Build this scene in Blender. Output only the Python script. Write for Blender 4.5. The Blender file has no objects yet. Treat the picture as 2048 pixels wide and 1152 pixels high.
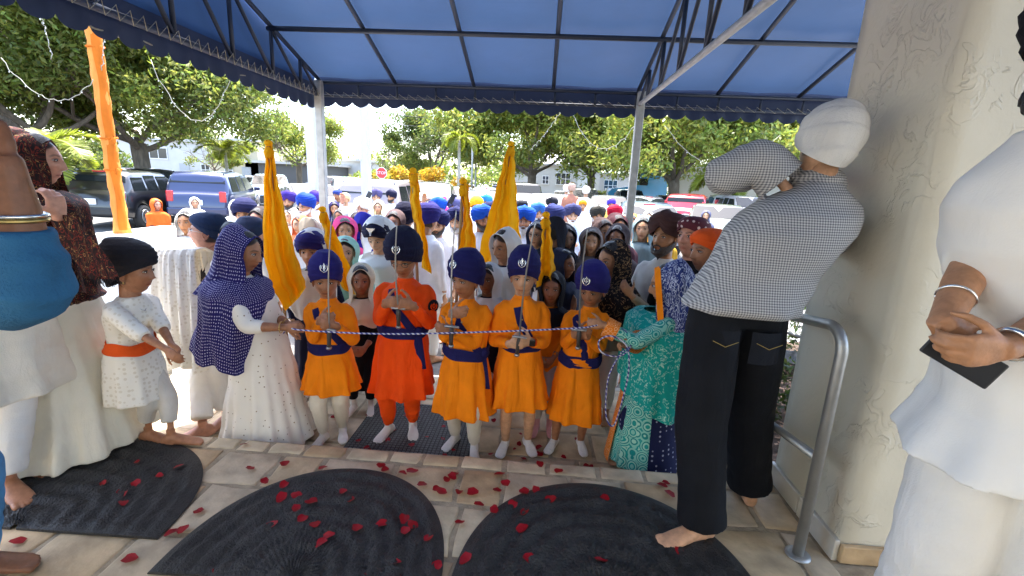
import bpy, bmesh, math, random
import numpy as np
from mathutils import Vector, Matrix
random.seed(7); rng=np.random.default_rng(7)
PI=math.pi
scn=bpy.context.scene; col=scn.collection
# ------------------------------------------------------------------ camera (from two vanishing points measured in the photograph)
W_,H_=2048,1152; CX,CY=1024.,576.
vf=np.array([1085.,365.]); vd=np.array([842.,4551.])
FPX=float(np.sqrt(-np.dot(vf-[CX,CY],vd-[CX,CY])))
_Y=np.array([vf[0]-CX,-(vf[1]-CY),-FPX]); _Y/=np.linalg.norm(_Y)
_Z=-np.array([vd[0]-CX,-(vd[1]-CY),-FPX]); _Z-=_Y*_Z.dot(_Y); _Z/=np.linalg.norm(_Z)
_R=np.array([np.cross(_Y,_Z),_Y,_Z]); CAMP=np.array([0,0,1.5])
cd=bpy.data.cameras.new('camera'); cam=bpy.data.objects.new('camera',cd); col.objects.link(cam); scn.camera=cam
cam.matrix_world=Matrix.Translation(Vector(CAMP))@Matrix(_R.tolist()).to_4x4()
cd.sensor_fit='HORIZONTAL'; cd.sensor_width=36; cd.lens=36*FPX/W_; cd.clip_start=.02; cd.clip_end=2000
def ray(px,py): return _R@np.array([px-CX,-(py-CY),-FPX])
def atz(px,py,z): d=ray(px,py); return CAMP+d*((z-1.5)/d[2])
def aty(px,py,y): d=ray(px,py); return CAMP+d*(y/d[1])
def atx(px,py,x): d=ray(px,py); return CAMP+d*(x/d[0])
# ------------------------------------------------------------------ sky, sun, exposure
SUN_EL,SUN_AZ=72,-12      # degrees; azimuth measured from +Y towards +X (the sun stands high on the left, in front)
w=bpy.data.worlds.new('World'); scn.world=w; w.use_nodes=True
nt=w.node_tree; bg=nt.nodes['Background']; sk=nt.nodes.new('ShaderNodeTexSky'); sk.sky_type='NISHITA'; sk.sun_disc=False
sk.sun_elevation=math.radians(SUN_EL); sk.sun_rotation=math.radians(SUN_AZ); sk.dust_density=2.5; sk.air_density=1.; sk.ozone_density=1.
nt.links.new(sk.outputs[0],bg.inputs[0]); bg.inputs[1].default_value=.15
sd=bpy.data.lights.new('sun','SUN'); sd.energy=2.2; sd.angle=math.radians(.5); sd.color=(1,.95,.87)
so=bpy.data.objects.new('sun',sd); col.objects.link(so)
_sv=Vector((math.cos(math.radians(SUN_EL))*math.sin(math.radians(SUN_AZ)),math.cos(math.radians(SUN_EL))*math.cos(math.radians(SUN_AZ)),math.sin(math.radians(SUN_EL))))
so.rotation_euler=_sv.to_track_quat('Z','Y').to_euler()
vs=scn.view_settings; vs.view_transform='Standard'; vs.look='None'; vs.gamma=1; vs.exposure=3.12
scn.cycles.max_bounces=8; scn.cycles.diffuse_bounces=4; scn.cycles.transparent_max_bounces=12; scn.cycles.use_denoising=True
scn.cycles.caustics_reflective=False; scn.cycles.caustics_refractive=False
# ------------------------------------------------------------------ materials
MATS={}
def lin(h):
    h=h.lstrip('#'); v=[int(h[i:i+2],16)/255 for i in (0,2,4)]
    return tuple(x/12.92 if x<.04045 else ((x+.055)/1.055)**2.4 for x in v)
def N(nt,t,**k):
    n=nt.nodes.new('ShaderNode'+t)
    for a,b in k.items(): setattr(n,a,b)
    return n
def mat(name,colr,rough=.7,metal=0,bump=0,bscale=60,var=.0,vscale=4,spec=.5,sheen=0,coat=0,trans=0,transc=None,stretch=None,tint=False,detail=3,wrinkle=0,wscale=9):
    """Principled material with optional noise colour variation, noise bump, point colour attribute and translucency."""
    if name in MATS: return MATS[name]
    m=bpy.data.materials.new(name); m.use_nodes=True; nt=m.node_tree; p=nt.nodes['Principled BSDF']; L=nt.links.new
    c=tuple(colr)+(1,) if len(colr)==3 else colr
    p.inputs['Base Color'].default_value=c; p.inputs['Roughness'].default_value=rough; p.inputs['Metallic'].default_value=metal
    p.inputs['Specular IOR Level'].default_value=spec; p.inputs['Sheen Weight'].default_value=sheen; p.inputs['Coat Weight'].default_value=coat
    if coat: p.inputs['Coat Roughness'].default_value=.05
    src=None
    tc=N(nt,'TexCoord')
    vec=tc.outputs['Object']
    if stretch:
        mp=N(nt,'Mapping'); mp.inputs['Scale'].default_value=stretch; L(vec,mp.inputs[0]); vec=mp.outputs[0]
    if var:
        nz=N(nt,'TexNoise'); nz.inputs['Scale'].default_value=vscale; nz.inputs['Detail'].default_value=5; L(vec,nz.inputs['Vector'])
        mr=N(nt,'MapRange'); mr.inputs[1].default_value=.3; mr.inputs[2].default_value=.7; mr.inputs[3].default_value=1-var; mr.inputs[4].default_value=1+var*.6; L(nz.outputs[0],mr.inputs[0])
        mx=N(nt,'VectorMath',operation='SCALE'); mx.inputs[0].default_value=c[:3]; L(mr.outputs[0],mx.inputs['Scale']); src=mx.outputs[0]
    if tint:
        at=N(nt,'Attribute',attribute_name='tint'); mm=N(nt,'VectorMath',operation='MULTIPLY'); L(at.outputs['Color'],mm.inputs[0])
        if src: L(src,mm.inputs[1])
        else: mm.inputs[1].default_value=c[:3]
        src=mm.outputs[0]
    if src: L(src,p.inputs['Base Color'])
    if bump:
        nb=N(nt,'TexNoise'); nb.inputs['Scale'].default_value=bscale; nb.inputs['Detail'].default_value=detail; L(vec,nb.inputs['Vector'])
        b=N(nt,'Bump'); b.inputs['Strength'].default_value=bump; b.inputs['Distance'].default_value=.01; L(nb.outputs[0],b.inputs['Height']); L(b.outputs[0],p.inputs['Normal'])
        if wrinkle:
            mp2=N(nt,'Mapping'); mp2.inputs['Scale'].default_value=(1.7,1.7,.55); mp2.inputs['Rotation'].default_value=(.25,.3,.2); L(tc.outputs['Object'],mp2.inputs[0]); nw=N(nt,'TexNoise'); nw.inputs['Scale'].default_value=wscale; nw.inputs['Detail'].default_value=4; nw.inputs['Roughness'].default_value=.45; nw.inputs['Distortion'].default_value=.9; L(mp2.outputs[0],nw.inputs['Vector']); b2=N(nt,'Bump'); b2.inputs['Strength'].default_value=wrinkle; b2.inputs['Distance'].default_value=.03; L(nw.outputs[0],b2.inputs['Height']); L(b2.outputs[0],b.inputs['Normal'])
    if trans:
        out=nt.nodes['Material Output']; t=N(nt,'BsdfTranslucent'); ms=N(nt,'MixShader'); ms.inputs[0].default_value=trans
        if transc: t.inputs[0].default_value=tuple(transc)+(1,)
        elif src: L(src,t.inputs[0])
        else: t.inputs[0].default_value=c
        L(p.outputs[0],ms.inputs[1]); L(t.outputs[0],ms.inputs[2]); L(ms.outputs[0],out.inputs[0])
    MATS[name]=m; return m
def cloth(name,hexc,var=.12,trans=0.,rough=.85,bump=.25,bscale=220,wrinkle=.5,wscale=6,**k):
    return mat(name,lin(hexc),rough=rough,var=var,vscale=7,bump=bump,bscale=bscale,sheen=.0,trans=trans,spec=.2,wrinkle=wrinkle,wscale=wscale,**k)
# ------------------------------------------------------------------ mesh builder
class MB:
    def __init__(s): s.v=[]; s.f=[]; s.m=[]; s.t=[]; s.uv=[]; s.n=0; s.sm=[]
    def add(s,v,f,mi=0,tint=None,uv=None,smooth=True):
        v=np.asarray(v,float).reshape(-1,3); o=s.n; s.v.append(v); s.n+=len(v)
        s.f+= [tuple(int(i)+o for i in q) for q in f]; s.m+=[mi]*len(f); s.sm+=[smooth]*len(f)
        s.t.append(np.ones((len(v),3)) if tint is None else np.broadcast_to(np.asarray(tint,float),(len(v),3)))
        s.uv.append(np.zeros((len(v),2)) if uv is None else np.asarray(uv,float)); return s
    def merge(s,o,M=None,mi=None):
        v=np.concatenate(o.v) if o.v else np.zeros((0,3))
        if M is not None: v=v@np.array(M)[:3,:3].T+np.array(M)[:3,3]
        off=s.n; s.v.append(v); s.n+=len(v); s.f+=[tuple(i+off for i in q) for q in o.f]
        s.m+= o.m if mi is None else [mi]*len(o.m); s.sm+=o.sm; s.t+=o.t; s.uv+=o.uv; return s
    def grid(s,P,closed_u=False,closed_v=False,mi=0,caps=False,uv=None,tint=None,smooth=True):
        """P: (nu,nv,3) grid; v runs round the ring."""
        P=np.asarray(P,float); nu,nv=P.shape[:2]; f=[]
        for i in range(nu if closed_u else nu-1):
            i2=(i+1)%nu
            for j in range(nv if closed_v else nv-1):
                j2=(j+1)%nv; f.append((i*nv+j,i*nv+j2,i2*nv+j2,i2*nv+j))
        v=P.reshape(-1,3)
        if caps:
            f.append(tuple(range(nv-1,-1,-1))); f.append(tuple((nu-1)*nv+j for j in range(nv)))
        return s.add(v,f,mi,None if tint is None else np.asarray(tint).reshape(-1,3),None if uv is None else np.asarray(uv).reshape(-1,2),smooth)
    def tube(s,path,rad,n=10,mi=0,caps=True,flat=1.,tint=None,jit=0,smooth=True):
        path=np.asarray(path,float); k=len(path); rad=np.broadcast_to(np.asarray(rad,float),(k,))
        T=np.gradient(path,axis=0); T/=np.linalg.norm(T,axis=1)[:,None]+1e-12
        a=np.array([0,0,1.]) if abs(T[0][2])<.9 else np.array([1.,0,0])
        P=np.zeros((k,n,3)); th=np.arange(n)*2*PI/n
        u=np.cross(T[0],a); u/=np.linalg.norm(u)
        for i in range(k):
            u=u-T[i]*u.dot(T[i]); u/=np.linalg.norm(u)+1e-12; w2=np.cross(T[i],u)
            r=rad[i]*(1+jit*rng.standard_normal(n)) if jit else rad[i]*np.ones(n)
            P[i]=path[i]+(np.cos(th)*r)[:,None]*u+(np.sin(th)*r*flat)[:,None]*w2
        s.grid(P,closed_v=True,mi=mi,caps=caps,smooth=smooth)
        if tint is not None: s.t[-1]=np.broadcast_to(np.asarray(tint,float),(k*n,3))
        return s
    def bar(s,a,b,r,n=8,mi=0): return s.tube([a,(np.asarray(a)+np.asarray(b))/2,b],r,n,mi)
    def box(s,c,d,rz=0,mi=0,bev=0):
        x,y,z=[q/2 for q in d]; v=[]
        if bev:
            bm=bmesh.new(); bmesh.ops.create_cube(bm,size=1); bmesh.ops.scale(bm,vec=d,verts=bm.verts)
            bmesh.ops.bevel(bm,geom=bm.edges[:],offset=bev,segments=2,affect='EDGES',profile=.5)
            bm.verts.index_update(); v=[tuple(q.co) for q in bm.verts]; f=[tuple(q.index for q in g.verts) for g in bm.faces]; bm.free()
        else:
            v=[(i*x,j*y,k*z) for i in(-1,1) for j in(-1,1) for k in(-1,1)]
            f=[(0,1,3,2),(4,6,7,5),(0,4,5,1),(2,3,7,6),(0,2,6,4),(1,5,7,3)]
        v=np.array(v); ca,sa=math.cos(rz),math.sin(rz); v=np.c_[v[:,0]*ca-v[:,1]*sa,v[:,0]*sa+v[:,1]*ca,v[:,2]]
        return s.add(v+np.asarray(c,float),f,mi,smooth=False)
    def ell(s,c,r,nu=8,nv=10,mi=0,tint=None):
        u=np.linspace(1e-3,PI-1e-3,nu)[:,None]; vv=(np.arange(nv)*2*PI/nv)[None]
        P=np.stack([np.sin(u)*np.cos(vv)*r[0]+c[0],np.sin(u)*np.sin(vv)*r[1]+c[1],np.cos(u)*np.ones_like(vv)*r[2]+c[2]],-1)
        s.grid(P[:,::-1],closed_v=True,mi=mi,caps=True)
        if tint is not None: s.t[-1]=np.broadcast_to(np.asarray(tint,float),(nu*nv,3))
        return s
    def mesh(s,name,mats=(),flat=False,tint=False,uv=False):
        me=bpy.data.meshes.new(name); V=np.concatenate(s.v) if s.v else np.zeros((0,3))
        me.from_pydata(V.tolist(),[],s.f)
        for m in mats: me.materials.append(m)
        me.polygons.foreach_set('material_index',s.m)
        me.polygons.foreach_set('use_smooth',[False]*len(s.f) if flat else s.sm)
        if tint:
            a=me.attributes.new('tint','FLOAT_COLOR','POINT'); T=np.concatenate(s.t); a.data.foreach_set('color',np.c_[T,np.ones(len(T))].ravel())
        if uv:
            l=me.uv_layers.new(name='UVMap'); U=np.concatenate(s.uv); li=np.zeros(len(me.loops),int); me.loops.foreach_get('vertex_index',li); l.data.foreach_set('uv',U[li].ravel())
        me.update(); return me
    def build(s,name,mats,parent=None,flat=False,tint=False,uv=False):
        return link(name,s.mesh(name,mats if isinstance(mats,(list,tuple)) else [mats],flat,tint,uv),parent)
def link(name,me,parent=None):
    o=bpy.data.objects.new(name,me); col.objects.link(o)
    if parent is not None: o.parent=parent
    return o
def empty(name,loc,rz=0,label=None,cat=None,group=None):
    o=bpy.data.objects.new(name,None); col.objects.link(o); o.location=loc; o.rotation_euler=(0,0,rz); o.empty_display_size=.1
    if label: tag(o,label,cat,group)
    return o
def tag(o,label=None,cat=None,group=None,kind=None):
    for k,v in (('label',label),('category',cat),('group',group),('kind',kind)):
        if v: o[k]=v
    return o
def wob(P,amp,freq,seed=0):
    """Cheap smooth pseudo-noise (sum of sines) evaluated at points P -> scalar."""
    r=np.random.default_rng(seed); P=np.asarray(P,float); o=np.zeros(P.shape[:-1])
    for k in range(5):
        d=r.standard_normal(3); d/=np.linalg.norm(d); o+=np.sin(P@d*freq*(.6+.35*k)+r.uniform(0,6.28))/(1+.45*k)
    return o*amp/2.2
def vrange(a,b,n): return np.linspace(a,b,n)
# ------------------------------------------------------------------ levels
Z_UP,Z_LO,Z_GR=0.,-.2,-.6
Z_CP=-.40     # the car rows stand a little higher than the drive where the crowd waits
# ================================================================== ground
M_asph=mat('asphalt_pale',(.17,.165,.155),rough=.9,var=.25,vscale=.7,bump=.5,bscale=120)
M_conc=mat('concrete_step',(.42,.38,.32),rough=.85,var=.2,vscale=3,bump=.3,bscale=60)
M_mulch=mat('mulch_soil',(.10,.065,.045),rough=.95,var=.5,vscale=30,bump=1,bscale=40)
M_grass=mat('grass_ground',(.09,.14,.035),rough=.95,var=.4,vscale=1.2,bump=1,bscale=60)
b=MB(); b.grid(np.array([[(x,y,z) for x in vrange(-250,250,30)] for y,z in ((-60,Z_GR),(9,Z_GR),(10.5,Z_GR+.02),(12,Z_GR+.09),(13,Z_CP-.03),(14,Z_CP),(60,Z_CP),(400,Z_CP))])); tag(b.build('parking_lot',M_asph),kind='structure')
b=MB(); b.box((0,80,Z_CP+.03),(260,26,.08)); tag(b.build('grass_verge',M_grass),kind='structure')
b=MB(); 
for k in range(11): b.box((-22+k*2.75,17.5,Z_CP+.004),(.1,5,.006)); b.box((-8+k*2.75,29,Z_CP+.004),(.1,5,.006))
tag(b.build('parking_line_paint',mat('line_paint',(.75,.75,.72),rough=.7,var=.2,vscale=8)),kind='structure')
# stone materials
M_stone=[mat('stamped_stone_%s'%n,lin(h),rough=.58,var=.34,vscale=7,bump=.75,bscale=18,detail=9,spec=.4) for n,h in (('tan','#bda582'),('cream','#c8b595'),('sand','#b69a75'),('grey','#bca98d'))]
M_grout=mat('grout',lin('#a3937a'),rough=.95,var=.3,vscale=20,bump=.6,bscale=90)
b=MB(); b.box((-.95,.55,-.1565),(5.9,3.44,.3)); landing=tag(b.build('landing',M_grout),kind='structure')
b=MB(); b.box((-1.35,2.99,-.3555),(5.4,1.42,.3)); walk=tag(b.build('walkway',M_grout),kind='structure')
b=MB(); b.box((-1.35,3.87,-.47),(5.4,.32,.26)); b.box((-1.35,4.19,-.535),(5.4,.3,.13)); tag(b.build('steps',M_conc),kind='structure')
def stone(x0,x1,y0,y1,z,parent,th=.035,gap=.011,rough=.007):
    """One stone with a wavy outline, chamfered edge and a slightly uneven top."""
    nx=max(3,int((x1-x0)/.07)); ny=max(3,int((y1-y0)/.07)); x0+=gap;x1-=gap;y0+=gap;y1-=gap
    pts=[(x,y0) for x in vrange(x0,x1,nx)]+[(x1,y) for y in vrange(y0,y1,ny)[1:]]+[(x,y1) for x in vrange(x1,x0,nx)[1:]]+[(x0,y) for y in vrange(y1,y0,ny)[1:-1]]
    p=np.array(pts)+rng.normal(0,rough,(len(pts),2))*.6; c=p.mean(0); n=len(p)
    dz=rng.uniform(-.003,.003); sl=rng.normal(0,.006,2)
    rings=[]
    for k,(ins,zz) in enumerate(((0,-th),(0,-.010),(.004,-.003),(.014,0))):
        d=c-p; d/=np.linalg.norm(d,axis=1)[:,None]; q=p+d*ins
        rings.append(np.c_[q,z+zz+dz+(q-c)@sl*(1 if k else 0)])
    q=c+(rings[-1][:,:2]-c)*.5; rings.append(np.c_[q,z+dz+(q-c)@sl+rng.normal(0,.0015,n)])
    m=MB(); m.grid(np.array(rings),closed_v=True); m.add([[c[0],c[1],z+dz]],[]); o0=4*n
    m.f+=[(o0+j,o0+(j+1)%n,5*n) for j in range(n)]; m.m+=[0]*n; m.sm+=[True]*n
    return m.build('stone',random.choice(M_stone),parent)
def stone_rows(parent,rows,xa,xb,z,wmin,wmax,skew=0):
    for (y0,y1) in rows:
        x=xa-random.uniform(0,.2)
        while x<xb:
            w2=random.uniform(wmin,wmax)*(1 if (y1-y0)>.15 else .75); x1=x+w2
            if xb-x1<.12: x1=xb
            if x1-x>.1: stone(max(x,xa),min(x1,xb),y0,y1,z,parent)
            x=x1
stone_rows(landing,[(2.16,2.275),(1.88,2.16),(1.56,1.88),(1.24,1.56),(.90,1.24),(.55,.90)],-3.85,1.31,0.,.22,.40)
stone_rows(walk,[(2.29,2.62),(2.62,2.95),(2.95,3.3),(3.3,3.7)],-4.0,1.32,Z_LO,.28,.46)
# planting bed at the right of the step
b=MB(); nx,ny=40,30; g=np.zeros((nx,ny,3))
for i,x in enumerate(vrange(1.37,4.6,nx)):
    for j,y in enumerate(vrange(2.32,5.4,ny)): g[i,j]=(x,y,Z_LO-.02+.03*rng.random())
b.grid(g.transpose(1,0,2)); bed=tag(b.build('planting_bed',M_mulch),kind='structure')
b=MB()   # loose bark chips
for k in range(2600):
    x,y=rng.uniform(1.4,3.3),rng.uniform(2.34,4.2); a=rng.uniform(0,6.28); l=rng.uniform(.008,.026); t=rng.uniform(-.4,.4)
    u=np.array([math.cos(a),math.sin(a),t*.6])*l; v=np.array([-math.sin(a),math.cos(a),.2])*l*.4; c=np.array([x,y,Z_LO+.012+.012*rng.random()]); f=rng.choice([.45,.8,1.3,2.2])
    b.add([c-u-v,c+u-v,c+u*.8+v,c-u+v],[(0,1,2,3)],tint=[f,f*.95,f*.9],smooth=False)
tag(b.build('bark_mulch',mat('bark_chip',(.20,.125,.08),rough=.9,tint=True),tint=True),'loose brown bark chips covering the planting bed','mulch',kind='stuff')
# ================================================================== half-round rubber mats
M_rub=mat('black_rubber',(.030,.028,.026),rough=.6,var=.4,vscale=9,bump=.9,bscale=110,spec=.35,detail=6)
def half_mat(cx,cy,wd,dp,rz,label,zt=.014):
    """A half-round coir-look rubber mat: raised arches of cord, a bevelled rim."""
    m=MB(); nr,na=90,130; R=wd/2; S=dp/R
    sx=.62; ang=vrange(0,PI,na); P=np.zeros((nr,na,3))
    for i,t in enumerate(vrange(0.02,1,nr)):
        x=R*t*np.cos(ang); y=R*t*np.sin(ang)**.86*S
        ridge=.010*(.5+.5*np.cos(t*2*PI*7.5+.5*np.sin(ang*5)))
        cord=.0028*np.sin(ang*(26+10*int(t*11))+i*1.7)*np.sin(t*2*PI*22+1)
        edge=np.clip((1-t)/.03,0,1)
        n=wob(np.stack([x,y,0*x],-1),.0042,75,3)+wob(np.stack([x,y,0*x],-1),.003,150,4)+.0012*rng.standard_normal(na)
        z=.004+(zt-.004)*edge**.5*.75+(ridge+cord+n)*np.clip((1-t)/.08,0,1)*np.clip(y/.04,0,1)
        P[i]=np.stack([x,y,z],-1)
    m.grid(P)
    out=np.array([np.c_[P[-1][:,:2],np.zeros(na)],P[-1]]); m.grid(out)
    m.grid(np.array([np.c_[P[:,0,:2],np.zeros(nr)],P[:,0]])); m.grid(np.array([P[:,-1],np.c_[P[:,-1,:2],np.zeros(nr)]]))
    o=m.build('half_round_mat',M_rub); o.location=(cx,cy,.003); o.rotation_euler=(0,0,rz); return tag(o,label,'mat','half round mats on the landing')
half_mat(-2.10,1.50,1.22,.69,math.radians(1.5),'black half round rubber mat under the bare feet at the left')
half_mat(-.845,1.375,1.10,.70,math.radians(2.),'black half round rubber mat in the middle, covered in most petals')
half_mat(.335,1.385,1.20,.72,math.radians(-2),'black half round rubber mat under the bare foot of the man in jeans')
# rectangular drainage mat on the walkway
m=MB(); r=MB(); mx0,mx1,my0,my1=-1.16,-.36,2.52,3.18
m.box(((mx0+mx1)/2,(my0+my1)/2,Z_LO+.008),(mx1-mx0,my1-my0,.009))
nxm,nym=30,25
for i in range(nxm):
    for j in range(nym):
        x=mx0+.02+(mx1-mx0-.04)*i/(nxm-1); y=my0+.02+(my1-my0-.04)*j/(nym-1)
        r.box((x,y,Z_LO+.0155),(.017,.012,.006))
dm=m.build('drainage_mat',M_rub); tag(dm,'black rectangular studded rubber mat under the sword bearers in the middle','mat')
tag(r.build('stud',mat('rubber_stud',(.10,.10,.10),rough=.6),dm),kind='stuff')
# ================================================================== stucco pier, skirting, handrail
def stucco(name,hexc):
    m=bpy.data.materials.new(name); m.use_nodes=True; nt=m.node_tree; p=nt.nodes['Principled BSDF']; L=nt.links.new
    tc=N(nt,'TexCoord'); p.inputs['Roughness'].default_value=.55; p.inputs['Specular IOR Level'].default_value=.35
    n1=N(nt,'TexNoise'); n1.inputs['Scale'].default_value=2.2; n1.inputs['Detail'].default_value=6; L(tc.outputs['Object'],n1.inputs['Vector'])
    cr=N(nt,'ValToRGB'); cr.color_ramp.elements[0].position=.3; cr.color_ramp.elements[0].color=tuple(x*.86 for x in lin(hexc))+(1,); cr.color_ramp.elements[1].position=.65; cr.color_ramp.elements[1].color=lin(hexc)+(1,)
    L(n1.outputs[0],cr.inputs[0]); L(cr.outputs[0],p.inputs['Base Color'])
    # trowelled skip texture: thin ridges where distorted noise crosses a level
    n2=N(nt,'TexNoise'); n2.inputs['Scale'].default_value=10; n2.inputs['Detail'].default_value=7; n2.inputs['Distortion'].default_value=1.2; L(tc.outputs['Object'],n2.inputs['Vector'])
    r2=N(nt,'ValToRGB'); e=r2.color_ramp.elements; e[0].position=.49; e[0].color=(0,0,0,1); e[1].position=.53; e[1].color=(1,1,1,1); x=e.new(.62); x.color=(.55,.55,.55,1)
    L(n2.outputs[0],r2.inputs[0]); n3=N(nt,'TexNoise'); n3.inputs['Scale'].default_value=3.1; n3.inputs['Detail'].default_value=3; L(tc.outputs['Object'],n3.inputs['Vector']); m3=N(nt,'MapRange'); m3.inputs[1].default_value=.46; m3.inputs[2].default_value=.60; L(n3.outputs[0],m3.inputs[0]); mm=N(nt,'Math',operation='MULTIPLY'); L(r2.outputs[0],mm.inputs[0]); L(m3.outputs[0],mm.inputs[1]); n4=N(nt,'TexNoise'); n4.inputs['Scale'].default_value=55; n4.inputs['Detail'].default_value=4; L(tc.outputs['Object'],n4.inputs['Vector']); ad=N(nt,'Math',operation='MULTIPLY_ADD'); L(n4.outputs[0],ad.inputs[0]); ad.inputs[1].default_value=.22; L(mm.outputs[0],ad.inputs[2]); b=N(nt,'Bump'); b.inputs['Strength'].default_value=.6; b.inputs['Distance'].default_value=.011; L(ad.outputs[0],b.inputs['Height']); L(b.outputs[0],p.inputs['Normal'])
    return m
M_st=stucco('stucco_cream','#d4cdba')
def pier_mesh(m,x0,x1,y0,y1,z0,z1):
    nz=60; R_=[]
    for z in vrange(z0,z1,nz):
        q=[]
        for (xa,ya,xb,yb,n) in ((x0,y0,x0,y1,10),(x0,y1,x1,y1,4),(x1,y1,x1,y0,4),(x1,y0,x0,y0,30)):
            for t in np.arange(n)/n: q.append((xa+(xb-xa)*t,ya+(yb-ya)*t,z))
        q=np.array(q); q[:,0]+=wob(q,.004,9,1); q[:,1]+=wob(q,.004,9,2); R_.append(q)
    m.grid(np.array(R_)[:,::-1],closed_v=True,caps=True)
pr=empty('stucco_pier',(0,0,0),label='cream trowelled stucco pier at the right behind the man in white',cat='pier')
m=MB(); pier_mesh(m,1.335,4.2,1.735,2.29,-.2,4.4); m.build('wall',M_st,pr)
for k in range(6):
    m=MB(); m.box((1.56+k*.46,1.722,.042),(.452,.022,.082),bev=.004); m.build('skirting_tile',random.choice(M_stone),pr)
for k in range(2):
    m=MB(); m.box((1.322,1.87+k*.29,.045),(.022,.28,.1),bev=.004); m.build('skirting_tile',mat('marble_skirting',lin('#c9c4b8'),rough=.3,var=.15,vscale=6),pr)
M_gal=mat('galvanised_pipe',(.42,.42,.40),rough=.5,metal=.85,var=.15,vscale=9,bump=.08,bscale=50)
def handrail(x,y0,y1,zb,ztop,drop,label,r=.0215):
    """Two posts, a top rail that turns down at the near end and a mid rail."""
    e=empty('handrail',(x,y0,zb),label=label,cat='handrail',group='steel handrails by the step'); 
    b=MB(); P=[(0,0,0),(0,0,ztop-.09)]+[(0,.09-.09*math.cos(a),ztop-.09+.09*math.sin(a)) for a in vrange(0.05,PI/2,8)]+[(0,y1-y0,ztop-drop)]
    b.tube(P,r,16); b.build('top_rail',M_gal,e)
    b=MB(); b.tube([(0,.01,ztop*.46),(0,(y1-y0)*.6,ztop*.46-drop*.6),(0,y1-y0,ztop*.46-drop)],r*.85,14); b.build('mid_rail',M_gal,e)
    b=MB(); b.tube([(0,y1-y0-.02,-.24),(0,y1-y0-.02,ztop-drop+.01)],r,14); b.build('post',M_gal,e)
    b=MB(); b.tube([(0,0,0),(0,0,.006),(0,0,.008)],[.05,.05,.03],18); b.build('base_flange',M_gal,e)
handrail(1.178,1.74,2.95,0,1.0,.18,'near galvanised pipe handrail with rounded bend beside the stucco pier')
handrail(2.55,4.3,6.4,Z_GR+.25,1.15,.3,'far sunlit pipe handrail glimpsed beyond the planting bed',r=.02)
M_grate=mat('dark_metal',(.03,.03,.035),rough=.5,metal=.4)
e=empty('metal_grate_bench',(2.55,4.35,Z_LO),label='dark slatted metal bench beyond the planting bed',cat='bench')
for k in range(16):
    b=MB(); b.box((0,.025*k,.1),(1.0,.014,.012)); b.build('slat',M_grate,e)
for sx in (-.48,.48):
    b=MB(); b.box((sx,.19,.045),(.03,.4,.095)); b.build('leg',M_grate,e)
# ================================================================== canopy
M_fab=mat('canopy_fabric',lin('#24508c'),rough=.5,trans=.22,transc=(.030,.050,.095),var=.22,vscale=1.6,bump=.35,bscale=5,spec=.35)
M_val=mat('valance_fabric',lin('#16233f'),rough=.6,trans=.06,var=.1,vscale=2)
M_fr=mat('frame_paint',lin('#2b3344'),rough=.45,metal=.2,spec=.5)
M_frl=mat('frame_grey',lin('#b4b4b0'),rough=.5,metal=.3,var=.2,vscale=14)
cn=empty('canopy',(0,0,0),label='blue fabric entrance canopy with scalloped edge on steel frame',cat='canopy')
XL,XR,YF,ZC=-2.4,3.6,5.02,2.44; YR,ZR=1.9,3.38; YB=-1.2
def roof_z(y): return ZC+(YF-y)*(ZR-ZC)/(YF-YR) if y>YR else ZR-(YR-y)*(ZR-ZC)/(YF-YR)
raf=[-2.37,-1.57,-.755,.055,.90,1.68,2.46,3.26]
def fabric_sheet():
    m=MB(); nu,nv=75,40; P=np.zeros((nv,nu,3)); xs=vrange(XL,XR,nu); ys=np.r_[vrange(YF+.02,4.15,10),vrange(4.05,YR,14),vrange(YR-.1,YB,16)]
    for j,y in enumerate(ys):
        for i,x in enumerate(xs):
            d=min(abs(x-q) for q in raf); sag=.035*math.sin(PI*min(d/.41,1)/1)*0+.03*min(d/.4,1)**2
            P[j,i]=(x,y,roof_z(y)+.035-sag*(.4+.6*math.sin(PI*min(abs(y-YF)/1.0,1))))
    m.grid(P); return m
fabric_sheet().build('roof_fabric',M_fab,cn)
def valance(p0,p1,ztop,zbot,name,per=.178,top=None):
    """Vertical fascia sheet with a scalloped lower edge between two points."""
    m=MB(); p0=np.array(p0);p1=np.array(p1); L_=np.linalg.norm(p1-p0); n=int(L_/per)*10; per=L_/int(L_/per); nn=np.array([-(p1-p0)[1],(p1-p0)[0]])/L_
    ts=vrange(0,L_,n+1); P=np.zeros((8,n+1,3))
    for i,t in enumerate(ts):
        q=p0+(p1-p0)*t/L_; zt=ztop if top is None else top(q)
        zb=zbot-.046*abs(math.sin(PI*t/per))**.7+.006*math.sin(t*1.9)
        for k in range(8):
            s=k/7; wv=(.012*math.sin(2*PI*t/per)+.008*math.sin(t*5.1))*max(0,(s-.5))*1.6
            P[k,i]=(q[0]+nn[0]*wv,q[1]+nn[1]*wv,zt+(zb-zt)*s)
    m.grid(P); return m.build(name,M_val,cn)
valance((XL-.02,YF+.045),(XR,YF+.045),ZC+.04,2.225,'front_valance')
valance((XL-.045,YB),(XL-.045,YF+.02),ZC,2.20,'side_valance')
m=MB(); ys=vrange(YB,YF,40); m.grid(np.array([[(XL-.03,y,2.40) for y in ys],[(XL-.03,y,roof_z(y)+.03) for y in ys]])); m.build('gable_fabric',M_fab,cn)
def rod(a,b,r,name,mt=M_fr,n=8):
    m=MB(); m.bar(np.array(a),np.array(b),r,n); return m.build(name,mt,cn)
for x in raf:
    rod((x,YF-.02,ZC-.01),(x,YR,ZR-.01),.019,'rafter'); rod((x,YR,ZR-.01),(x,YB,roof_z(YB)-.01),.019,'rafter')
for y in (4.15,3.1,YR,.8): rod((XL,y,roof_z(y)-.035),(XR,y,roof_z(y)-.035),.021,'purlin')
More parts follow.
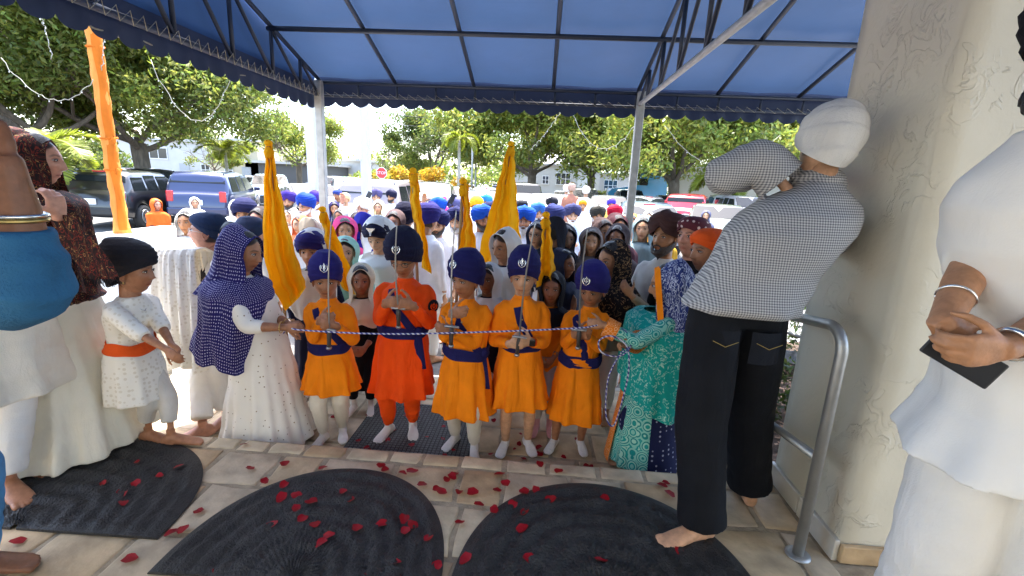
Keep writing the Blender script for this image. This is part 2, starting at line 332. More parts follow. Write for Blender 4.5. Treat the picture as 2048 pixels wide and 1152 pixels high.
rod((XL,YF-.02,ZC-.03),(XR,YF-.02,ZC-.03),.017,'fascia_rail'); rod((XL,YF-.0,2.285),(XR,YF-.0,2.285),.015,'fascia_rail')
x=-2.37
while x<XR: rod((x,YF-.01,2.285),(x,YF-.01,ZC-.03),.012,'fascia_upright'); x+=.4075
def truss(x,mt,zb):
    rod((x,YF-.02,zb),(x,YB,zb),.022,'bottom_chord',mt)
    ys=[4.62,4.15,3.62,3.05,2.5,1.9,1.3,.7,.1]; 
    for k,y in enumerate(ys):
        rod((x,y,zb),(x,y,roof_z(y)-.02),.016,'web_upright')
        yn=ys[k+1] if k+1<len(ys) else YB
        if y>YR: rod((x,y,zb) if True else 0,(x,yn,roof_z(yn)-.03),.015,'web_diagonal')
        else: rod((x,y,roof_z(y)-.03),(x,yn,zb),.015,'web_diagonal')
    rod((x,YF-.05,zb),(x,4.62,roof_z(4.62)-.02),.014,'web_diagonal')
truss(XL+.03,M_fr,2.285); truss(.92,M_frl,2.30)
for i,x in enumerate((-2.36,.93)):
    m=MB(); m.box((x,YF-.06,(ZC+Z_GR)/2-.02),(.076,.076,ZC-Z_GR),bev=.008); m.build('post',M_frl,cn)
# wire of the string lights, zigzagging along the fascia and looping under the left side
M_wire=mat('light_wire',lin('#8d8a7c'),rough=.5)
def string_light(path,label,r=.0032,bulbs=None):
    m=MB(); m.tube(path,r,5); o=m.build('string_light',M_wire); tag(o,label,'string light','string lights on the canopy')
    if bulbs is not None:
        bb=MB()
        for p in bulbs: bb.ell(p,(.005,.005,.010),5,6)
        tag(bb.build('bulb',mat('bulb_glass',(.75,.75,.7),rough=.2),o),kind='stuff')
    return o
P=[];x=-2.3;k=0
while x<3.2: P.append((x,YF-.045,2.265 if k%2 else 2.315)); x+=.0 if k%2==0 and False else (.012 if k%2 else .085); k+=1
string_light(P,'thin wire of string lights zigzagging along the front fascia',r=.0028)
P=[];y=4.95;k=0
while y>1.6: P.append((XL+.07,y,2.25 if k%2 else 2.325)); y-=(.012 if k%2 else .075); k+=1
string_light(P,'thin wire of string lights zigzagging along the left truss chord',r=.0028)
yy=vrange(4.9,1.4,90); string_light(np.stack([XL-.06+.01*np.sin(yy*20),yy,2.235-.03*np.abs(np.sin(yy*4.1))+.008*np.sin(yy*31)],-1),'bundle of pale string light cable tied under the left truss',r=.0055)
def sag(a,b,d,n=24,wig=.01,s=0):
    t=vrange(0,1,n)[:,None]; p=np.array(a)*(1-t)+np.array(b)*t; p[:,2]-=(4*d*t*(1-t))[:,0]; p+=wig*np.stack([np.sin(t[:,0]*40+s),np.cos(t[:,0]*33+s),np.sin(t[:,0]*51+s)],-1); return p
lp=[(aty(0,115,5.5),aty(185,160,5.5),.34),(aty(300,120,6.5),aty(465,140,6.5),.72),(aty(80,30,5.2),aty(105,120,5.2),-.1),(aty(215,55,5.5),aty(205,140,5.5),-.08),(aty(1140,215,8),aty(1270,250,8),.5),(aty(1330,250,9),aty(1560,270,9),.62),(aty(1060,300,9),aty(1120,225,9),.05)]
lb=['loop of white string light sagging from the orange pole to the left edge','deep loop of white string light hanging before the left tree','short tangled end of white string light at the upper left','short drop of white string light beside the orange pole','loop of white string light left of the right canopy post','wide loop of white string light before the right tree','thin slanting run of white string light between the right trees']
for k,((a,b2,d),l) in enumerate(zip(lp,lb)):
    pts=sag(a,b2,d,s=k); string_light(pts,l,r=.0042,bulbs=pts[2:-2:3]+np.array([0,0,-.02]))
# ================================================================== orange wrapped flag pole on its plinth
pp=aty(245,466,6.)
fp=empty('wrapped_pole',(pp[0],pp[1],pp[2]),label='tall pole wrapped in orange cloth standing on a white plinth',cat='pole')
M_or=cloth('orange_wrap','#dd9247',trans=.15,bump=.5,bscale=30,wrinkle=.9,wscale=7); M_or2=cloth('orange_shaded','#c96f22',trans=.15)
m=MB(); n=60; R_=[]
for k in range(n):
    z=4.6*k/(n-1); th=np.arange(28)*2*PI/28
    r=.078+.005*np.sin(th*3+z*1.7)+.006*np.sin(z*23+np.sin(th))+.004*np.sin(th*7-z*9)+(.03*math.exp(-z/.06))
    R_.append(np.stack([r*np.cos(th),r*np.sin(th),z+0*th],-1))
m.grid(np.array(R_),closed_v=True,caps=True); m.build('cloth_wrap',M_or,fp)
m=MB()  # loose overlapping edge, right of the pole; that side's shade is in its darker colour
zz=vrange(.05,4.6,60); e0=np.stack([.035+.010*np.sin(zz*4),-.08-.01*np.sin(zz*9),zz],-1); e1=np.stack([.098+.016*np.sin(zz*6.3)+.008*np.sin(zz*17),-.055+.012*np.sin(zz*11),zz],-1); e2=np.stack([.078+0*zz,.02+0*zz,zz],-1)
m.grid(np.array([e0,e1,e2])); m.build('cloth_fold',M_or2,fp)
for z in (.85,1.25,2.35,3.1):
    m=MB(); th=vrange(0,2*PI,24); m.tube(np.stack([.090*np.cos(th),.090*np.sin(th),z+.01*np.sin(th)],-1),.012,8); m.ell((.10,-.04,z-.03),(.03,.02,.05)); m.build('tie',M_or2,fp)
m=MB(); c=aty(330,480,6.2); m.box((-5.02,6.4,(pp[2]+Z_GR)/2),(1.9,1.2,pp[2]-Z_GR),bev=.02); m.box((-5.02,6.4,pp[2]-.04),(2.0,1.3,.07),bev=.012)
tag(m.build('plinth',mat('white_plinth',(.78,.77,.73),rough=.6,var=.08,vscale=3)),'white rendered plinth carrying the orange wrapped pole','plinth')
# white square posts beyond the canopy
M_wp=mat('white_post',(.46,.47,.47),rough=.5,var=.06,vscale=3)
for px,wd,y,l in ((621,.165,8.6,'tall white square post just left of the left canopy post'),(727,.16,9.2,'tall white square post right of the left canopy post')):
    p=aty(px+4,300,y); m=MB(); m.box((p[0],y,(5.2+Z_GR)/2),(wd,wd,5.2-Z_GR),bev=.01); tag(m.build('square_post',M_wp),l,'post','tall white posts in the car park')
# street lamp posts far away
for px,py,y,hh,l in ((945,300,34,4.2,'thin white lamp post before the middle trees'),(952,322,38,3.6,'short grey post behind the white car in the middle'),(1010,320,40,3.6,'thin pale post behind the tallest yellow flag')):
    p=aty(px,py,y); m=MB(); m.tube([(p[0],y,Z_GR),(p[0],y,hh*.5),(p[0],y,p[2]+.6)],[.09,.07,.06],8); tag(m.build('lamp_post',M_wp),l,'post')
# stop sign
p=aty(763,346,24.); e=empty('stop_sign',(p[0],24,Z_CP),label='red octagonal stop sign in front of the yellow croton hedge',cat='sign')
m=MB(); m.tube([(0,.03,0),(0,.03,1),(0,.03,p[2]-Z_CP+.3)],.03,8); m.build('sign_post',M_frl,e)
def octa(r,y,z0): return [(r*math.cos(PI/8+k*PI/4),y,z0+r*math.sin(PI/8+k*PI/4)) for k in range(8)]
z0=p[2]-Z_CP; m=MB(); m.add(octa(.30,0,z0)+octa(.30,.012,z0),[tuple(range(8)),tuple(range(15,7,-1))]+[(k,8+k,8+(k+1)%8,(k+1)%8) for k in range(8)],smooth=False); m.build('sign_rim',mat('sign_white',(.8,.8,.8)),e)
m=MB(); m.add(octa(.275,-.004,z0),[tuple(range(8))],smooth=False); m.build('sign_face',mat('sign_red',(.55,.04,.04),rough=.4),e)
tcu=bpy.data.curves.new('stop','FONT'); tcu.body='STOP'; tcu.size=.2; tcu.align_x='CENTER'; tcu.align_y='CENTER'; tcu.extrude=.002; tcu.space_character=1.05
to=bpy.data.objects.new('tmp',tcu); col.objects.link(to); dg=bpy.context.evaluated_depsgraph_get(); tm=bpy.data.meshes.new_from_object(to.evaluated_get(dg)); bpy.data.objects.remove(to)
tm.materials.clear(); tm.materials.append(MATS['sign_white']); o=link('sign_lettering',tm,e); o.location=(0,-.012,z0); o.rotation_euler=(PI/2,0,0)
# overhead cables far behind
for k,(a,b2) in enumerate((((-30,45,8.2),(25,52,7.0)),((-30,45,7.3),(25,52,6.2)))):
    m=MB(); m.tube(sag(a,b2,.7,40,0),.02,5); tag(m.build('power_cable',mat('cable',(.05,.05,.05))),'%s dark overhead cable crossing the white sky'%('upper' if k==0 else 'lower'),'cable')
# unseen temple entrance wall behind the camera, put in to block sky light
e=empty('entrance_wall',(0,-2.6,0),label='unseen cream stucco entrance wall with glazed doors behind the camera, put in to block sky light',cat='wall')
m=MB(); m.box((-4.1,-.2,2.1),(5.4,.4,4.2)); m.box((4.1,-.2,2.1),(5.4,.4,4.2)); m.box((0,-.2,3.4),(2.8,.4,1.6)); m.build('wall',M_st,e)
for sx in (-.68,.68):
    m=MB(); m.box((sx,-.2,1.3),(1.3,.05,2.58)); d=m.build('door',mat('door_glass',(.02,.025,.03),rough=.05,spec=.7),e); m=MB(); m.box((sx-.62,-.17,1.3),(.06,.09,2.58)); m.box((sx+.62,-.17,1.3),(.06,.09,2.58)); m.build('frame',M_frl,d)
# ================================================================== trees
M_bark=mat('oak_bark',(.16,.13,.10),rough=.95,var=.4,vscale=8,bump=1,bscale=14,stretch=(1,1,.25))
def leafmat(name,c): return mat(name,c,rough=.42,trans=.55,tint=True,spec=.45)
M_leaf=leafmat('oak_leaf',(.15,.20,.045)); M_leaf2=leafmat('light_leaf',(.21,.27,.06)); M_leafd=leafmat('dark_leaf',(.10,.145,.04))
def leaves(m,cen,rad,n,size,seed,colv=(.55,1.5)):
    """n leaf quads scattered in a clump; brightness varies from leaf to leaf."""
    r=np.random.default_rng(seed); d=r.standard_normal((n,3)); d/=np.linalg.norm(d,axis=1)[:,None]; p=np.asarray(cen)+d*(rad*r.uniform(.15,1,(n,1))**.6)*np.array([1,1,.72])
    u=r.standard_normal((n,3)); u/=np.linalg.norm(u,axis=1)[:,None]; v=np.cross(u,r.standard_normal((n,3))); v/=np.linalg.norm(v,axis=1)[:,None]
    s=size*r.uniform(.6,1.3,(n,1)); u=u*s; v=v*s*.42
    V=np.stack([p-u,p+v*.9-u*.1,p+u,p-v*.9-u*.1],1).reshape(-1,3)
    t=r.uniform(*colv,(n,1))*np.c_[r.uniform(.85,1.35,n),np.ones(n),r.uniform(.6,1.1,n)]
    return V,np.repeat(t,4,0)
def fast_leaf_obj(name,Vs,Ts,mt,parent):
    V=np.concatenate(Vs);T=np.concatenate(Ts); n=len(V)//4; me=bpy.data.meshes.new(name)
    me.vertices.add(len(V)); me.vertices.foreach_set('co',V.ravel()); me.loops.add(n*4); me.loops.foreach_set('vertex_index',np.arange(n*4)); me.polygons.add(n); me.polygons.foreach_set('loop_start',np.arange(n)*4)
    a=me.attributes.new('tint','FLOAT_COLOR','POINT'); a.data.foreach_set('color',np.c_[T,np.ones(len(T))].ravel()); me.materials.append(mt); me.update(calc_edges=True); return link(name,me,parent)
def tree(base,hgt,spread,trunk_h,trunk_r,label,seed,mt=M_leaf,nleaf=26000,leaf=.13,lean=(0,0),group='oaks round the car park',name='oak_tree',clumps=110,low=.25):
    r=random.Random(seed); e=empty(name,base,label=label,cat='tree',group=group); m=MB(); tips=[]
    top=np.array([lean[0],lean[1],trunk_h]); zz=vrange(0,1,8); path=np.array([top*t+np.array([.12*math.sin(t*3+seed),.1*math.cos(t*4+seed),0])*t for t in zz])
    m.tube(path,[trunk_r*(1.45-.6*min(t*2.5,1)+(.1*t)) for t in zz],12,jit=.04)
    def limb(p,d,l,rad,dep):
        n=7; pts=[p]; dd=np.array(d,float)
        for k in range(n):
            dd=dd+np.array([r.gauss(0,.16),r.gauss(0,.16),r.gauss(.02,.12)]); dd/=np.linalg.norm(dd); pts.append(pts[-1]+dd*l/n)
        m.tube(pts,vrange(rad,rad*.45,n+1),7 if dep<2 else 5,caps=False)
        if dep>=2: tips.append(pts[-1]); tips.append(pts[-3]); return
        for k in range(3 if dep==0 else 3):
            i=r.randint(3,n); a=r.uniform(0,2*PI); nd=dd*.8+np.array([math.cos(a),math.sin(a),r.uniform(-.15,.5)])*.8; nd/=np.linalg.norm(nd)
            limb(pts[i],nd,l*r.uniform(.5,.72),rad*.5,dep+1)
        tips.append(pts[-1])
    nl=6
    for k in range(nl):
        a=2*PI*k/nl+r.uniform(-.4,.4); el=r.uniform(.35,1.0); d=np.array([math.cos(a)*math.cos(el),math.sin(a)*math.cos(el),math.sin(el)])
        limb(path[-1-(k%2)],d,spread*r.uniform(.5,.75),trunk_r*.40,0)
    m.build('trunk',M_bark,e)
    Vs,Ts=[],[]; nc=clumps
    for k in range(nc):
        if k<len(tips) and r.random()<.9: c=np.array(tips[k])
        else:
            a=r.uniform(0,2*PI); q=r.uniform(0,1)**.5; ph=r.uniform(-.62,1)
            c=np.array([math.cos(a)*q*spread*math.sqrt(max(0,1-ph*ph*.8)),math.sin(a)*q*spread*math.sqrt(max(0,1-ph*ph*.8)),trunk_h+(hgt-trunk_h)*(.42+.55*ph)])+np.r_[top[:2]*1,0]
        c[2]=min(max(c[2],trunk_h*.72),hgt*.97)
        V,T=leaves(m,c,spread*r.uniform(.14,.27),nleaf//nc,leaf,seed*1000+k,colv=(.55,1.0) if r.random()<.4 else (.8,1.6)); Vs.append(V); Ts.append(T)
    fast_leaf_obj('crown',Vs,Ts,mt,e); return e
def tb(px,y,z=Z_CP): p=aty(px,360,y); return (float(p[0]),y,z)
tree(tb(289,25.5),11.5,7.8,3.0,.42,'big spreading oak whose trunk stands behind the black cars on the left',1,nleaf=78000,leaf=.15,clumps=210)
tree(tb(95,21),12.5,8.2,3.2,.36,'tall oak with bent grey limbs at the far left edge',2,nleaf=70000,leaf=.14,lean=(-.6,.3),clumps=150,mt=M_leaf)
tree(tb(-130,24),12,7,4.,.36,'oak at the extreme left beyond the leaning one, only its crown showing',12,nleaf=34000,leaf=.15,clumps=110,mt=M_leafd)
tree(tb(600,38),9.0,4.6,2.6,.25,'smaller pale green tree behind the two left white posts',3,mt=M_leaf2,nleaf=15000,leaf=.14,clumps=80)
tree(tb(790,52),6.6,4.2,2.0,.22,'thin feathery tree left of the stop sign hedge',4,mt=M_leaf2,nleaf=7000,leaf=.15,clumps=60)
tree(tb(865,54),9.2,6.4,2.5,.3,'dark rounded tree behind the yellow croton hedge',5,mt=M_leafd,nleaf=16000,leaf=.2,clumps=90)
tree(tb(1062,38),10.5,8.4,2.6,.36,'oak behind the tallest yellow flag in the middle',6,nleaf=62000,leaf=.18,clumps=150,mt=M_leaf2)
tree(tb(1182,41),11,8.2,2.9,.34,'oak standing before the pale house in the middle right',7,nleaf=56000,leaf=.18,clumps=140,mt=M_leaf2)
tree(tb(1352,33),10.5,8.2,2.4,.40,'forked oak rising behind the red car at the right',8,nleaf=62000,leaf=.18,clumps=190,mt=M_leaf2)
tree(tb(1640,36),10.5,7.2,3.2,.36,'oak at the right whose crown shows behind the man in checks',9,nleaf=42000,leaf=.18,clumps=140,mt=M_leaf2)
tree(tb(1480,46),10.5,7.0,3.2,.36,'oak further back between the forked oak and the palm',13,nleaf=24000,leaf=.17,clumps=100,mt=M_leaf)
tree(tb(375,60),8.5,5.5,2.6,.28,'distant light tree beside the white building at the left',10,nleaf=12000,leaf=.2,clumps=70,mt=M_leaf2)
tree(tb(430,44),5.5,3.2,1.8,.13,'slender young tree in front of the white building',11,nleaf=5000,leaf=.15,clumps=40,mt=M_leaf2)
M_frond=leafmat('palm_frond',(.20,.25,.03))
def palm(base,trunk_h,fr_len,n,label,seed,tr=.12,droop=1.,mt=M_frond):
    e=empty('palm',base,label=label,cat='palm tree',group='palms round the car park'); r=random.Random(seed)
    m=MB(); m.tube([(0,0,0),(.03,0,trunk_h*.5),(0,.02,trunk_h)],[tr*1.2,tr,tr*.9],10,jit=.05); m.build('trunk',mat('palm_trunk',(.42,.38,.30),rough=.9,var=.3,vscale=7),e)
    for k in range(n):
        a=2*PI*k/n+r.uniform(-.3,.3); el=r.uniform(.5,1.15); L_=fr_len*r.uniform(.8,1.1); pts=[np.array([0,0,trunk_h])]; d=np.array([math.cos(a)*math.cos(el),math.sin(a)*math.cos(el),math.sin(el)])
        for q in range(12):
            d=d+np.array([0,0,-.17*droop]); d/=np.linalg.norm(d); pts.append(pts[-1]+d*L_/12)
        pts=np.array(pts); Vs=[];Ts=[]
        for q in range(110):
            t=.12+.88*q/110; i=min(int(t*12),11); fr=t*12-i; p=pts[i]*(1-fr)+pts[i+1]*fr; T=pts[i+1]-pts[i]; T/=np.linalg.norm(T)
            S=np.cross(T,[0,0,1]); S/=np.linalg.norm(S)+1e-9; U=np.cross(S,T)
            for sg in (-1,1):
                l=fr_len*.26*(math.sin(PI*min(t*.9+.08,1))**.6)*r.uniform(.85,1.1); dv=S*sg*.8+T*.55+U*r.uniform(.1,.6); dv/=np.linalg.norm(dv); tip=p+dv*l+np.array([0,0,-.25*l]); wv=T*.024*fr_len/1.5
                Vs.append(np.array([p-wv,p+wv,tip+wv*.3,tip-wv*.3])); f=r.uniform(.7,1.4); Ts.append(np.tile([f*1.05,f,f*.7],(4,1)))
        o=fast_leaf_obj('frond',Vs,Ts,mt,e)
        m=MB(); m.tube(pts,vrange(.03,.008,13)*fr_len/1.5,5,caps=False); m.build('rachis',mat('rachis',(.3,.3,.06),rough=.6),o)
    return e
palm(tb(85,12.5),2.0,2.0,9,'large arching yellow green palm behind the patterned shawl at the left',21)
palm(tb(455,30),2.9,2.1,10,'yellow green palm in front of the white building left of the flag',22,tr=.1)
palm(tb(917,32),4.4,1.7,8,'thin palm with drooping yellow fronds before the middle oaks',23,tr=.11,droop=1.5)
palm(tb(1450,27),2.6,2.3,10,'yellow palm with drooping fronds beside the checked shirt sleeve',24,tr=.1,droop=1.3)
palm(tb(1672,22),2.6,2.0,9,'palm glimpsed between the white turban and the pier',25,tr=.1)
def bush(c,rx,ry,rz,label,mt,n,leaf,seed,name='hedge',cat='hedge',colv=(.6,1.5),nc=30):
    r=random.Random(seed); e=empty(name,c,label=label,cat=cat); Vs,Ts=[],[]
    for k in range(nc):
        p=np.array([r.uniform(-rx,rx),r.uniform(-ry,ry),r.uniform(.1,rz)*.9]); p[2]*=max(.35,1-.5*(p[0]/rx)**2)
        V,T=leaves(None,p,max(.12,rz*.3),n//nc,leaf,seed*77+k,colv); Vs.append(V);Ts.append(T)
    fast_leaf_obj('foliage',Vs,Ts,mt,e)
    m=MB()
    for k in range(6):
        a=r.uniform(-.7,.7)*rx; m.tube([(a,0,-.02),(a+.1*rx*r.uniform(-1,1),0,rz*.35),(a+.2*rx*r.uniform(-1,1),.1*ry,rz*.7)],[.03,.02,.01],5)
    m.build('stem',M_bark,e); return e
M_cro=leafmat('croton_leaf',(.38,.27,.03)); 
bush(tb(835,33),3.6,1.2,2.6,'yellow croton hedge behind the stop sign',M_cro,9000,.15,31)
bush(tb(742,32),2.2,1.0,2.3,'green shrub behind the right white post',M_leaf2,6000,.14,32,name='shrub',cat='shrub')
bush(tb(985,44),5,1.,1.2,'low yellow hedge under the middle oaks',M_cro,5000,.16,33)
bush(tb(1235,47),5.0,1.,1.5,'clipped green hedge in front of the pale house',M_leafd,7000,.14,34)
bush(tb(160,33),5,1.5,3.4,'dark green shrubs behind the parked cars at the far left',M_leafd,9000,.18,35,name='shrub',cat='shrub')
bush((1.98,3.5,Z_LO),.42,.35,.42,'small glossy shrub growing in the bark mulch bed',leafmat('bed_leaf',(.06,.09,.03)),2200,.03,36,name='bed_shrub',cat='shrub',nc=26)
bush((2.9,4.9,Z_LO),.8,.5,1.5,'taller dark shrub behind the far handrail',leafmat('bed_leaf2',(.05,.08,.025)),5000,.04,37,name='bed_shrub',cat='shrub',nc=40)
# distant wood that closes the view
Vs,Ts=[],[]
for k in range(520):
    x=rng.uniform(-150,150); top=15 if -4<x<110 else 6; V,T=leaves(None,(x,96+rng.uniform(-8,8),rng.uniform(.5,top+2*math.sin(x*.07))),3.2,90,.55,900+k); Vs.append(V);Ts.append(T)
tag(fast_leaf_obj('distant_wood',Vs,Ts,M_leaf,None),'distant band of trees closing the view','wood',kind='stuff')
# ================================================================== buildings
M_wwall=mat('white_wall',(.50,.49,.46),rough=.8,var=.08,vscale=1); M_cream=mat('cream_wall',(.52,.45,.31),rough=.8,var=.08,vscale=1)
M_glass=mat('window_glass',(.03,.035,.04),rough=.08,spec=.8); M_trim=mat('window_trim',(.75,.75,.72),rough=.5); M_roofg=mat('roof_sage',(.40,.46,.36),rough=.8,var=.2,vscale=2); M_shade_emb=mat('carport_shade_emblem',(.10,.10,.10),rough=.8)
def building(c,d,label,wmat,rmat,wins=(),doors=(),gable=False,eave=.35,sign=None):
    e=empty('building',(c[0],c[1],Z_CP),label=label,cat='building')
    w2,dp,h=d; m=MB(); m.box((0,dp/2,h/2),(w2,dp,h)); m.build('wall',wmat,e); m=MB()
    if gable:
        g=h*.38; x=w2/2+eave; y0,y1=-eave,dp+eave; m.add([(-x,y0,h),(x,y0,h),(x,y1,h),(-x,y1,h),(-x,dp/2,h+g),(x,dp/2,h+g),(-x,y0,h-.15),(x,y0,h-.15)],[(0,1,5,4),(2,3,4,5),(0,4,3),(1,2,5),(6,7,1,0)],smooth=False)
    else: m.box((0,dp/2,h+.12),(w2+eave*2,dp+eave*2,.24))
    m.build('roof',rmat,e)
    for (x,z,ww,hh,nxp,nyp) in wins:
        m=MB(); m.box((x,-.02,z),(ww,.06,hh)); wo=m.build('window',M_glass,e); m=MB()
        m.box((x,-.07,z+hh/2),(ww+.12,.05,.08)); m.box((x,-.07,z-hh/2),(ww+.16,.09,.08))
        for k in range(nxp+1): m.box((x-ww/2+ww*k/nxp,-.065,z),(.06,.04,hh))
        for k in range(1,nyp): m.box((x,-.062,z-hh/2+hh*k/nyp),(ww,.035,.05))
        m.build('frame',M_trim,wo)
    for (x,ww,hh,dm) in doors:
        m=MB(); m.box((x,-.02,hh/2),(ww,.08,hh)); do=m.build('door',dm,e); m=MB(); m.box((x+ww*.38,-.08,hh*.48),(.08,.06,.08)); m.build('handle',M_frl,do)
    return e
M_door=mat('door_grey',(.35,.36,.36),rough=.6); M_gar=mat('garage_door',(.62,.64,.62),rough=.6)
q=aty(330,350,52); building((q[0]+2,52),(17,8,4.6),'long white building behind the big left oak',M_wwall,M_wwall,[(-3.5,3.2,4.2,1.2,4,1),(3.0,1.6,1.0,1.2,2,2)],[(.5,1.2,2.2,M_door)])
q=aty(452,350,50); building((q[0]+1.0,50),(5.5,7,4.8),'cream building end wall with a small green window',M_cream,M_wwall,[(-.6,1.7,.9,.9,2,2)],[(1.4,1.0,2.1,M_door)])
q=aty(540,350,47); building((q[0],50),(9,6,2.6),'low carport behind the flag, a solid block coloured dark for its shaded interior',M_shade_emb,M_wwall,[],[])  # closed box; the shade inside the carport is its dark wall colour
q=aty(652,350,56); building((q[0],56),(9,6,3.4),'low white house glimpsed between the white posts',M_wwall,M_wwall,[(-2,1.6,1.2,1.2,2,2)],[(1.0,1,2.1,M_door)])
q=aty(1112,350,52); building((q[0],54),(10,7,4.0),'white house with small paned windows left of the blue truck',M_wwall,M_wwall,[(.9,2.4,1.6,1.3,3,2),(-1.1,2.2,.7,.9,2,2)],[(3.4,1.8,2.6,M_gar)],gable=True)
q=aty(1215,350,54); building((q[0]+1,58),(11,8,3.4),'pale house with sage green roof behind the clipped hedge',M_wwall,M_roofg,[(0,1.9,1.6,1.3,3,2),(3.4,1.9,1.6,1.3,3,2)],[(-3.5,1.1,2.2,M_gar)],gable=True)
q=aty(500,265,60); e=empty('billboard',(q[0],60,Z_CP),label='square white sign board on a post above the left buildings',cat='sign')
m=MB(); m.tube([(0,0,0),(0,0,4),(0,0,q[2]-Z_CP)],.15,8); m.build('sign_post',M_frl,e); m=MB(); m.box((0,-.2,q[2]-Z_CP),(1.6,.2,1.4)); m.build('sign_board',M_wwall,e); m=MB(); m.ell((0,-.31,q[2]-Z_CP),(.25,.03,.32)); m.build('emblem',M_shade_emb,e)
# ================================================================== vehicles
M_tyre=mat('tyre',(.018,.018,.018),rough=.85); M_rim=mat('alloy_rim',(.45,.45,.46),rough=.3,metal=.9)
M_cgl=mat('car_glass',(.010,.013,.015),rough=.12,spec=.22); M_trimb=mat('black_trim',(.02,.02,.02),rough=.5); M_tail=mat('tail_lamp',(.5,.012,.02),rough=.15,coat=1); M_head=mat('head_lamp',(.75,.77,.8),rough=.1,coat=1)
M_plate=mat('number_plate',(.8,.8,.78),rough=.4); M_chr=mat('chrome',(.7,.7,.7),rough=.12,metal=1)
def paint(name,c): return mat('car_paint_'+name,c,rough=.3,metal=.15,coat=1,spec=.5)
PAINT={'black':paint('black',(.008,.008,.009)),'navy':paint('navy',(.012,.02,.075)),'white':paint('white',(.50,.50,.50)),'silver':paint('silver',(.24,.25,.26)),'grey':paint('grey',(.16,.17,.18)),'red':paint('red',(.52,.01,.025)),'blueg':paint('blue_grey',(.16,.22,.30)),'maroon':paint('maroon',(.24,.20,.20)),'green':paint('green_grey',(.17,.19,.16)),'lblue':paint('light_blue',(.45,.55,.62))}
# side outlines: (x along the car, z) of the upper edge, x=0 rear .. 1 front; belt line height; roof span
CARS={
 'suv':dict(L=4.6,W=1.86,H=1.70,up=[(0,.62),(.01,1.00),(.05,1.12),(.115,1.60),(.16,1.67),(.40,1.70),(.53,1.66),(.70,1.10),(.80,1.03),(.95,.93),(1,.72)],belt=1.06,gl=(.075,.69)),
 'van':dict(L=4.9,W=1.95,H=1.78,up=[(0,.62),(.005,1.02),(.03,1.12),(.075,1.66),(.11,1.74),(.40,1.78),(.60,1.70),(.78,1.10),(.85,1.03),(.96,.90),(1,.70)],belt=1.08,gl=(.045,.77)),
 'sedan':dict(L=4.7,W=1.82,H=1.46,up=[(0,.60),(.01,.98),(.10,1.03),(.17,1.05),(.29,1.37),(.36,1.43),(.48,1.46),(.56,1.42),(.72,.98),(.82,.92),(.96,.78),(1,.58)],belt=.96,gl=(.185,.71)),
 'pickup':dict(L=5.4,W=1.95,H=1.85,up=[(0,.72),(.005,1.18),(.30,1.18),(.34,1.20),(.37,1.78),(.42,1.84),(.55,1.85),(.60,1.80),(.70,1.22),(.80,1.16),(.97,1.08),(1,.8)],belt=1.18,gl=(.345,.69)),
}
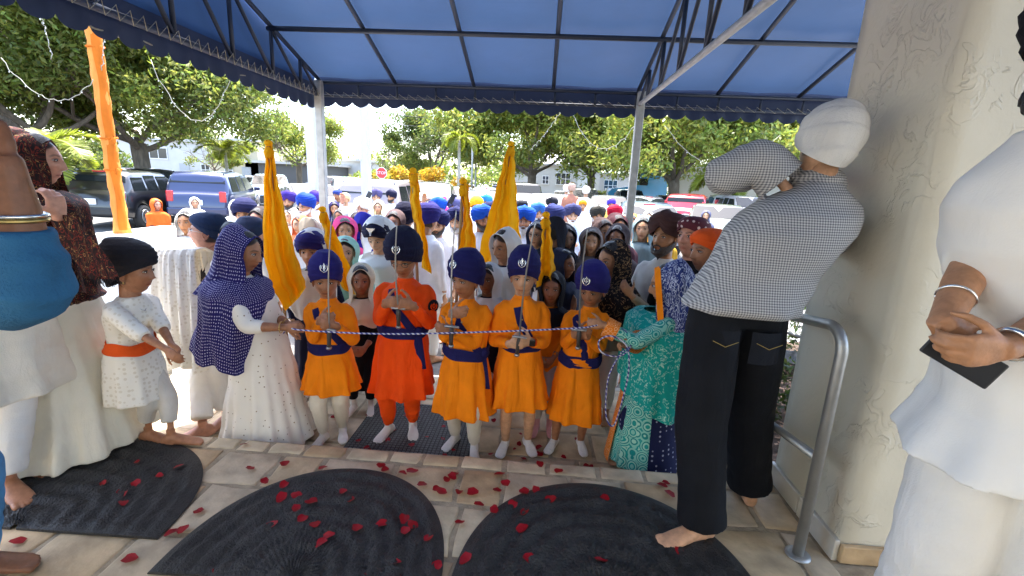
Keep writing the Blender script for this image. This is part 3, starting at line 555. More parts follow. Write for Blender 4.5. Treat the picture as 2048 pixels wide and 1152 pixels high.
def car_mesh(kind):
    """Returns part builders for one vehicle pointing to +X (front), rear at x=0."""
    c=CARS[kind]; L_,W2,up=c['L'],c['W']/2,np.array(c['up']); belt=c['belt']; parts={}
    xs=np.unique(np.r_[vrange(0,1,60),up[:,0]]); body=MB(); rings=[]
    def top(x): return float(np.interp(x,up[:,0],up[:,1]))
    wheels=(.19,.80); wr=.34 if kind!='sedan' else .32
    def zb(x):
        z=.24+.05*(abs(x-.5)*2)**4*3
        for w in wheels:
            d=(x-w)*L_
            if abs(d)<wr+.05: z=max(z,wr+math.sqrt(max(0,(wr+.05)**2-d*d))-.02)
        return z
    def half(x):
        e=min(x,1-x); return W2*(1-.16*math.exp(-e/.035)-.04*math.exp(-e/.12))
    for x in xs:
        t=top(x); w=half(x); b_=min(belt,t-.02)*1.0; gh=max(0,t-b_); wt=w-.30*gh*1.0 if gh>.1 else w-.06; zlow=zb(x)
        zl=min(zlow,b_-.05); pts=[(0,zl),(w*.86,zl),(w*.965,zl+.04 if zl<b_-.1 else zl),(w,zl+(b_-zl)*.45),(w*.992,b_-.03 if b_-.03>zl else b_),(w*.965,b_+.015*min(1,gh/.1)),(wt+.015,t-min(.10,gh*.5)-.0),(wt-.10,t-.012),(0,t+.008)]
        ring=[(x*L_,y,z) for y,z in pts]+[(x*L_,-y,z) for y,z in pts[-2:0:-1]]
        rings.append(ring)
    body.grid(np.array(rings)[:,::-1],closed_v=True,caps=True); parts['body']=body
    # glass
    def wt(x): t=top(x); return half(x)-.30*(t-belt)
    g0,g1=c['gl']
    roofx=[q for q in up if q[1]>c['H']-.12]; rx0,rx1=roofx[0][0],roofx[-1][0]
    def panel(quad,n=1,off=.012,nrm=None):
        m=MB(); q=np.array(quad,float); nn=np.cross(q[1]-q[0],q[3]-q[0]); nn/=np.linalg.norm(nn)
        if nrm is not None and nn.dot(nrm)<0: nn=-nn
        v=np.r_[q+nn*off,q-nn*.03]; m.add(v,[(0,1,2,3),(7,6,5,4),(0,4,5,1),(1,5,6,2),(2,6,7,3),(3,7,4,0)],smooth=False); return m
    zt=c['H']-.10
    xr_b=np.interp(0,[0,1],[0,1]);
    # windscreen
    xa=g1-.012; xb=rx1+.012; za,zb2=top(xa),top(xb)
    parts['windscreen']=panel([(xa*L_,half(xa)*.88,za),(xa*L_,-half(xa)*.88,za),(xb*L_,-(wt(xb)-.03),zb2-.01),(xb*L_,wt(xb)-.03,zb2-.01)],nrm=np.array([1,0,1.]))
    xa=g0+.008 if kind!='pickup' else g0+.006; xb=rx0-.008; 
    parts['rear_window']=panel([(xa*L_,half(xa)*.84,max(top(xa),belt+.02)),(xa*L_,-half(xa)*.84,max(top(xa),belt+.02)),(xb*L_,-(wt(xb)-.05),top(xb)-.015),(xb*L_,wt(xb)-.05,top(xb)-.015)],nrm=np.array([-1,0,.6]))
    sides=[]; n=3 if kind!='pickup' else 2; a0,a1=rx0+.005,rx1+.01
    for sgn in (-1,1):
        for k in range(n):
            u0=a0+(a1-a0)*k/n+.012; u1=a0+(a1-a0)*(k+1)/n-.012
            lo0=u0 if k else (g0+a0)/2+.02; lo1=u1 if k<n-1 else (g1+a1)/2+.02
            zlo=belt+.05; zhi=min(top(u0),top(u1))-.13
            def yy(x,z): t=top(x); gh=t-belt; f=(z-belt)/max(.05,gh-.1); return half(x)*.965+(half(x)-.30*gh+.015-half(x)*.965)*min(1,f)
            sides.append(panel([(lo0*L_,sgn*yy(max(lo0,a0),zlo),zlo),(lo1*L_,sgn*yy(min(lo1,a1),zlo),zlo),(u1*L_,sgn*yy(u1,zhi),zhi),(u0*L_,sgn*yy(u0,zhi),zhi)],off=.014,nrm=np.array([0,sgn,.2])))
    parts['side_window']=sides
    W_l=[]
    for w in wheels:
        for sgn in (-1,1): W_l.append((w*L_,sgn*(W2-.11),wr))
    parts['wheels']=(W_l,wr)
    h=W2
    tl=[];hl=[]
    for sgn in (-1,1):
        m=MB(); y=sgn*h*.80
        if kind in('suv',): m.box((.035,sgn*h*.80,.98),(.10,.30,.14),bev=.02); m.box((.14,sgn*h*.80,1.20),(.10,.12,.42),bev=.03)
        elif kind=='van': m.box((.05,sgn*h*.74,.98),(.09,.20,.34),bev=.03)
        elif kind=='pickup': m.box((.01,sgn*h*.86,1.0),(.07,.18,.36),bev=.03)
        else: m.box((.035,sgn*h*.76,.86),(.10,.38,.15),bev=.03)
        tl.append(m); m=MB(); zf=top(.975)-.14; m.box((L_*.985,sgn*h*.68,zf),(.14,.40,.14),bev=.03); hl.append(m)
    parts['tail_lamp']=tl; parts['head_lamp']=hl
    m=MB(); m.box((.01,0,.52),(.10,h*1.72,.24),bev=.05); parts['rear_bumper']=m
    m=MB(); m.box((L_-.005,0,.46),(.12,h*1.66,.26),bev=.05); parts['front_bumper']=m
    m=MB(); m.box((L_-.03,0,top(.985)-.16),(.08,h*.9,.16),bev=.02); parts['grille']=m
    m=MB(); m.box((-.005,0,.80),(.03,.32,.16)); parts['plate']=m
    m=MB(); m.box(((rx0+.012)*L_,0,c['H']-.055),(.05,.36,.035),bev=.01); parts['brake_light']=m
    mr=[]
    for sgn in (-1,1): m=MB(); m.box(((g1-.05)*L_,sgn*(h+.07),belt+.08),(.12,.2,.14),bev=.03); mr.append(m)
    parts['mirror']=mr
    return parts
_cc={}
def vehicle(kind,pt,px,y,rz,label,group='cars parked in the lot',px_y=420,dx=0):
    if kind not in _cc:
        P=car_mesh(kind); d={}
        for k,v in P.items():
            if k=='wheels': d[k]=v
            elif isinstance(v,list): d[k]=[q.mesh(k) for q in v]
            else: d[k]=[v.mesh(k)]
        t=MB(); th=np.arange(24)*2*PI/24; wr=P['wheels'][1]
        prof=[(-.10,.62),(-.11,.92),(-.08,1.0),(.08,1.0),(.11,.92),(.10,.62)]
        t.grid(np.array([[(wr*r*math.cos(a),o,wr*r*math.sin(a)) for a in th] for o,r in prof]),closed_v=True,caps=True)
        r=MB(); r.grid(np.array([[(wr*q*math.cos(a),o,wr*q*math.sin(a)) for a in th] for o,q in [(-.112,.64),(-.118,.56),(-.09,.5),(-.095,.12),(-.1,.05)]]),closed_v=True,caps=True)
        for k in range(5): a=2*PI*k/5; r.box((wr*.34*math.cos(a),-.112,wr*.34*math.sin(a)),(.06,.02,.06))
        r2=MB(); r2.merge(r); 
        d['tyre']=t.mesh('tyre'); d['rim']=r.mesh('rim'); _cc[kind]=d
    d=_cc[kind]; p=aty(px,px_y,y); L_=CARS[kind]['L']
    e=empty('parked_car',(float(p[0])+dx,y,Z_CP),rz,label,'pickup' if kind=='pickup' else 'car',group)
    mt={'body':PAINT[pt],'windscreen':M_cgl,'rear_window':M_cgl,'side_window':M_cgl,'tail_lamp':M_tail,'head_lamp':M_head,'rear_bumper':M_trimb if kind in('suv','pickup') else PAINT[pt],'front_bumper':M_trimb if kind in('suv','pickup') else PAINT[pt],'grille':M_trimb,'plate':M_plate,'brake_light':M_tail,'mirror':PAINT[pt]}
    nm={'plate':'number_plate'}
    for k,ms in d.items():
        if k in('wheels','tyre','rim'): continue
        for me in ms:
            o=link(nm.get(k,k),me,e)
            if len(me.materials)==0: me.materials.append(None)
            o.material_slots[0].link='OBJECT'; o.material_slots[0].material=mt[k]; o.location=(-L_/2,0,0)
    for (wx,wy,wz) in d['wheels'][0]:
        w=bpy.data.objects.new('wheel',None); col.objects.link(w); w.parent=e
        # the wheel itself: tyre mesh with the rim as its piece
        bpy.data.objects.remove(w)
        t=link('wheel',d['tyre'],e); t.location=(wx-L_/2,wy,wz)
        if len(d['tyre'].materials)==0: d['tyre'].materials.append(M_tyre); d['rim'].materials.append(M_rim)
        if wy>0: t.rotation_euler=(0,0,PI)
        link('rim',d['rim'],t)
    return e
R90=PI/2
# rear views have the nose pointing away from the camera (+Y): rz ~ 90 degrees
vehicle('suv','black',280,14.8,math.radians(103),'black crossover with red tail lamps behind the orange pole',px_y=410)
vehicle('van','navy',440,16.4,math.radians(111),'dark navy minivan with white and red tail lamps left of the flag',px_y=410)
vehicle('suv','black',120,17.5,math.radians(115),'black car behind the palm fronds at the far left')
vehicle('sedan','red',285,21.5,R90-.3,'dark red sedan roof showing behind the black crossover')
vehicle('suv','black',330,25,R90-.2,'black car in the second row behind the navy minivan')
vehicle('suv','lblue',545,24,-R90+.5,'light blue hatchback partly hidden by the tallest left flag')
vehicle('sedan','white',622,17.5,-R90+.75,'white sedan with a big bright windscreen beside the white post')
vehicle('suv','silver',700,26,-R90+.5,'silver four by four right of the left canopy post')
vehicle('van','maroon',778,14.5,R90+.05,'silver minivan with dark rear window behind the crowd',px_y=410)
vehicle('sedan','grey',770,27,R90-.2,'dark sedan roof behind the silver minivan')
vehicle('suv','black',868,21.5,-R90+.12,'black four by four facing the camera behind the third flag')
vehicle('sedan','white',972,29,R90,'white sedan in the back row left of the tallest right flag')
vehicle('sedan','silver',968,20,-R90,'silver car nose on behind the fourth flag')
vehicle('pickup','black',1048,25,-R90,'black pickup facing the camera right of the tallest right flag')
vehicle('sedan','white',1096,19.5,-R90,'white sedan behind the blue turbans')
vehicle('sedan','grey',1215,22,-R90-.12,'grey sedan facing the camera left of the right canopy post')
vehicle('sedan','silver',1288,26,R90,'silver car behind the right canopy post')
vehicle('sedan','blueg',1290,15.2,R90-.1,'blue grey sedan with a reflecting rear window right of the canopy post')
vehicle('suv','red',1376,22,R90-.38,'bright red crossover beside the man in checks')
vehicle('suv','white',1445,28,R90-.2,'white car behind the bright red crossover')
vehicle('sedan','green',1436,16,-R90-.3,'greenish grey car behind the maroon bandana')
for k,(px,kd,pt,y,rz,l) in enumerate(((498,'sedan','silver',31,-R90+.4,'silver car in the far row behind the tallest left flag'),(655,'suv','grey',31,-R90,'grey car in the far row behind the left canopy post'),(735,'sedan','blueg',33,R90,'blue grey car in the far row behind the right white post'),(818,'suv','silver',32,-R90,'silver car in the far row left of the black four by four'),(915,'sedan','grey',27,-R90,'grey sedan in the far row beside the thin palm'),(1010,'suv','navy',33,R90,'navy car in the far row behind the tallest right flag'),(1130,'sedan','silver',30,-R90,'silver sedan in the far row before the white house'),(1165,'suv','black',27,-R90,'black car in the far row left of the grey sedan'),(1258,'suv','grey',34,-R90,'grey car in the far row under the blue tractor'),(1335,'sedan','black',31,R90,'black sedan in the far row under the forked oak'),(1495,'suv','silver',24,-R90,'silver car behind the checked shirt'),(210,'sedan','silver',27,R90+.4,'silver car in the far row at the left behind the black crossover'))): vehicle(kd,pt,px,y,rz,l)
# blue road tractor with white trailer
tp=aty(1290,360,44); M_tb=paint('truck_blue',(.03,.30,.62)); tk=empty('road_tractor',(float(tp[0]),44,Z_CP),0,'bright blue long nosed road tractor behind the right canopy post','truck')
def extrude_profile(prof,y0,y1,m,inset=0):
    n=len(prof); v=[(x,y0,z) for x,z in prof]+[(x,y1,z) for x,z in prof]; m.add(v,[tuple(range(n)),tuple(range(2*n-1,n-1,-1))]+[(k,n+k,n+(k+1)%n,(k+1)%n) for k in range(n)],smooth=False)
m=MB(); extrude_profile([(1.75,.9),(1.75,3.95),(.9,3.98),(-.3,3.75),(-.9,3.3),(-.85,2.9),(-.6,2.75),(-.95,2.0),(-1.5,1.9),(-3.1,1.65),(-3.4,1.3),(-3.4,.8)],-1.2,1.2,m); m.build('cab',M_tb,tk)
m=MB(); m.box((.75,-1.22,3.1),(.5,.04,.35)); m.build('side_window',M_cgl,tk); m=MB(); m.add([(-.95,-1.1,2.05),(-.95,1.1,2.05),(-.66,1.1,2.72),(-.66,-1.1,2.72)],[(0,1,2,3)],smooth=False); m.build('windscreen',M_cgl,tk)
m=MB(); m.box((-.35,-1.22,2.35),(.75,.04,.6)); m.build('door_window',M_cgl,tk)
m=MB(); m.box((-3.45,0,1.2),(.08,1.3,.9),bev=.02); m.build('grille',M_chr,tk); m=MB(); m.box((-3.45,0,.65),(.25,2.3,.35),bev=.05); m.build('bumper',M_chr,tk)
for wx in (-2.3,2.3,3.6):
    for wy in (-1.0,1.0):
        m=MB(); m.tube([(wx,wy-.16,.52),(wx,wy,.52),(wx,wy+.16,.52)],.52,20); m.build('wheel',M_tyre,tk)
m=MB(); m.box((3,0,.95),(3,1,.25)); m.build('chassis',M_trimb,tk)
tr=empty('trailer',(float(tp[0])+9.3,44,Z_CP),0,'long white box trailer hitched to the blue road tractor','trailer')
m=MB(); m.box((0,0,2.55),(13.5,2.5,2.8),bev=.04); m.build('box',M_wwall,tr); m=MB(); m.box((-6.95,0,3.1),(.35,1.8,1.4),bev=.06); m.build('cooling_unit',M_trimb,tr); m=MB(); m.box((0,0,1.05),(13.4,2.3,.14)); m.build('side_rail',M_trimb,tr)
for wx in (4,5.3):
    for wy in (-1,1): m=MB(); m.tube([(wx,wy-.16,.52),(wx,wy,.52),(wx,wy+.16,.52)],.52,20); m.build('wheel',M_tyre,tr)
for wy in (-.8,.8): m=MB(); m.box((-4,wy,.5),(.14,.14,1.0)); m.build('landing_leg',M_trimb,tr)
# ================================================================== people: builders
SKIN={'fair':lin('#c99a78'),'tan':lin('#b07f5c'),'brown':lin('#a06d4e'),'deep':lin('#80553c'),'rose':lin('#c08a72')}
def skin(t): return mat('skin_'+t,SKIN[t],rough=.46,var=.22,vscale=38,bump=.14,bscale=130,tint=True,spec=.4)
M_eye=mat('eye_white',(.62,.58,.54),rough=.2); M_iris=mat('eye_iris',(.012,.008,.006),rough=.08)
M_hair=mat('black_hair',(.012,.010,.009),rough=.45,bump=.6,bscale=90,stretch=(4,4,.6)); M_hairg=mat('grey_hair',(.42,.41,.40),rough=.6,bump=.7,bscale=90,stretch=(3,3,.5),var=.3,vscale=12); M_hairw=mat('white_hair',(.72,.71,.69),rough=.6,bump=.7,bscale=90,stretch=(3,3,.5),var=.15,vscale=12)
def nrm(v): v=np.asarray(v,float); return v/(np.linalg.norm(v)+1e-12)
def loftE(m,rings,n=20,p=2.,mi=0,caps=True,fold=None,tint=None):
    """rings: (centre, U, V) semi-axis vectors; superellipse exponent p; fold(i,th)->radius factor."""
    th=np.arange(n)*2*PI/n; c,s=np.cos(th),np.sin(th); ce=np.sign(c)*np.abs(c)**(2/p); se=np.sign(s)*np.abs(s)**(2/p); P=[]
    for i,(o,U,V) in enumerate(rings):
        k=np.ones(n) if fold is None else fold(i,th); P.append(np.asarray(o)+(ce*k)[:,None]*np.asarray(U)+(se*k)[:,None]*np.asarray(V))
    m.grid(np.array(P),closed_v=True,caps=caps,mi=mi,tint=None if tint is None else np.broadcast_to(np.asarray(tint,float),(len(rings)*n,3)))
def remesh(m,vox,smooth=4,relax=.5):
    """Union of overlapping closed pieces into one continuous skin (voxel remesh + Laplacian smoothing). Returns V,F."""
    me=m.mesh('tmp'); o=bpy.data.objects.new('tmp',me); col.objects.link(o); md=o.modifiers.new('r','REMESH'); md.mode='VOXEL'; md.voxel_size=vox
    if smooth: sm=o.modifiers.new('s','SMOOTH'); sm.factor=relax; sm.iterations=smooth
    dg=bpy.context.evaluated_depsgraph_get(); ev=o.evaluated_get(dg); em=ev.to_mesh(); nv=len(em.vertices); V=np.zeros(nv*3); em.vertices.foreach_get('co',V)
    F=[tuple(q.vertices) for q in em.polygons]; ev.to_mesh_clear(); bpy.data.objects.remove(o); bpy.data.meshes.remove(me); return V.reshape(-1,3),F
def head_geo(m,M,res=1.,fem=0,child=0,smile=0,brow=1.,stub=0,mouth=0,mi_eye=1,mi_iris=2,old=0,eyes=1,squint=.0):
    """Head with brow, sockets, nose, lips, chin, ears and eyes. Face looks to -Y, eye line at z=.012. M: 4x4."""
    nu,nv=int(58*res),int(72*res); A=np.array(M)
    u=vrange(.04,PI-.04,nu)[:,None]; t=(np.arange(nv)/nv*2*PI-PI)[None]; lon=t-.42*np.sin(t)     # dense at lon=0 = front
    d=np.stack([np.sin(u)*np.sin(lon),-np.sin(u)*np.cos(lon),np.cos(u)*np.ones_like(lon)],-1)
    a,b_,c=.0735-.002*fem,.096,.121; P=d*np.array([a,b_,c]); x,y,z=P[...,0].copy(),P[...,1].copy(),P[...,2].copy()
    tn=np.clip(-z/.12,0,1); fr=np.clip(-y/.09,0,1)
    x=x*(1-(.27+.05*fem-.10*child)*tn**1.6); y=np.where(y>0,y*(1-.42*tn),y*(1-.10*tn))
    y=np.where(y<0,y*(1-.05*np.clip(z/.1,0,1)),y)
    x=x*(1+.04*child*np.exp(-((z+.035)/.03)**2)*fr)
    g=lambda q,m0,s: np.exp(-((q-m0)/s)**2)
    F=fr**1.2; dy=np.zeros_like(x); ax=np.abs(x)
    npf=np.where(z>-.030,np.clip((.022-z)/.052,0,1)**1.1,np.clip(1-(-.030-z)/.012,0,1))
    nz=.0235*(1-.25*child-.1*fem); dy-=nz*npf*g(x,0,.0105+.004*np.clip(-z/.03,0,1))
    dy-=.009*g(ax,.0135,.0075)*g(z,-.031,.0085)
    dy+=(.0105)*g(ax,.031,.017)*g(z,.011,.012)
    dy-=.0055*(1-.5*fem)*g(z,.031,.009)*g(ax,.025,.026)
    dy-=.0045*g(ax,.043,.018)*g(z,-.022,.018)
    dy-=.0050*g(z,-.0565,.0055)*g(x,0,.019)+.0062*g(z,-.0690,.006)*g(x,0,.017)
    dy+=.0045*g(z,-.0628,.0028)*g(x,0,.021)+.004*g(z,-.080,.006)*g(x,0,.018)
    dy-=.0075*g(z,-.099,.013)*g(x,0,.021)
    if mouth: dy+=.010*mouth*g(z,-.0632,.0055)*g(x,0,.012)
    if old: dy+=.0022*old*g(np.abs(ax-.026-.5*(-.03-z)*.3),0,.004)*g(z,-.05,.02)
    y=y+dy*F
    V=np.stack([x,y,z],-1)
    T=np.ones(V.shape); 
    def dark(mask,colr): 
        nonlocal T; k=(mask*np.clip(F*1.3,0,1))[...,None]; T=T*(1-k)+np.array(colr)*k
    bz=.0285+.006*np.clip((ax-.012)/.02,0,1)-.012*np.clip((ax-.036)/.02,0,1)
    dark(.92*np.clip(brow,0,1)*np.exp(-np.abs((z-bz)/(.0042))**3)*np.clip((ax-.009)/.004,0,1)*np.clip((.053-ax)/.008,0,1),(.10,.09,.09))
    dark(.35*g(ax,.031,.017)*g(z,.012,.011),(.45,.36,.34))
    lipm=np.clip(1.2*g(x,0,.0215)**.6*np.exp(-np.abs((z+.0627)/.0105)**4),0,1); dark(.6*lipm,(.82,.46,.46))
    dark(.85*np.exp(-((z+.0628-(.05*smile*ax))/.0021)**2)*np.clip((.024-ax)/.004,0,1),(.22,.12,.12))
    if mouth: dark(np.clip(1.4*g(z,-.0632,.005)*g(x,0,.011),0,1),(.10,.05,.05))
    dark(.7*g(ax,.0085,.004)*g(z,-.0395,.003),(.3,.2,.2))
    dark(.25*g(ax,.04,.02)*g(z,-.03,.02),(1.05,.8,.76))
    if stub: dark(stub*np.clip((-.036-z)/.012,0,1)*(1-.9*lipm),(.30,.27,.26)); 
    if stub>.5: dark(.8*stub*np.exp(-((z+.049)/.006)**2)*np.clip((.03-ax)/.006,0,1),(.2,.18,.18))
    hm=np.clip((z-(.078-.03*np.clip(ax/.06,0,1)))/.006,0,1)+np.clip((y-.0)/.012,0,1)*np.clip((z+.06)/.01,0,1); hm=np.clip(hm,0,1)[...,None]; T=T*(1-hm)+np.array([.06,.055,.055])*hm
    hh=MB(); hh.grid(V,closed_v=True,caps=True,tint=T)
    if eyes:
        for s in (-1,1):
            cy=-.0765 if not child else -.0775
            hh.ell((s*.0312,cy,.0105),(.0150,.0105,.0066-.002*squint),8,12,mi=mi_eye)
            hh.ell((s*.0312,cy-.0076,.0105),(.0060,.0042,.0060-.0014*squint),6,10,mi=mi_iris)
            th=vrange(.18,PI-.18,9); hh.tube(np.stack([s*.0312+.0165*np.cos(th),cy-.0045-.0045*np.sin(th),.0095+(.0078-.002*squint)*np.sin(th)],-1),[.0016]+[.0026]*7+[.0016],6,tint=(.13,.10,.10))
            th=vrange(PI+.3,2*PI-.3,7); hh.tube(np.stack([s*.0312+.0155*np.cos(th),cy-.005+0*th,.0105+.0075*np.sin(th)],-1),.0018,5,tint=(.62,.5,.47))
    for s in (-1,1):   # ears: outer shell, rim and lobe
        e=MB(); e.ell((s*.077,.012,-.004),(.0075,.019,.031),8,10,tint=(.93,.86,.84)); th=vrange(-.5,PI+1.1,12)
        e.tube(np.stack([s*.083+0*th,.012+.0175*np.cos(th)*1.0,.0+.027*np.sin(th)],-1),.0042,6,tint=(1,.92,.9)); e.ell((s*.080,.006,-.031),(.006,.008,.009),6,8); hh.merge(e)
    m.merge(hh,A)
def foot_geo(m,ankle,direction,L_,bare=True,toe_spread=1.,w=1.):
    """A foot from heel to toes on the ground below the ankle; bare feet get five toes."""
    dx=nrm([direction[0],direction[1],0]); sx=np.array([-dx[1],dx[0],0]); z0=ankle[2]; k=L_/.25; up=np.array([0,0,1.]); a0=np.array([ankle[0],ankle[1],0.])
    st=[(-.062,.020,.018,.022),(-.055,.030,.032,.034),(-.02,.034,.042,.044),(.03,.034,.040,.042),(.08,.040,.030,.031),(.125,.045,.021,.022),(.158,.044,.016,.0165),(.175 if bare else .185,.034 if bare else .030,.012,.0125)]
    loftE(m,[(a0+dx*q*k+up*(ankle[3]+zc*k),sx*ww*k*w,up*hh*k) for q,ww,hh,zc in st],16,2.3)
    if bare:
        for i,(off,ln,r) in enumerate(((-.030,.205,.0125),(-.011,.207,.0092),(.004,.202,.0085),(.018,.194,.008),(.031,.183,.0075))):
            p0=a0+dx*.155*k+sx*off*k*toe_spread+up*(ankle[3]+.015*k); p1=a0+dx*(ln-.012)*k+sx*off*1.1*k*toe_spread+up*(ankle[3]+.0125*k); m.tube([p0,(p0+p1)/2+up*.003,p1,p1+dx*.010*k-up*.002],[r*k,r*k,r*k*1.05,r*k*.5],8)
def hand_geo(m,wrist,fdir,palm_n,L_=.18,curl=.5,thumb=1,spread=.25,thumb_curl=.4):
    """Hand: palm, four fingers of unequal length with knuckle bends, thumb from the side of the palm.
    fdir: direction wrist->fingers, palm_n: direction the palm faces; thumb=+1/-1 side."""
    f=nrm(fdir); n=np.asarray(palm_n,float); n=nrm(n-f*f.dot(n)); s=np.cross(n,f)*thumb; k=L_/.18; w0=np.asarray(wrist,float)
    loftE(m,[(w0-f*.02*k,s*.027*k,n*.021*k),(w0+f*.01*k,s*.030*k,n*.021*k),(w0+f*.04*k,s*.040*k,n*.019*k),(w0+f*.075*k,s*.042*k,n*.0155*k),(w0+f*.092*k,s*.038*k,n*.0125*k)],14,2.5)
    for i,(off,ln) in enumerate(((.029,.078),(.0095,.088),(-.0105,.082),(-.029,.064))):
        p=w0+f*(.086-.004*abs(i-1))*k+s*off*k; d=nrm(f+s*spread*(.5-i/3)*.55); pts=[p-d*.012*k,p]; ang=0
        for q,(fr,bd) in enumerate(((.44,.75),(.32,1.0),(.24,.8))):
            ang+=curl*bd*(1.05+.05*i); dd=d*math.cos(ang)+n*math.sin(ang); p=p+dd*ln*fr*k; pts.append(p)
        r=np.array([.0098,.0098,.0092,.0083,.0062])*k*(.92 if i==3 else 1); m.tube(pts,r,8); m.ell(pts[-1],(r[-1],)*3,5,7)
    p=w0+f*.022*k+s*.026*k; d=nrm(s*.85+f*.62+n*.25); pts=[p-d*.008*k,p]; ang=0
    for fr,bd in ((.042,.2),(.033,.7),(.026,.7)):
        ang+=thumb_curl*bd; dd=nrm(d*math.cos(ang)+(n*.75+f*.5-s*.25)*math.sin(ang)); p=p+dd*fr*k; pts.append(p)
    m.tube(pts,np.array([.0125,.0125,.0112,.0098,.0068])*k,8); m.ell(pts[-1],(.0066*k,)*3,5,7)
def turban_dome(M,hexm,w=.108,d=.118,h=.205,low=.040,back=-.03,folds=6,emb=None,parent=None,wrap=1.,name='turban',peak=0.,tiltb=.02,ear=.0,seed=0,vfront=0.):
    """Wrapped turban: stacked cloth turns with overlapping edges. low: brow height at front, back: height at the nape."""
    m=MB(); nt,nv=46,56; th=np.arange(nv)*2*PI/nv; P=np.zeros((nt,nv,3)); r=np.random.default_rng(seed); ph=r.uniform(0,6)
    fx=np.sin(th); fy=-np.cos(th); front=np.clip(-fy,0,1)
    zl=low*(.5+.5*np.cos(th))+back*(.5-.5*np.cos(th))-ear*np.abs(fx)**2+vfront*np.exp(-(np.where(th>PI,th-2*PI,th)/.42)**2)
    for i in range(nt):
        t=i/(nt-1); s=math.sin(min(1,(t*.985+.0))*PI/2); c_=math.cos(t*.985*PI/2)
        prof=(.80+.62*math.sin(PI*min(t*1.25+.06,1))**.9*.36)*(max(c_,0)**(.42)) 
        z=zl+(h-zl)*(s**1.0)
        q=t*folds+wrap*(.42*fx*np.sign(np.cos(th)*.0+1)+.5*np.cos(th))*(.6)+ph; saw=(q%1.0); rr=prof*(1+.055*(saw-.5)*(1-t**3))+.004*np.sin(q*2*PI*2)*(1-t)
        bul=1.14
        P[i]=np.stack([w*bul*rr*fx,d*bul*rr*fy+tiltb*t+.004,z],-1)
        if peak: P[i,:,0]*=1+peak*np.clip(1-abs(t-.55)/.4,0,1)*.25
    m.grid(P,closed_v=True,caps=False); m.grid(np.stack([P[0],P[0]*np.array([.88,.88,1])+np.array([0,0,.012])]),closed_v=True); m.add(np.r_[P[-1],[P[-1].mean(0)+[0,0,.002]]],[(j,(j+1)%nv,nv) for j in range(nv)])
    mm=MB(); mm.merge(m,M); o=mm.build(name,hexm,parent); return o,P
def turban_punjabi(M,mt,parent,w=.128,d=.128,h=.200,seed=0,name='turban',low=.052):
    """Peaked turban: layers rise from the sides to a pointed centre line and leave an inverted V on the forehead."""
    nt,nv=36,56; th=(np.arange(nv)/nv)*2*PI-PI; P=np.zeros((nt,nv,3)); ath=np.abs(th); fx=np.sin(th); fy=-np.cos(th); r=np.random.default_rng(seed); ph=r.uniform(0,1)
    zl=low-.034*np.clip(ath/1.1,0,1)**.8-.035*np.clip((ath-1.1)/1.6,0,1)+.03*np.exp(-(ath/.22)**2)
    for i in range(nt):
        t=i/(nt-1); s=math.sin(t*PI/2*.98); c_=max(math.cos(t*PI/2*.98),0)
        prof=(.82+.20*math.sin(PI*min(1,t*1.1)))*c_**.38; side=1+.10*np.sin(ath)**2*math.sin(PI*t)
        q=(t*6.5-1.15*np.clip(ath,0,1.8)+ph)%1.0; rr=prof*side*(1+.065*(q-.5)*(1-t**4)); hh=h*(1+.10*np.exp(-(ath/.5)**2))
        P[i]=np.stack([w*1.08*rr*fx,d*1.08*rr*fy+.012+.010*t,zl+(hh-zl)*s],-1)
    m=MB(); m.grid(P,closed_v=True); m.add(np.r_[P[-1],[P[-1].mean(0)]],[(j,(j+1)%nv,nv) for j in range(nv)]); m.grid(np.stack([P[0],P[0]*np.array([.86,.86,1])+np.array([0,0,.01])]),closed_v=True)
    mm=MB(); mm.merge(m,M); return mm.build(name,mt,parent)
def hair_geo(M,mt,parent,vol=1.06,bun=0,bangs=.078,name='hair'):
    nu,nv=26,40; u=vrange(.02,2.0,nu)[:,None]; t=(np.arange(nv)*2*PI/nv)[None]; fy=-np.cos(t); side=np.abs(np.sin(t))
    lim=np.where(fy<0,.62+.55*np.clip(1-(-fy),0,1)**.8,1.2+.9*np.clip(fy,0,1)); uu=u/2.0*lim*1.0
    x=np.sin(uu)*np.sin(t)*.0775*vol; y=-np.sin(uu)*np.cos(t)*.1005*vol+.003; z=np.cos(uu)*.124*vol
    g=np.stack([x,y,z*np.ones_like(x)],-1); g[...,1]+=.0; m=MB(); gg=g+ (wob(g,.0022,160,5)[...,None])*nrm([0,0,1]); m.grid(gg,closed_v=True)
    if bun: m.ell((0,.115,.0),(.045,.04,.045),8,10)
    mm=MB(); mm.merge(m,M); return mm.build(name,mt,parent)
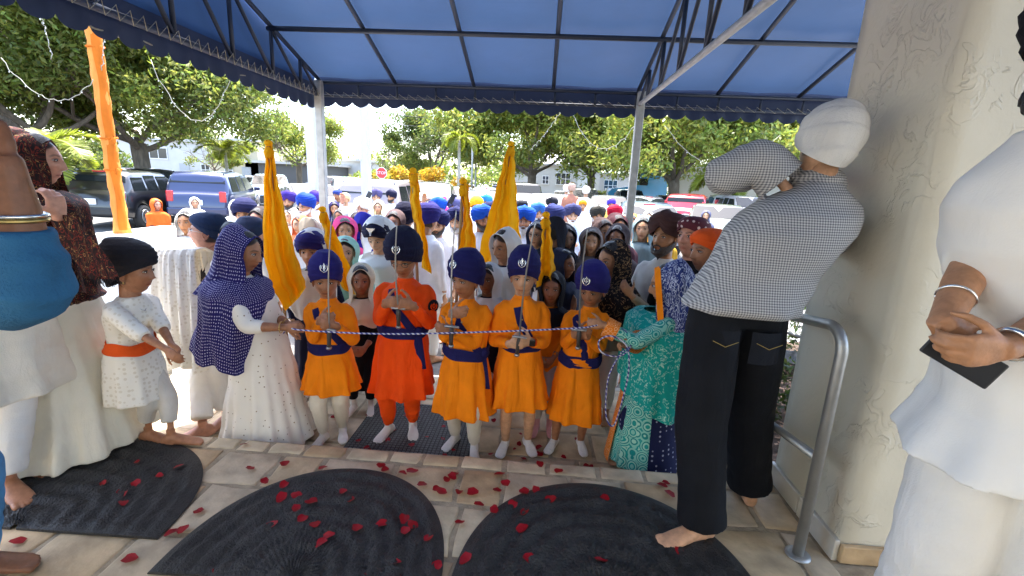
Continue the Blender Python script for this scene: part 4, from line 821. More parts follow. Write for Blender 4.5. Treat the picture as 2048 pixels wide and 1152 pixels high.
def beard_geo(M,mt,parent,length=.05,thick=.012,full=1.,name='beard'):
    nt,nv=20,40; th=vrange(-1.72,1.72,nv); P=np.zeros((nt,nv,3)); ath=np.abs(th)
    z0=np.interp(ath,[0,.28,.45,.8,1.2,1.72],[-.079,-.078,-.056,-.050,-.035,.012]); zl=-.118-length*np.exp(-(ath/.62)**2)+.055*np.clip((ath-.9)/.8,0,1)
    for i in range(nt):
        t=i/(nt-1); z=z0+(zl-z0)*t; tn=np.clip(-z/.12,0,1.0); jaw=1-.30*tn**1.6
        below=np.clip((-.105-z)/max(length,.02),0,1); sh=(1-below**1.5*.75)
        x=np.sin(th)*.0735*jaw*sh*1.04; y=-np.cos(th)*.094*(1-.08*tn)*(1-.42*below)-.002
        rr=1+thick/.08*math.sin(PI*min(1,t*1.0+.08))**.5; nzz=1+.03*np.sin(th*23+t*9)*t
        P[i]=np.stack([x*rr*nzz,y*rr-.0035*np.exp(-(ath/.4)**2),z],-1)
    m=MB(); m.grid(P)
    tt=vrange(-1,1,13); m.tube(np.stack([tt*.034,-.0975+.018*tt**2,-.0475-.016*np.abs(tt)**2],-1),.0062*(1.05-.6*np.abs(tt)),8)
    for s in (-1,1): m.tube([(s*.033,-.083,-.060),(s*.034,-.083,-.075),(s*.030,-.085,-.088)],[.007,.009,.009],7)
    mm=MB(); mm.merge(m,M); return mm.build(name,mt,parent)
def veil_geo(M,mt,parent,shoulder_z=-.26,sw=.19,depth=.13,drop=.22,rim=.010,top=1.12,front_open=.0,name='scarf',seed=0,fold=.010,face=.088,brow=.098,tailx=0,uvs=True,back=.13,cape=True,hang=.0,flare=1.):
    """Scarf over head and shoulders: a hood of arches framing the face that falls to the shoulders, then a cape with folds."""
    ns,nf=26,44; P=np.zeros((ns,nf,3)); UV=np.zeros((ns,nf,2))
    for i in range(ns):
        s=i/(ns-1); y=-.058+(.058+back)*s**.9; R=face+ (.104*top-face+.004)*math.sin(min(1,s*1.5)*PI/2)-.085*max(0,s-.62)**1.5/.235*1.0; Zt=brow+(.134*top-brow)*math.sin(min(1,s*1.35)*PI/2)-.115*max(0,s-.62)**1.6/.213
        for j in range(nf):
            q=j/(nf-1)*2-1; aq=abs(q); sg=1 if q>=0 else -1
            if aq<.52:
                a=aq/.52*PI/2; x=R*math.sin(a)**1.0; z=Zt*math.cos(a)
            else:
                e=(aq-.52)/.48; zz=shoulder_z*.97*e; x=R+(sw*.62*flare-R)*e**1.9*(1 if s<.9 else .9)-.022*math.sin(PI*min(e*1.15,1))*(1-s*.7); z=zz
                y2=y+(.0 if s>.35 else -.020*e)+ (.03*e*e if s>.6 else 0)
            yv=y if aq<.52 else y2
            P[i,j]=(sg*x,yv,z); UV[i,j]=(s*.32,q*.36)
    nb=wob(P,fold*.5,38,seed)+wob(P*np.array([1,1,.35]),fold*.5,70,seed+1); P[...,0]+=nb*np.sign(P[...,0]); P[...,1]+=nb*.4; 
    m=MB(); m.grid(P,uv=UV)
    rimp=P[0]; m.tube(rimp,.0032,6,caps=False)
    if cape:
        nr,nc=22,64; th=np.arange(nc)*2*PI/nc; C=np.zeros((nr,nc,3)); U2=np.zeros((nr,nc,2))
        for i in range(nr):
            t=i/(nr-1); k=math.sin(min(1,t*2.2)*PI/2); zc=-.135+(shoulder_z+.0+.135)*min(1,t*1.9)**1.25-(drop*max(0,(t-.45)/.55))
            a=.072+(sw*1.10-.072)*k+.015*t; b_=.080+(depth-.080)*k+.02*t
            sh=.045*np.abs(np.sin(th))**2*(1-t)*0; f=1+(.02+.06*t)*np.sin(th*9+seed+3*t)*.5+.05*np.sin(th*4+seed*2-t*5)*t+.035*np.sin(th*14+seed-9*t)*t+.03*np.sin(2*th+11*t+seed)*k-.05*t
            zz=zc+.022*np.sin(th*5+seed)*t-.06*t*np.sin(th+seed)*.8
            C[i]=np.stack([a*f*np.sin(th),-b_*f*np.cos(th)+.012,zz-.035*np.exp(-((th-PI*0)%(2*PI))**2)*0],-1); U2[i]=np.stack([np.full(nc,.36+t*.5),np.where(th>PI,2*PI-th,th)*a*1.0],-1)
        m.grid(C,closed_v=True,uv=U2)
    mm=MB(); mm.merge(m,M); return mm.build(name,mt,parent,uv=True)
def ik(S,T,a,b,pole):
    S=np.asarray(S,float);T=np.asarray(T,float); d=T-S; L_=np.linalg.norm(d); L2=min(L_,(a+b)*.998); d/=L_; T=S+d*L2; x=(a*a-b*b+L2*L2)/(2*L2); h=math.sqrt(max(0,a*a-x*x)); p=np.asarray(pole,float); p=nrm(p-d*p.dot(d)); return S+d*x+p*h,T
def frame(pos,yaw=0,pitch=0,tilt=0,s=1.):
    """Head matrix: yaw turns left/right (degrees, + to the viewer's right when facing the camera), pitch + looks down."""
    return Matrix.Translation(Vector(pos))@Matrix.Rotation(math.radians(yaw),4,'Z')@Matrix.Rotation(math.radians(pitch),4,'X')@Matrix.Rotation(math.radians(tilt),4,'Y')@Matrix.Scale(s,4)
def bez(a,b,c,n=7): t=vrange(0,1,n)[:,None]; a,b,c=map(np.asarray,(a,b,c)); return (1-t)**2*a+2*t*(1-t)*b+t*t*c
class Fig:
    """One person. All joints are kept in the person's own frame (facing -Y, feet at z=0)."""
    def __init__(s,label,base,rz=0,H=1.7,head=None,hs=1.,sw=None,yaw=0,pitch=0,tilt=0,tone='tan',cat='person',group=None,hip_f=.50,**fa):
        s.e=empty('person',tuple(float(q) for q in base),math.radians(rz),label,cat,group); s.base=np.array(base,float); a=math.radians(rz); s.R=np.array([[math.cos(a),-math.sin(a),0],[math.sin(a),math.cos(a),0],[0,0,1]]); s.H=H; s.tone=tone
        s.headp=s.loc(head) if head is not None else np.array([0,-.02*H,.93*H]); s.hs=hs
        s.pel=np.array([0,0,hip_f*H]); s.nk=s.headp+np.array([0,.035,-.135])*hs; s.sw=sw or .118*H
        s.M=frame(s.headp,yaw,pitch,tilt,hs); s.skin=MB(); s.sk=MB(); head_geo(s.skin,s.M,**fa)
        s.spine=lambda t:s.pel*(1-t)+s.nk*t
        s.sc=s.spine(.80)
        s.sk_pieces=0
        nb=s.nk+np.array([0,.012,-.10])*hs; s.skin.tube([s.headp+np.array([0,.025,-.05])*hs,s.nk+np.array([0,.0,.01])*hs,nb],[.052*hs,.050*hs,.058*hs],16)
    def loc(s,w): return s.R.T@(np.asarray(w,float)-s.base)
    def shoulder(s,sg): return s.sc+np.array([sg*s.sw*.86,.0,.012*s.H])
    def arm(s,sg,T,pole=(0,.3,-1),a=None,b=None):
        a=a or .172*s.H; b=b or .158*s.H; S=s.shoulder(sg); E,T=ik(S,T,a,b,pole); return S,E,T
    def bone(s,P,r=.022): s.sk.tube(np.array(P,float),r*min(1,s.H/1.4),8)
    def torso(s,m,hem,neck=True,hw=.105,waist=.092,chest=.108,belly=.07,flare=1.0,folds=0,fold_amp=.0,seed=0,hemd=None,colar=.062,dep=.075,wfr=.24):
        """Lofted garment body from hem height to the neck; folds deepen towards the hem."""
        H=s.H; rings=[]; zs=[]; n=72
        hz=hem; r=np.random.default_rng(seed); ph=r.uniform(0,6,6)
        wz=s.spine(wfr)[2]
        lv=[(hz,hw*H*flare*1.0,(hemd or dep*1.25*flare)*H)]
        for t in (.2,.4,.6,.8): z=hz+(s.pel[2]-hz)*t; fl=flare+(1.04-flare)*t**.8; lv.append((z,hw*H*fl,((hemd or dep*1.25*flare)*(1-t)+dep*1.2*t)*H))
        lv+= [(s.pel[2],hw*H*1.02,dep*1.2*H),(wz,waist*H,belly*H*1.0)]
        low=len(lv)
        rr=[]
        for (z,a,b_) in lv:
            t=(z-s.pel[2])/(s.nk[2]-s.pel[2]); c=s.pel.copy() if t<0 else s.spine(t); c[2]=z; rr.append((c,np.array([a,0,0]),np.array([0,b_,0])))
        for t,a,b_ in ((.42,chest*.92*H,belly*1.06*H),(.60,chest*1.02*H,dep*1.05*H),(.74,s.sw*.98,dep*.98*H),(.83,s.sw*.86,dep*.82*H),(.90,s.sw*.60,dep*.72*H),(.965,colar*H*.66+.012,colar*H*.66+.012),(1.0,colar*H*.58+.008,colar*H*.60+.008)):
            c=s.spine(t); rr.append((c,np.array([a,0,0]),np.array([0,b_,0])))
        zt=[q[0][2] for q in rr]
        def fold(i,th):
            t=np.clip((s.pel[2]+.05*H-zt[i])/(s.pel[2]+.05*H-hz+1e-6),0,1)
            f=np.ones_like(th)
            if folds: f+=fold_amp*t*(np.sin(folds*th+ph[0]+.5*np.sin(2*th+ph[1]))+.45*np.sin((folds*1.7//1)*th+ph[2]))
            return f+.008*np.sin(3*th+ph[3]+i)
        loftE(m,rr,n,2.35,fold=fold)
    def sleeve(s,m,S,E,T,r=(.056,.050,.042,.036),frac=1.,wr=.06,n=18,seed=0):
        """Sleeve from shoulder to frac of the forearm with cross wrinkles."""
        S=np.asarray(S);E=np.asarray(E);T=np.asarray(T); s.bone([s.sc,S*.9+s.sc*.1,S*.5+E*.5,E*.97+S*.03,E,E*.5+T*.5,T]); i0=s.sc+ (S-s.sc)*.55; T2=E+(T-E)*min(1,max(0,frac-1e-9)) if frac<=1 else T
        if frac<0: T2=None
        P=np.r_[[i0],bez(i0*.2+S*.8,S+(E-S)*.12,S+(E-S)*.35,5),[S+(E-S)*q for q in (.55,.75,.9)],bez(S+(E-S)*.94,E,E+(T-E)*.08,5)[1:]] 
        if frac>0: P=np.r_[P,[E+(T-E)*q for q in vrange(.16,1,9) if q<frac-.04]+[E+(T-E)*max(frac,.12)]]
        else: P=P[:-3]
        k=len(P); q=vrange(0,1,k); H=s.H/1.7; rad=np.interp(q,[0,.3,.62,1],np.array(r)*H); g=np.random.default_rng(seed+3); rad=rad*(1+wr*np.sin(q*38+g.uniform(0,6))*np.clip(q*2,0,1)*.8+.5*wr*np.sin(q*61))
        m.tube(P,rad,n); return P[-1]
    def garment(s,m,name,mt,vox=.010,wrk=.004,wf=30,smooth=3,seed=0,zmax=None):
        V,F=remesh(m,vox,smooth); 
        if wrk:
            st=np.array([1,1,.55]); d=wob(V*st,wrk,wf,seed)+wob(V*np.array([.6,.6,1.2]),wrk*.6,wf*1.9,seed+9); c=s.spine(.5); nv=V-np.c_[np.interp(V[:,2],[0,s.pel[2],s.nk[2]],[s.pel[0],s.pel[0],s.nk[0]]),np.interp(V[:,2],[0,s.pel[2],s.nk[2]],[s.pel[1],s.pel[1],s.nk[1]]),V[:,2]]; L_=np.linalg.norm(nv,axis=1)[:,None]+1e-6; V=V+nv/L_*d[:,None]
        o=MB(); o.add(V,F); return o.build(name,mt,s.e)
    def forearm(s,E,T,fdir,pn,thumb,r=(.040,.034,.025),a0=0.,hl=None,**k):
        H=s.H/1.7; P0=np.asarray(E)+(np.asarray(T)-np.asarray(E))*a0; T=np.asarray(T); s.sk.tube([P0,P0+(T-P0)*.4,P0+(T-P0)*.8,T,T+nrm(fdir)*.012],np.array([r[0],(r[0]+r[1])/2*1.02,r[2]*1.12,r[2],r[2]])*H,14,flat=.92); hand_geo(s.sk,T,fdir,pn,hl or .182*H,thumb=thumb,**k)
    def upper_arm(s,S,E,a0=.5,r=(.045,.040)):
        H=s.H/1.7; S=np.asarray(S);E=np.asarray(E); s.sk.tube([S+(E-S)*a0,S+(E-S)*(a0+1)/2,E,E+(E-S)*.02],np.array([r[0],(r[0]+r[1])/2,r[1],r[1]*.9])*H,14)
    def legs(s,feet,direction,bare=True,trouser=None,tr=(.085,.062,.055,.048),hemz=.06,sock=None,sockh=.14,shin=False,name='trousers',seed=0,wr=.05,knee=(0,-.03,0),vox=.010,fl=None,w=1.):
        """feet: two (x,y) ankle spots; direction: toe direction per foot. trouser material or None (bare shins)."""
        H=s.H/1.7; fl=fl or .25*H; tm=MB(); sg=-1
        for i,(f,d) in enumerate(zip(feet,direction)):
            hipj=s.pel+np.array([(-1 if i==0 else 1)*.085*H,0,-.02]); ank=np.array([f[0],f[1],.075*H]) ; kn=(hipj*.47+ank*.53)+np.array(knee)+np.array(nrm([d[0],d[1],0]))*.03
            tgt=s.sk; s.bone([s.pel,hipj,(hipj+kn)/2,kn,(kn+ank)/2,ank]+([] if sock is None else [ank*np.array([1,1,.5])]))
            if sock is not None: q=MB(); foot_geo(q,(f[0],f[1],0,.004),d,fl,bare=False,w=w*1.04); q.tube([ank+[0,0,-.045*H],ank,ank+[0,0,sockh*.6],ank+(kn-ank)*(sockh/max(.1,np.linalg.norm(kn-ank)))],np.array([.040,.036,.040,.043])*H,14); V,F=remesh(q,.006,4); V=V+wob(V*np.array([1,1,2]),.0016,120,i)[:,None]; o=MB(); o.add(V,F); o.build('sock',sock,s.e)
            else: foot_geo(tgt,(f[0],f[1],0,.004),d,fl,bare=True,w=w); tgt.tube([ank+[0,0,-.05*H],ank,ank+[0,0,.05]],np.array([.036,.033,.034])*H,14)
            if shin or trouser is None: tgt.tube([ank,ank+(kn-ank)*.35,ank+(kn-ank)*.7,kn,kn+(hipj-kn)*.25],np.array([.034,.044,.052,.05,.058])*H,14)
            if trouser is not None:
                lo=ank+np.array([0,0,hemz-.075*H]); P=np.r_[[hipj+[0,0,.03*H]],[hipj+(kn-hipj)*q for q in vrange(0,1,7)],[kn+(lo-kn)*q for q in vrange(.12,1,10)]]; q=vrange(0,1,len(P)); rad=np.interp(q,[0,.15,.5,.8,1],[tr[0]*.9,tr[0],tr[1],tr[2],tr[3]])*H; rad=rad*(1+wr*np.sin(q*55+i+seed)*np.clip((q-.2)*1.6,0,1)+wr*.5*np.sin(q*91+seed)); tm.tube(P,rad,20)
        if trouser is not None:
            loftE(tm,[(s.pel+[0,0,-.09*H],[.12*H,0,0],[0,.085*H,0]),(s.pel,[.165*H,0,0],[0,.11*H,0]),(s.spine(.10*H/np.linalg.norm(s.nk-s.pel)),[.135*H,0,0],[0,.09*H,0])],24,2.3); s.garment(tm,name,trouser,vox,.003,34,3,seed)
    def finish(s,vox=.0055,mats=None):
        b=MB(); b.merge(s.skin); s.bone([s.pel,s.spine(.3),s.spine(.6),s.sc,s.nk],.03)
        if s.sk.n: V,F=remesh(s.sk,vox,2,.4); b.add(V,F)
        b.build('body',[skin(s.tone),M_eye,M_iris],s.e,tint=True); return s.e
def glasses(M,parent,mt=None,r=.0185):
    m=MB(); th=vrange(0,2*PI,20)
    for sg in (-1,1): m.tube(np.stack([sg*.032+r*1.12*np.cos(th),-.094+0*th,.008+r*.82*np.sin(th)],-1),.0019,6); m.tube([(sg*.052,-.093,.012),(sg*.072,-.05,.012),(sg*.079,.01,.008)],.0017,6)
    m.tube([(-.012,-.095,.010),(0,-.099,.013),(.012,-.095,.010)],.0017,6); mm=MB(); mm.merge(m,M); return mm.build('glasses',mt or mat('glasses_frame',(.02,.02,.02),rough=.3),parent)
M_silver=mat('silver_metal',(.78,.78,.76),rough=.25,metal=1.); M_steel=mat('sword_steel',(.35,.36,.37),rough=.3,metal=.9); M_brass=mat('brass',(.55,.40,.14),rough=.35,metal=1); M_dkw=mat('dark_hilt',(.05,.04,.035),rough=.5)
def khanda(parent,M,pos,s=.03,ry=0,name='emblem',mt=None):
    """Emblem: upright double-edged blade, ring and two curved swords crossing below."""
    m=MB(); th=vrange(0,2*PI,22); m.tube(np.stack([.42*np.cos(th),0*th,.15+.42*np.sin(th)],-1),.07,6)
    m.add([(0,-.06,1.0),(.14,0,.55),(.07,0,-.55),(0,-.05,-.75),(-.07,0,-.55),(-.14,0,.55)],[(0,1,2,3),(0,3,4,5)],smooth=False)
    for sg in (-1,1):
        a=vrange(-1.35,.95,16); m.tube(np.stack([sg*(.02+.72*np.cos(a)),0*a,.02+.82*np.sin(a)],-1),np.interp(vrange(0,1,16),[0,.15,.6,1],[.05,.10,.12,.02]),6); m.tube([(sg*.05,0,-.82),(-sg*.22,0,-.98)],[.06,.05],6)
    mm=MB(); mm.merge(m,M@Matrix.Translation(Vector(pos))@Matrix.Rotation(ry,4,'X')@Matrix.Scale(s,4)); return mm.build(name,mt or M_silver,parent)
# ================================================================== front figures
def gz(y): return 0. if y<2.29 else -.2 if y<3.71 else -.34 if y<4.03 else -.47 if y<4.34 else -.6
M_tang=cloth('orange_cotton','#f7880f',bump=.15,wrinkle=1.,wscale=7); M_redor=cloth('red_orange_cotton','#f4500c',bump=.15,wrinkle=1.,wscale=7); M_navy=cloth('navy_cloth','#1d1c52',bump=.3); M_navyd=cloth('dark_navy_cloth','#14152f',bump=.3); M_navyb=cloth('violet_navy_cloth','#262268',bump=.3)
M_black=cloth('black_cloth','#15151a'); M_white=cloth('white_cotton','#e9e6e0',var=.05,trans=.12); M_sock=cloth('white_sock','#e6e1da',var=.08,bump=.5,bscale=300); M_offw=cloth('offwhite_cotton','#e2d9c8',var=.08,trans=.1)
def ribbon(s,pts,w,th,mt,name,n=26,off=.006):
    """Cloth band following the torso surface through (x,z,side) points; side -1 front, +1 back."""
    pts=np.array(pts,float); t=vrange(0,1,n); q=np.interp(t,vrange(0,1,len(pts)),np.arange(len(pts))); x=np.interp(q,np.arange(len(pts)),pts[:,0]); z=np.interp(q,np.arange(len(pts)),pts[:,1]); y=np.array([s.surf(a,b_)-off for a,b_ in zip(x,z)]); P=np.stack([x,y,z],-1); T=np.gradient(P,axis=0); T/=np.linalg.norm(T,axis=1)[:,None]
    N_=np.array([[0,-1,0.]]*n); S=np.cross(T,N_); S/=np.linalg.norm(S,axis=1)[:,None]; rows=[P+S*w/2*k+N_*th*(1-abs(k))+ (np.array([s.surf(*(p+S[i]*w/2*k)[[0,2]])-off for i,p in enumerate(P)])-P[:,1])[:,None]*np.array([0,1,0]) for k in (-1,-.6,0,.6,1)]
    m=MB(); m.grid(np.array(rows)); return m.build(name,mt,s.e)
_ot=Fig.torso
def _torso(s,m,hem,**k):
    n0=len(m.v); _ot(s,m,hem,**k); s.tv=m.v[n0].copy()
    V=s.tv.reshape(-1,72,3); s.rg=[(r[:,2].mean(),r[:,0].mean(),r[:,1].mean(),np.abs(r[:,0]-r[:,0].mean()).max(),np.abs(r[:,1]-r[:,1].mean()).max()) for r in V]
def _surf(s,x,z):
    g=np.array(s.rg); o=np.argsort(g[:,0]); g=g[o]; cx,cy,a,b_=[np.interp(z,g[:,0],g[:,k]) for k in (1,2,3,4)]; q=min(.98,abs(x-cx)/a); return cy-b_*(1-q**2.35)**(1/2.35)
Fig.torso=_torso; Fig.surf=_surf
def sash(s,mt,tw=.24,h=.07,grow=1.10,tilt=.0,name='waist_sash',rows=9,knot=None):
    g=np.array(s.rg); g=g[np.argsort(g[:,0])]; zc=s.spine(tw)[2]; th=np.arange(60)*2*PI/60; P=[]
    for k in range(rows):
        z=zc-h/2+h*k/(rows-1); cx,cy,a,b_=[np.interp(z,g[:,0],g[:,q]) for q in (1,2,3,4)]; gr=grow+.03*math.sin(PI*k/(rows-1))+.018*(k%2); zz=z+tilt*np.sin(th)-.012*np.cos(th)*-1*(1) ; c,s_=np.cos(th),np.sin(th)
        P.append(np.stack([cx+a*gr*np.sign(s_)*np.abs(s_)**.85,cy-b_*gr*np.sign(c)*np.abs(c)**.85,z+tilt*s_-.022*np.clip(c,0,1)+.004*np.sin(th*5+k)],-1))
    m=MB(); m.grid(np.array(P),closed_v=True)
    if knot is not None:
        kx=knot; y0=s.surf(kx,zc); m.ell((kx,y0-.02,zc-.01),(.03,.025,.03))
        for dx in (-.02,.025): loftE(m,[((kx+dx*t,y0-.025-.01*t,zc-.02-.24*t*s.H/1.35),[.02+.008*t,0,0],[0,.006,0]) for t in vrange(0,1,6)],12)
    return m.build(name,mt,s.e)
def sword(p0,p1,label,curve=.012,hl=.11,guard=1,group='drawn swords held upright'):
    """Slim curved sword from pommel p0 to tip p1 (world)."""
    p0=np.array(p0);p1=np.array(p1); e=empty('sword',tuple(p0),label=label,cat='sword',group=group); A=p1-p0; L_=np.linalg.norm(A); a=A/L_; sd=nrm(np.cross(a,[0,1,0])); fn=np.cross(a,sd)
    n=16; m=MB(); rings=[]
    for t in vrange(0,1,n):
        c=a*(hl+(L_-hl)*t)+sd*curve*math.sin(PI*t); w=.0052*(1-.35*t) if t<.93 else .0052*.65*(1-t)/.07+.0004; rings.append((c,sd*w,fn*.0016))
    loftE(m,rings,8,1.6); m.build('blade',M_steel,e); m=MB(); m.tube([a*.0,a*.03,a*.075,a*hl],[.012,.011,.014,.011],10); m.build('grip',M_dkw,e)
    m=MB(); m.tube([a*hl-sd*.034*guard,a*hl*1.01-sd*.02,a*hl*1.01+sd*.02,a*hl+sd*.034*guard],[.006,.009,.009,.006],8); m.ell(a*hl+sd*.034,(.008,)*3,6,8); m.ell(a*hl-sd*.034,(.008,)*3,6,8); m.build('guard',M_steel,e); m=MB(); m.ell(-a*.006,(.017,.017,.012)); m.build('pommel',M_steel,e); return e
def kid(label,fpx,headpx,hy,hempx,rz,tun,hL,hR,sash_tw=.26,strap=(-.5,.6),legs='white',H=None,yaw=0,pitch=5,tilt=0,tone='brown',tw=.098,td=.112,th=.205,tlow=.048,hs=.90,sash_tilt=0,knot=None,seed=0,turm=None,sw=None,sword_px=None,sword_y=(2.5,2.5),sword_lab='',hand_y=2.5,glass=False,swd=1.,fat=1.,flare=1.32,folds=9,pocket=True,gap=.10,stub=0,watch=False,patch=False):
    f1=atz(*fpx[0],Z_LO); f2=atz(*fpx[1],Z_LO); base=(f1+f2)/2; hd=aty(*headpx,hy); H=H or (hd[2]-Z_LO)/.928
    base=np.array([base[0]*.6+hd[0]*.4,base[1],Z_LO])
    k=Fig(label,base,rz,H,head=hd,hs=hs,sw=sw or .118*H*fat,yaw=yaw,pitch=pitch,tilt=tilt,tone=tone,child=.8,fem=.4,res=1.25,brow=.9,squint=.35,group='young sword bearers in front'); hem=aty(headpx[0],hempx,base[1]-.05)[2]-Z_LO
    m=MB(); k.torso(m,hem,flare=flare,folds=folds,fold_amp=.115,seed=seed,hw=.112*fat,waist=.098*fat,chest=.115*fat,belly=.078*fat,dep=.082*fat,hemd=.125*fat)
    hl=.168*H/1.35
    for sg,hp,ym in ((-1,hL,hand_y),(1,hR,hand_y)):
        T=k.loc(aty(*hp,ym)); S,E,T=k.arm(sg,T,pole=(sg*.42,.45,-1)); k.sleeve(m,S,E,T,r=(.062,.060,.053,.044),frac=.88,wr=.05,seed=seed+sg)
        if watch and sg==1:
            ax=nrm(T-E); u=nrm(np.cross(ax,[0,0,1.])); v=np.cross(ax,u); a_=np.arange(20)*2*PI/20; c=E+(T-E)*.93; b=MB(); b.grid(np.array([c+ax*q+.030*(np.cos(a_)[:,None]*u+np.sin(a_)[:,None]*v) for q in (-.010,.010)]),closed_v=True); b.build('watch_strap',M_redor,k.e); b=MB(); b.box(c+np.array([0,-.033,.006]),(.034,.010,.038),bev=.003); b.build('watch',M_iris,k.e)
        if patch and sg==1:
            d_=nrm(np.array([.62,-.78,0.])); c=S*.62+E*.38+d_*.070*H/1.7*1.25; Mp=Matrix.Translation(Vector(c))@Vector((0,-1,0)).rotation_difference(Vector(d_)).to_matrix().to_4x4(); q=MB(); q.ell((0,0,0),(.036,.006,.042),8,18); o=MB(); o.merge(q,Mp); po=o.build('arm_patch',M_black,k.e); khanda(po,Mp,(0,-.008,0),.026,mt=M_redor)
        fd=nrm(np.array([-sg*.8,-.45,.25])); pn=nrm(np.array([-sg*.25,.9,.1])); k.forearm(E,T,fd,np.array([-sg*.3,1.,0]),thumb=sg*1,a0=.6,curl=1.05,hl=hl,r=(.034,.03,.026),thumb_curl=.6)
    k.garment(m,'tunic',tun,.0085,.0065,30,1,seed)
    if sash_tw: sash(k,M_navy,sash_tw,.075*H/1.3,tilt=sash_tilt,knot=knot)
    z1=k.spine(.90)[2]; z0=k.spine(sash_tw or .3)[2]
    if strap: ribbon(k,[(strap[0]*k.sw,z1-.005),(strap[0]*.4*k.sw+.0,k.spine(.68)[2]),(strap[1]*k.sw*.55,k.spine(.46)[2]),(strap[1]*k.sw,z0)],.048*H/1.3,.004,M_navy,'shoulder_strap')
    # stand-up collar, placket, buttons, pocket flaps
    m=MB(); loftE(m,[(k.spine(.955),[.056*hs,0,0],[0,.060*hs,0]),(k.spine(1.0)+[0,0,.012],[.052*hs,0,0],[0,.056*hs,0]),(k.spine(1.0)+[0,0,.016],[.046*hs,0,0],[0,.05*hs,0])],24,caps=False); m.build('collar',tun,k.e)
    for t in (.88,.72,.56):
        zz=k.spine(t)[2]; xx=k.spine(t)[0]; m=MB(); m.ell((xx,k.surf(xx,zz)-.006,zz),(.006,.003,.006),6,8); m.build('button',M_brass,k.e)
    if pocket:
        for sg in (-1,1):
            zz=k.spine(.60)[2]; xx=k.spine(.60)[0]+sg*.42*k.sw; m=MB(); m.grid(np.array([[(xx+u*.034*H/1.35,k.surf(xx+u*.034,zz+v)-(.008 if 0<iv<3 else .003),zz+v-(.012*(1-abs(u)) if iv==3 else 0)) for u in (-1,-.9,-.5,0,.5,.9,1)] for iv,v in enumerate((.026,.022,-.010,-.014))])); m.build('pocket_flap',tun,k.e)
    lf=[k.loc(np.r_[f[:2],Z_LO]) for f in (f1,f2)]; dr=[(-.28,-1),(.28,-1)]
    if legs=='white': k.legs(lf,dr,trouser=M_offw,tr=(.085,.075,.062,.050),hemz=.075,sock=M_sock,sockh=.12,seed=seed,fl=.205*H/1.35)
    elif legs=='tunic': k.legs(lf,dr,trouser=tun,tr=(.09,.082,.064,.045),hemz=.085,sock=M_sock,sockh=.12,seed=seed,wr=.09,fl=.215*H/1.4)
    else: k.legs(lf,dr,trouser=None,sock=M_sock,sockh=.13,shin=True,seed=seed,fl=.205*H/1.35)
    to,P=turban_dome(k.M,turm or M_navyb,w=tw,d=td,h=th,low=tlow,back=-.045,folds=6,parent=k.e,seed=seed,ear=.012)
    i=int(P.shape[0]*.30); py=P[i,0]; khanda(to,k.M,(0,py[1]-.010,py[2]+.012),.031,ry=-.35)
    if glass: glasses(k.M,k.e)
    k.finish(.005)
    if sword_px: sword(aty(*sword_px[0],sword_y[0]),aty(*sword_px[1],sword_y[1]),sword_lab)
    return k
kid('young sword bearer in orange tunic at the left end, white trousers and socks',((648,884),(686,870)),(652,562),2.62,782,8,M_tang,(640,640),(672,652),sash_tw=.27,strap=(-.42,.75),yaw=14,pitch=6,tone='brown',seed=1,sword_px=((658,694),(664,428)),sword_y=(2.44,2.36),sword_lab='thin upright sword held by the leftmost boy in orange',hand_y=2.46,sash_tilt=.0)
kid('tallest sword bearer in red orange tunic and trousers with glasses',((778,868),(826,862)),(808,520),2.75,786,0,M_redor,(772,606),(826,612),sash_tw=.30,strap=(-.28,.55),yaw=0,pitch=15,tone='brown',seed=2,tw=.112,td=.122,th=.215,hs=.95,turm=M_navyd,fat=1.12,legs='tunic',sword_px=((797,652),(794,445)),sword_y=(2.5,2.42),sword_lab='upright sword held by the tallest boy in red orange',hand_y=2.52,glass=True,sash_tilt=-.012,flare=1.25,knot=.13,patch=True)
kid('sword bearer in orange tunic in the middle, frowning to the left',((910,886),(948,905)),(932,562),2.63,828,-6,M_tang,(905,626),(903,662),sash_tw=.25,strap=(-.36,.65),yaw=-22,pitch=2,tilt=0,tone='brown',seed=3,tw=.108,td=.12,th=.215,turm=M_navy,sword_px=((902,690),(913,415)),sword_y=(2.42,2.36),sword_lab='upright sword held by the boy in the middle',hand_y=2.46,sash_tilt=-.012,knot=.12,fat=1.05)
kid('sword bearer in orange tunic with bare shins and a smart watch, fourth from left',((1010,896),(1054,893)),(1047,556),2.66,812,4,M_tang,(1020,688),(1062,684),sash_tw=.34,strap=(-.25,.5),yaw=-8,pitch=4,tone='fair',seed=4,tw=.098,td=.112,th=.215,turm=M_navy,legs='bare',sword_px=((1034,708),(1072,440)),sword_y=(2.48,2.34),sword_lab='slanting sword held by the fourth boy from the left',hand_y=2.50,sash_tilt=.0,watch=True)
kid('sword bearer in orange tunic at the right end, head bowed, bare shins',((1108,892),(1160,894)),(1184,580),2.78,842,-8,M_tang,(1152,668),(1172,672),sash_tw=.20,strap=(-.34,.3),yaw=-14,pitch=14,tilt=0,tone='brown',seed=5,tw=.106,td=.118,th=.205,turm=M_navyb,legs='bare',sword_px=((1156,694),(1176,452)),sword_y=(2.5,2.36),sword_lab='sword held by the rightmost boy with bowed head',hand_y=2.54,sash_tilt=.0)
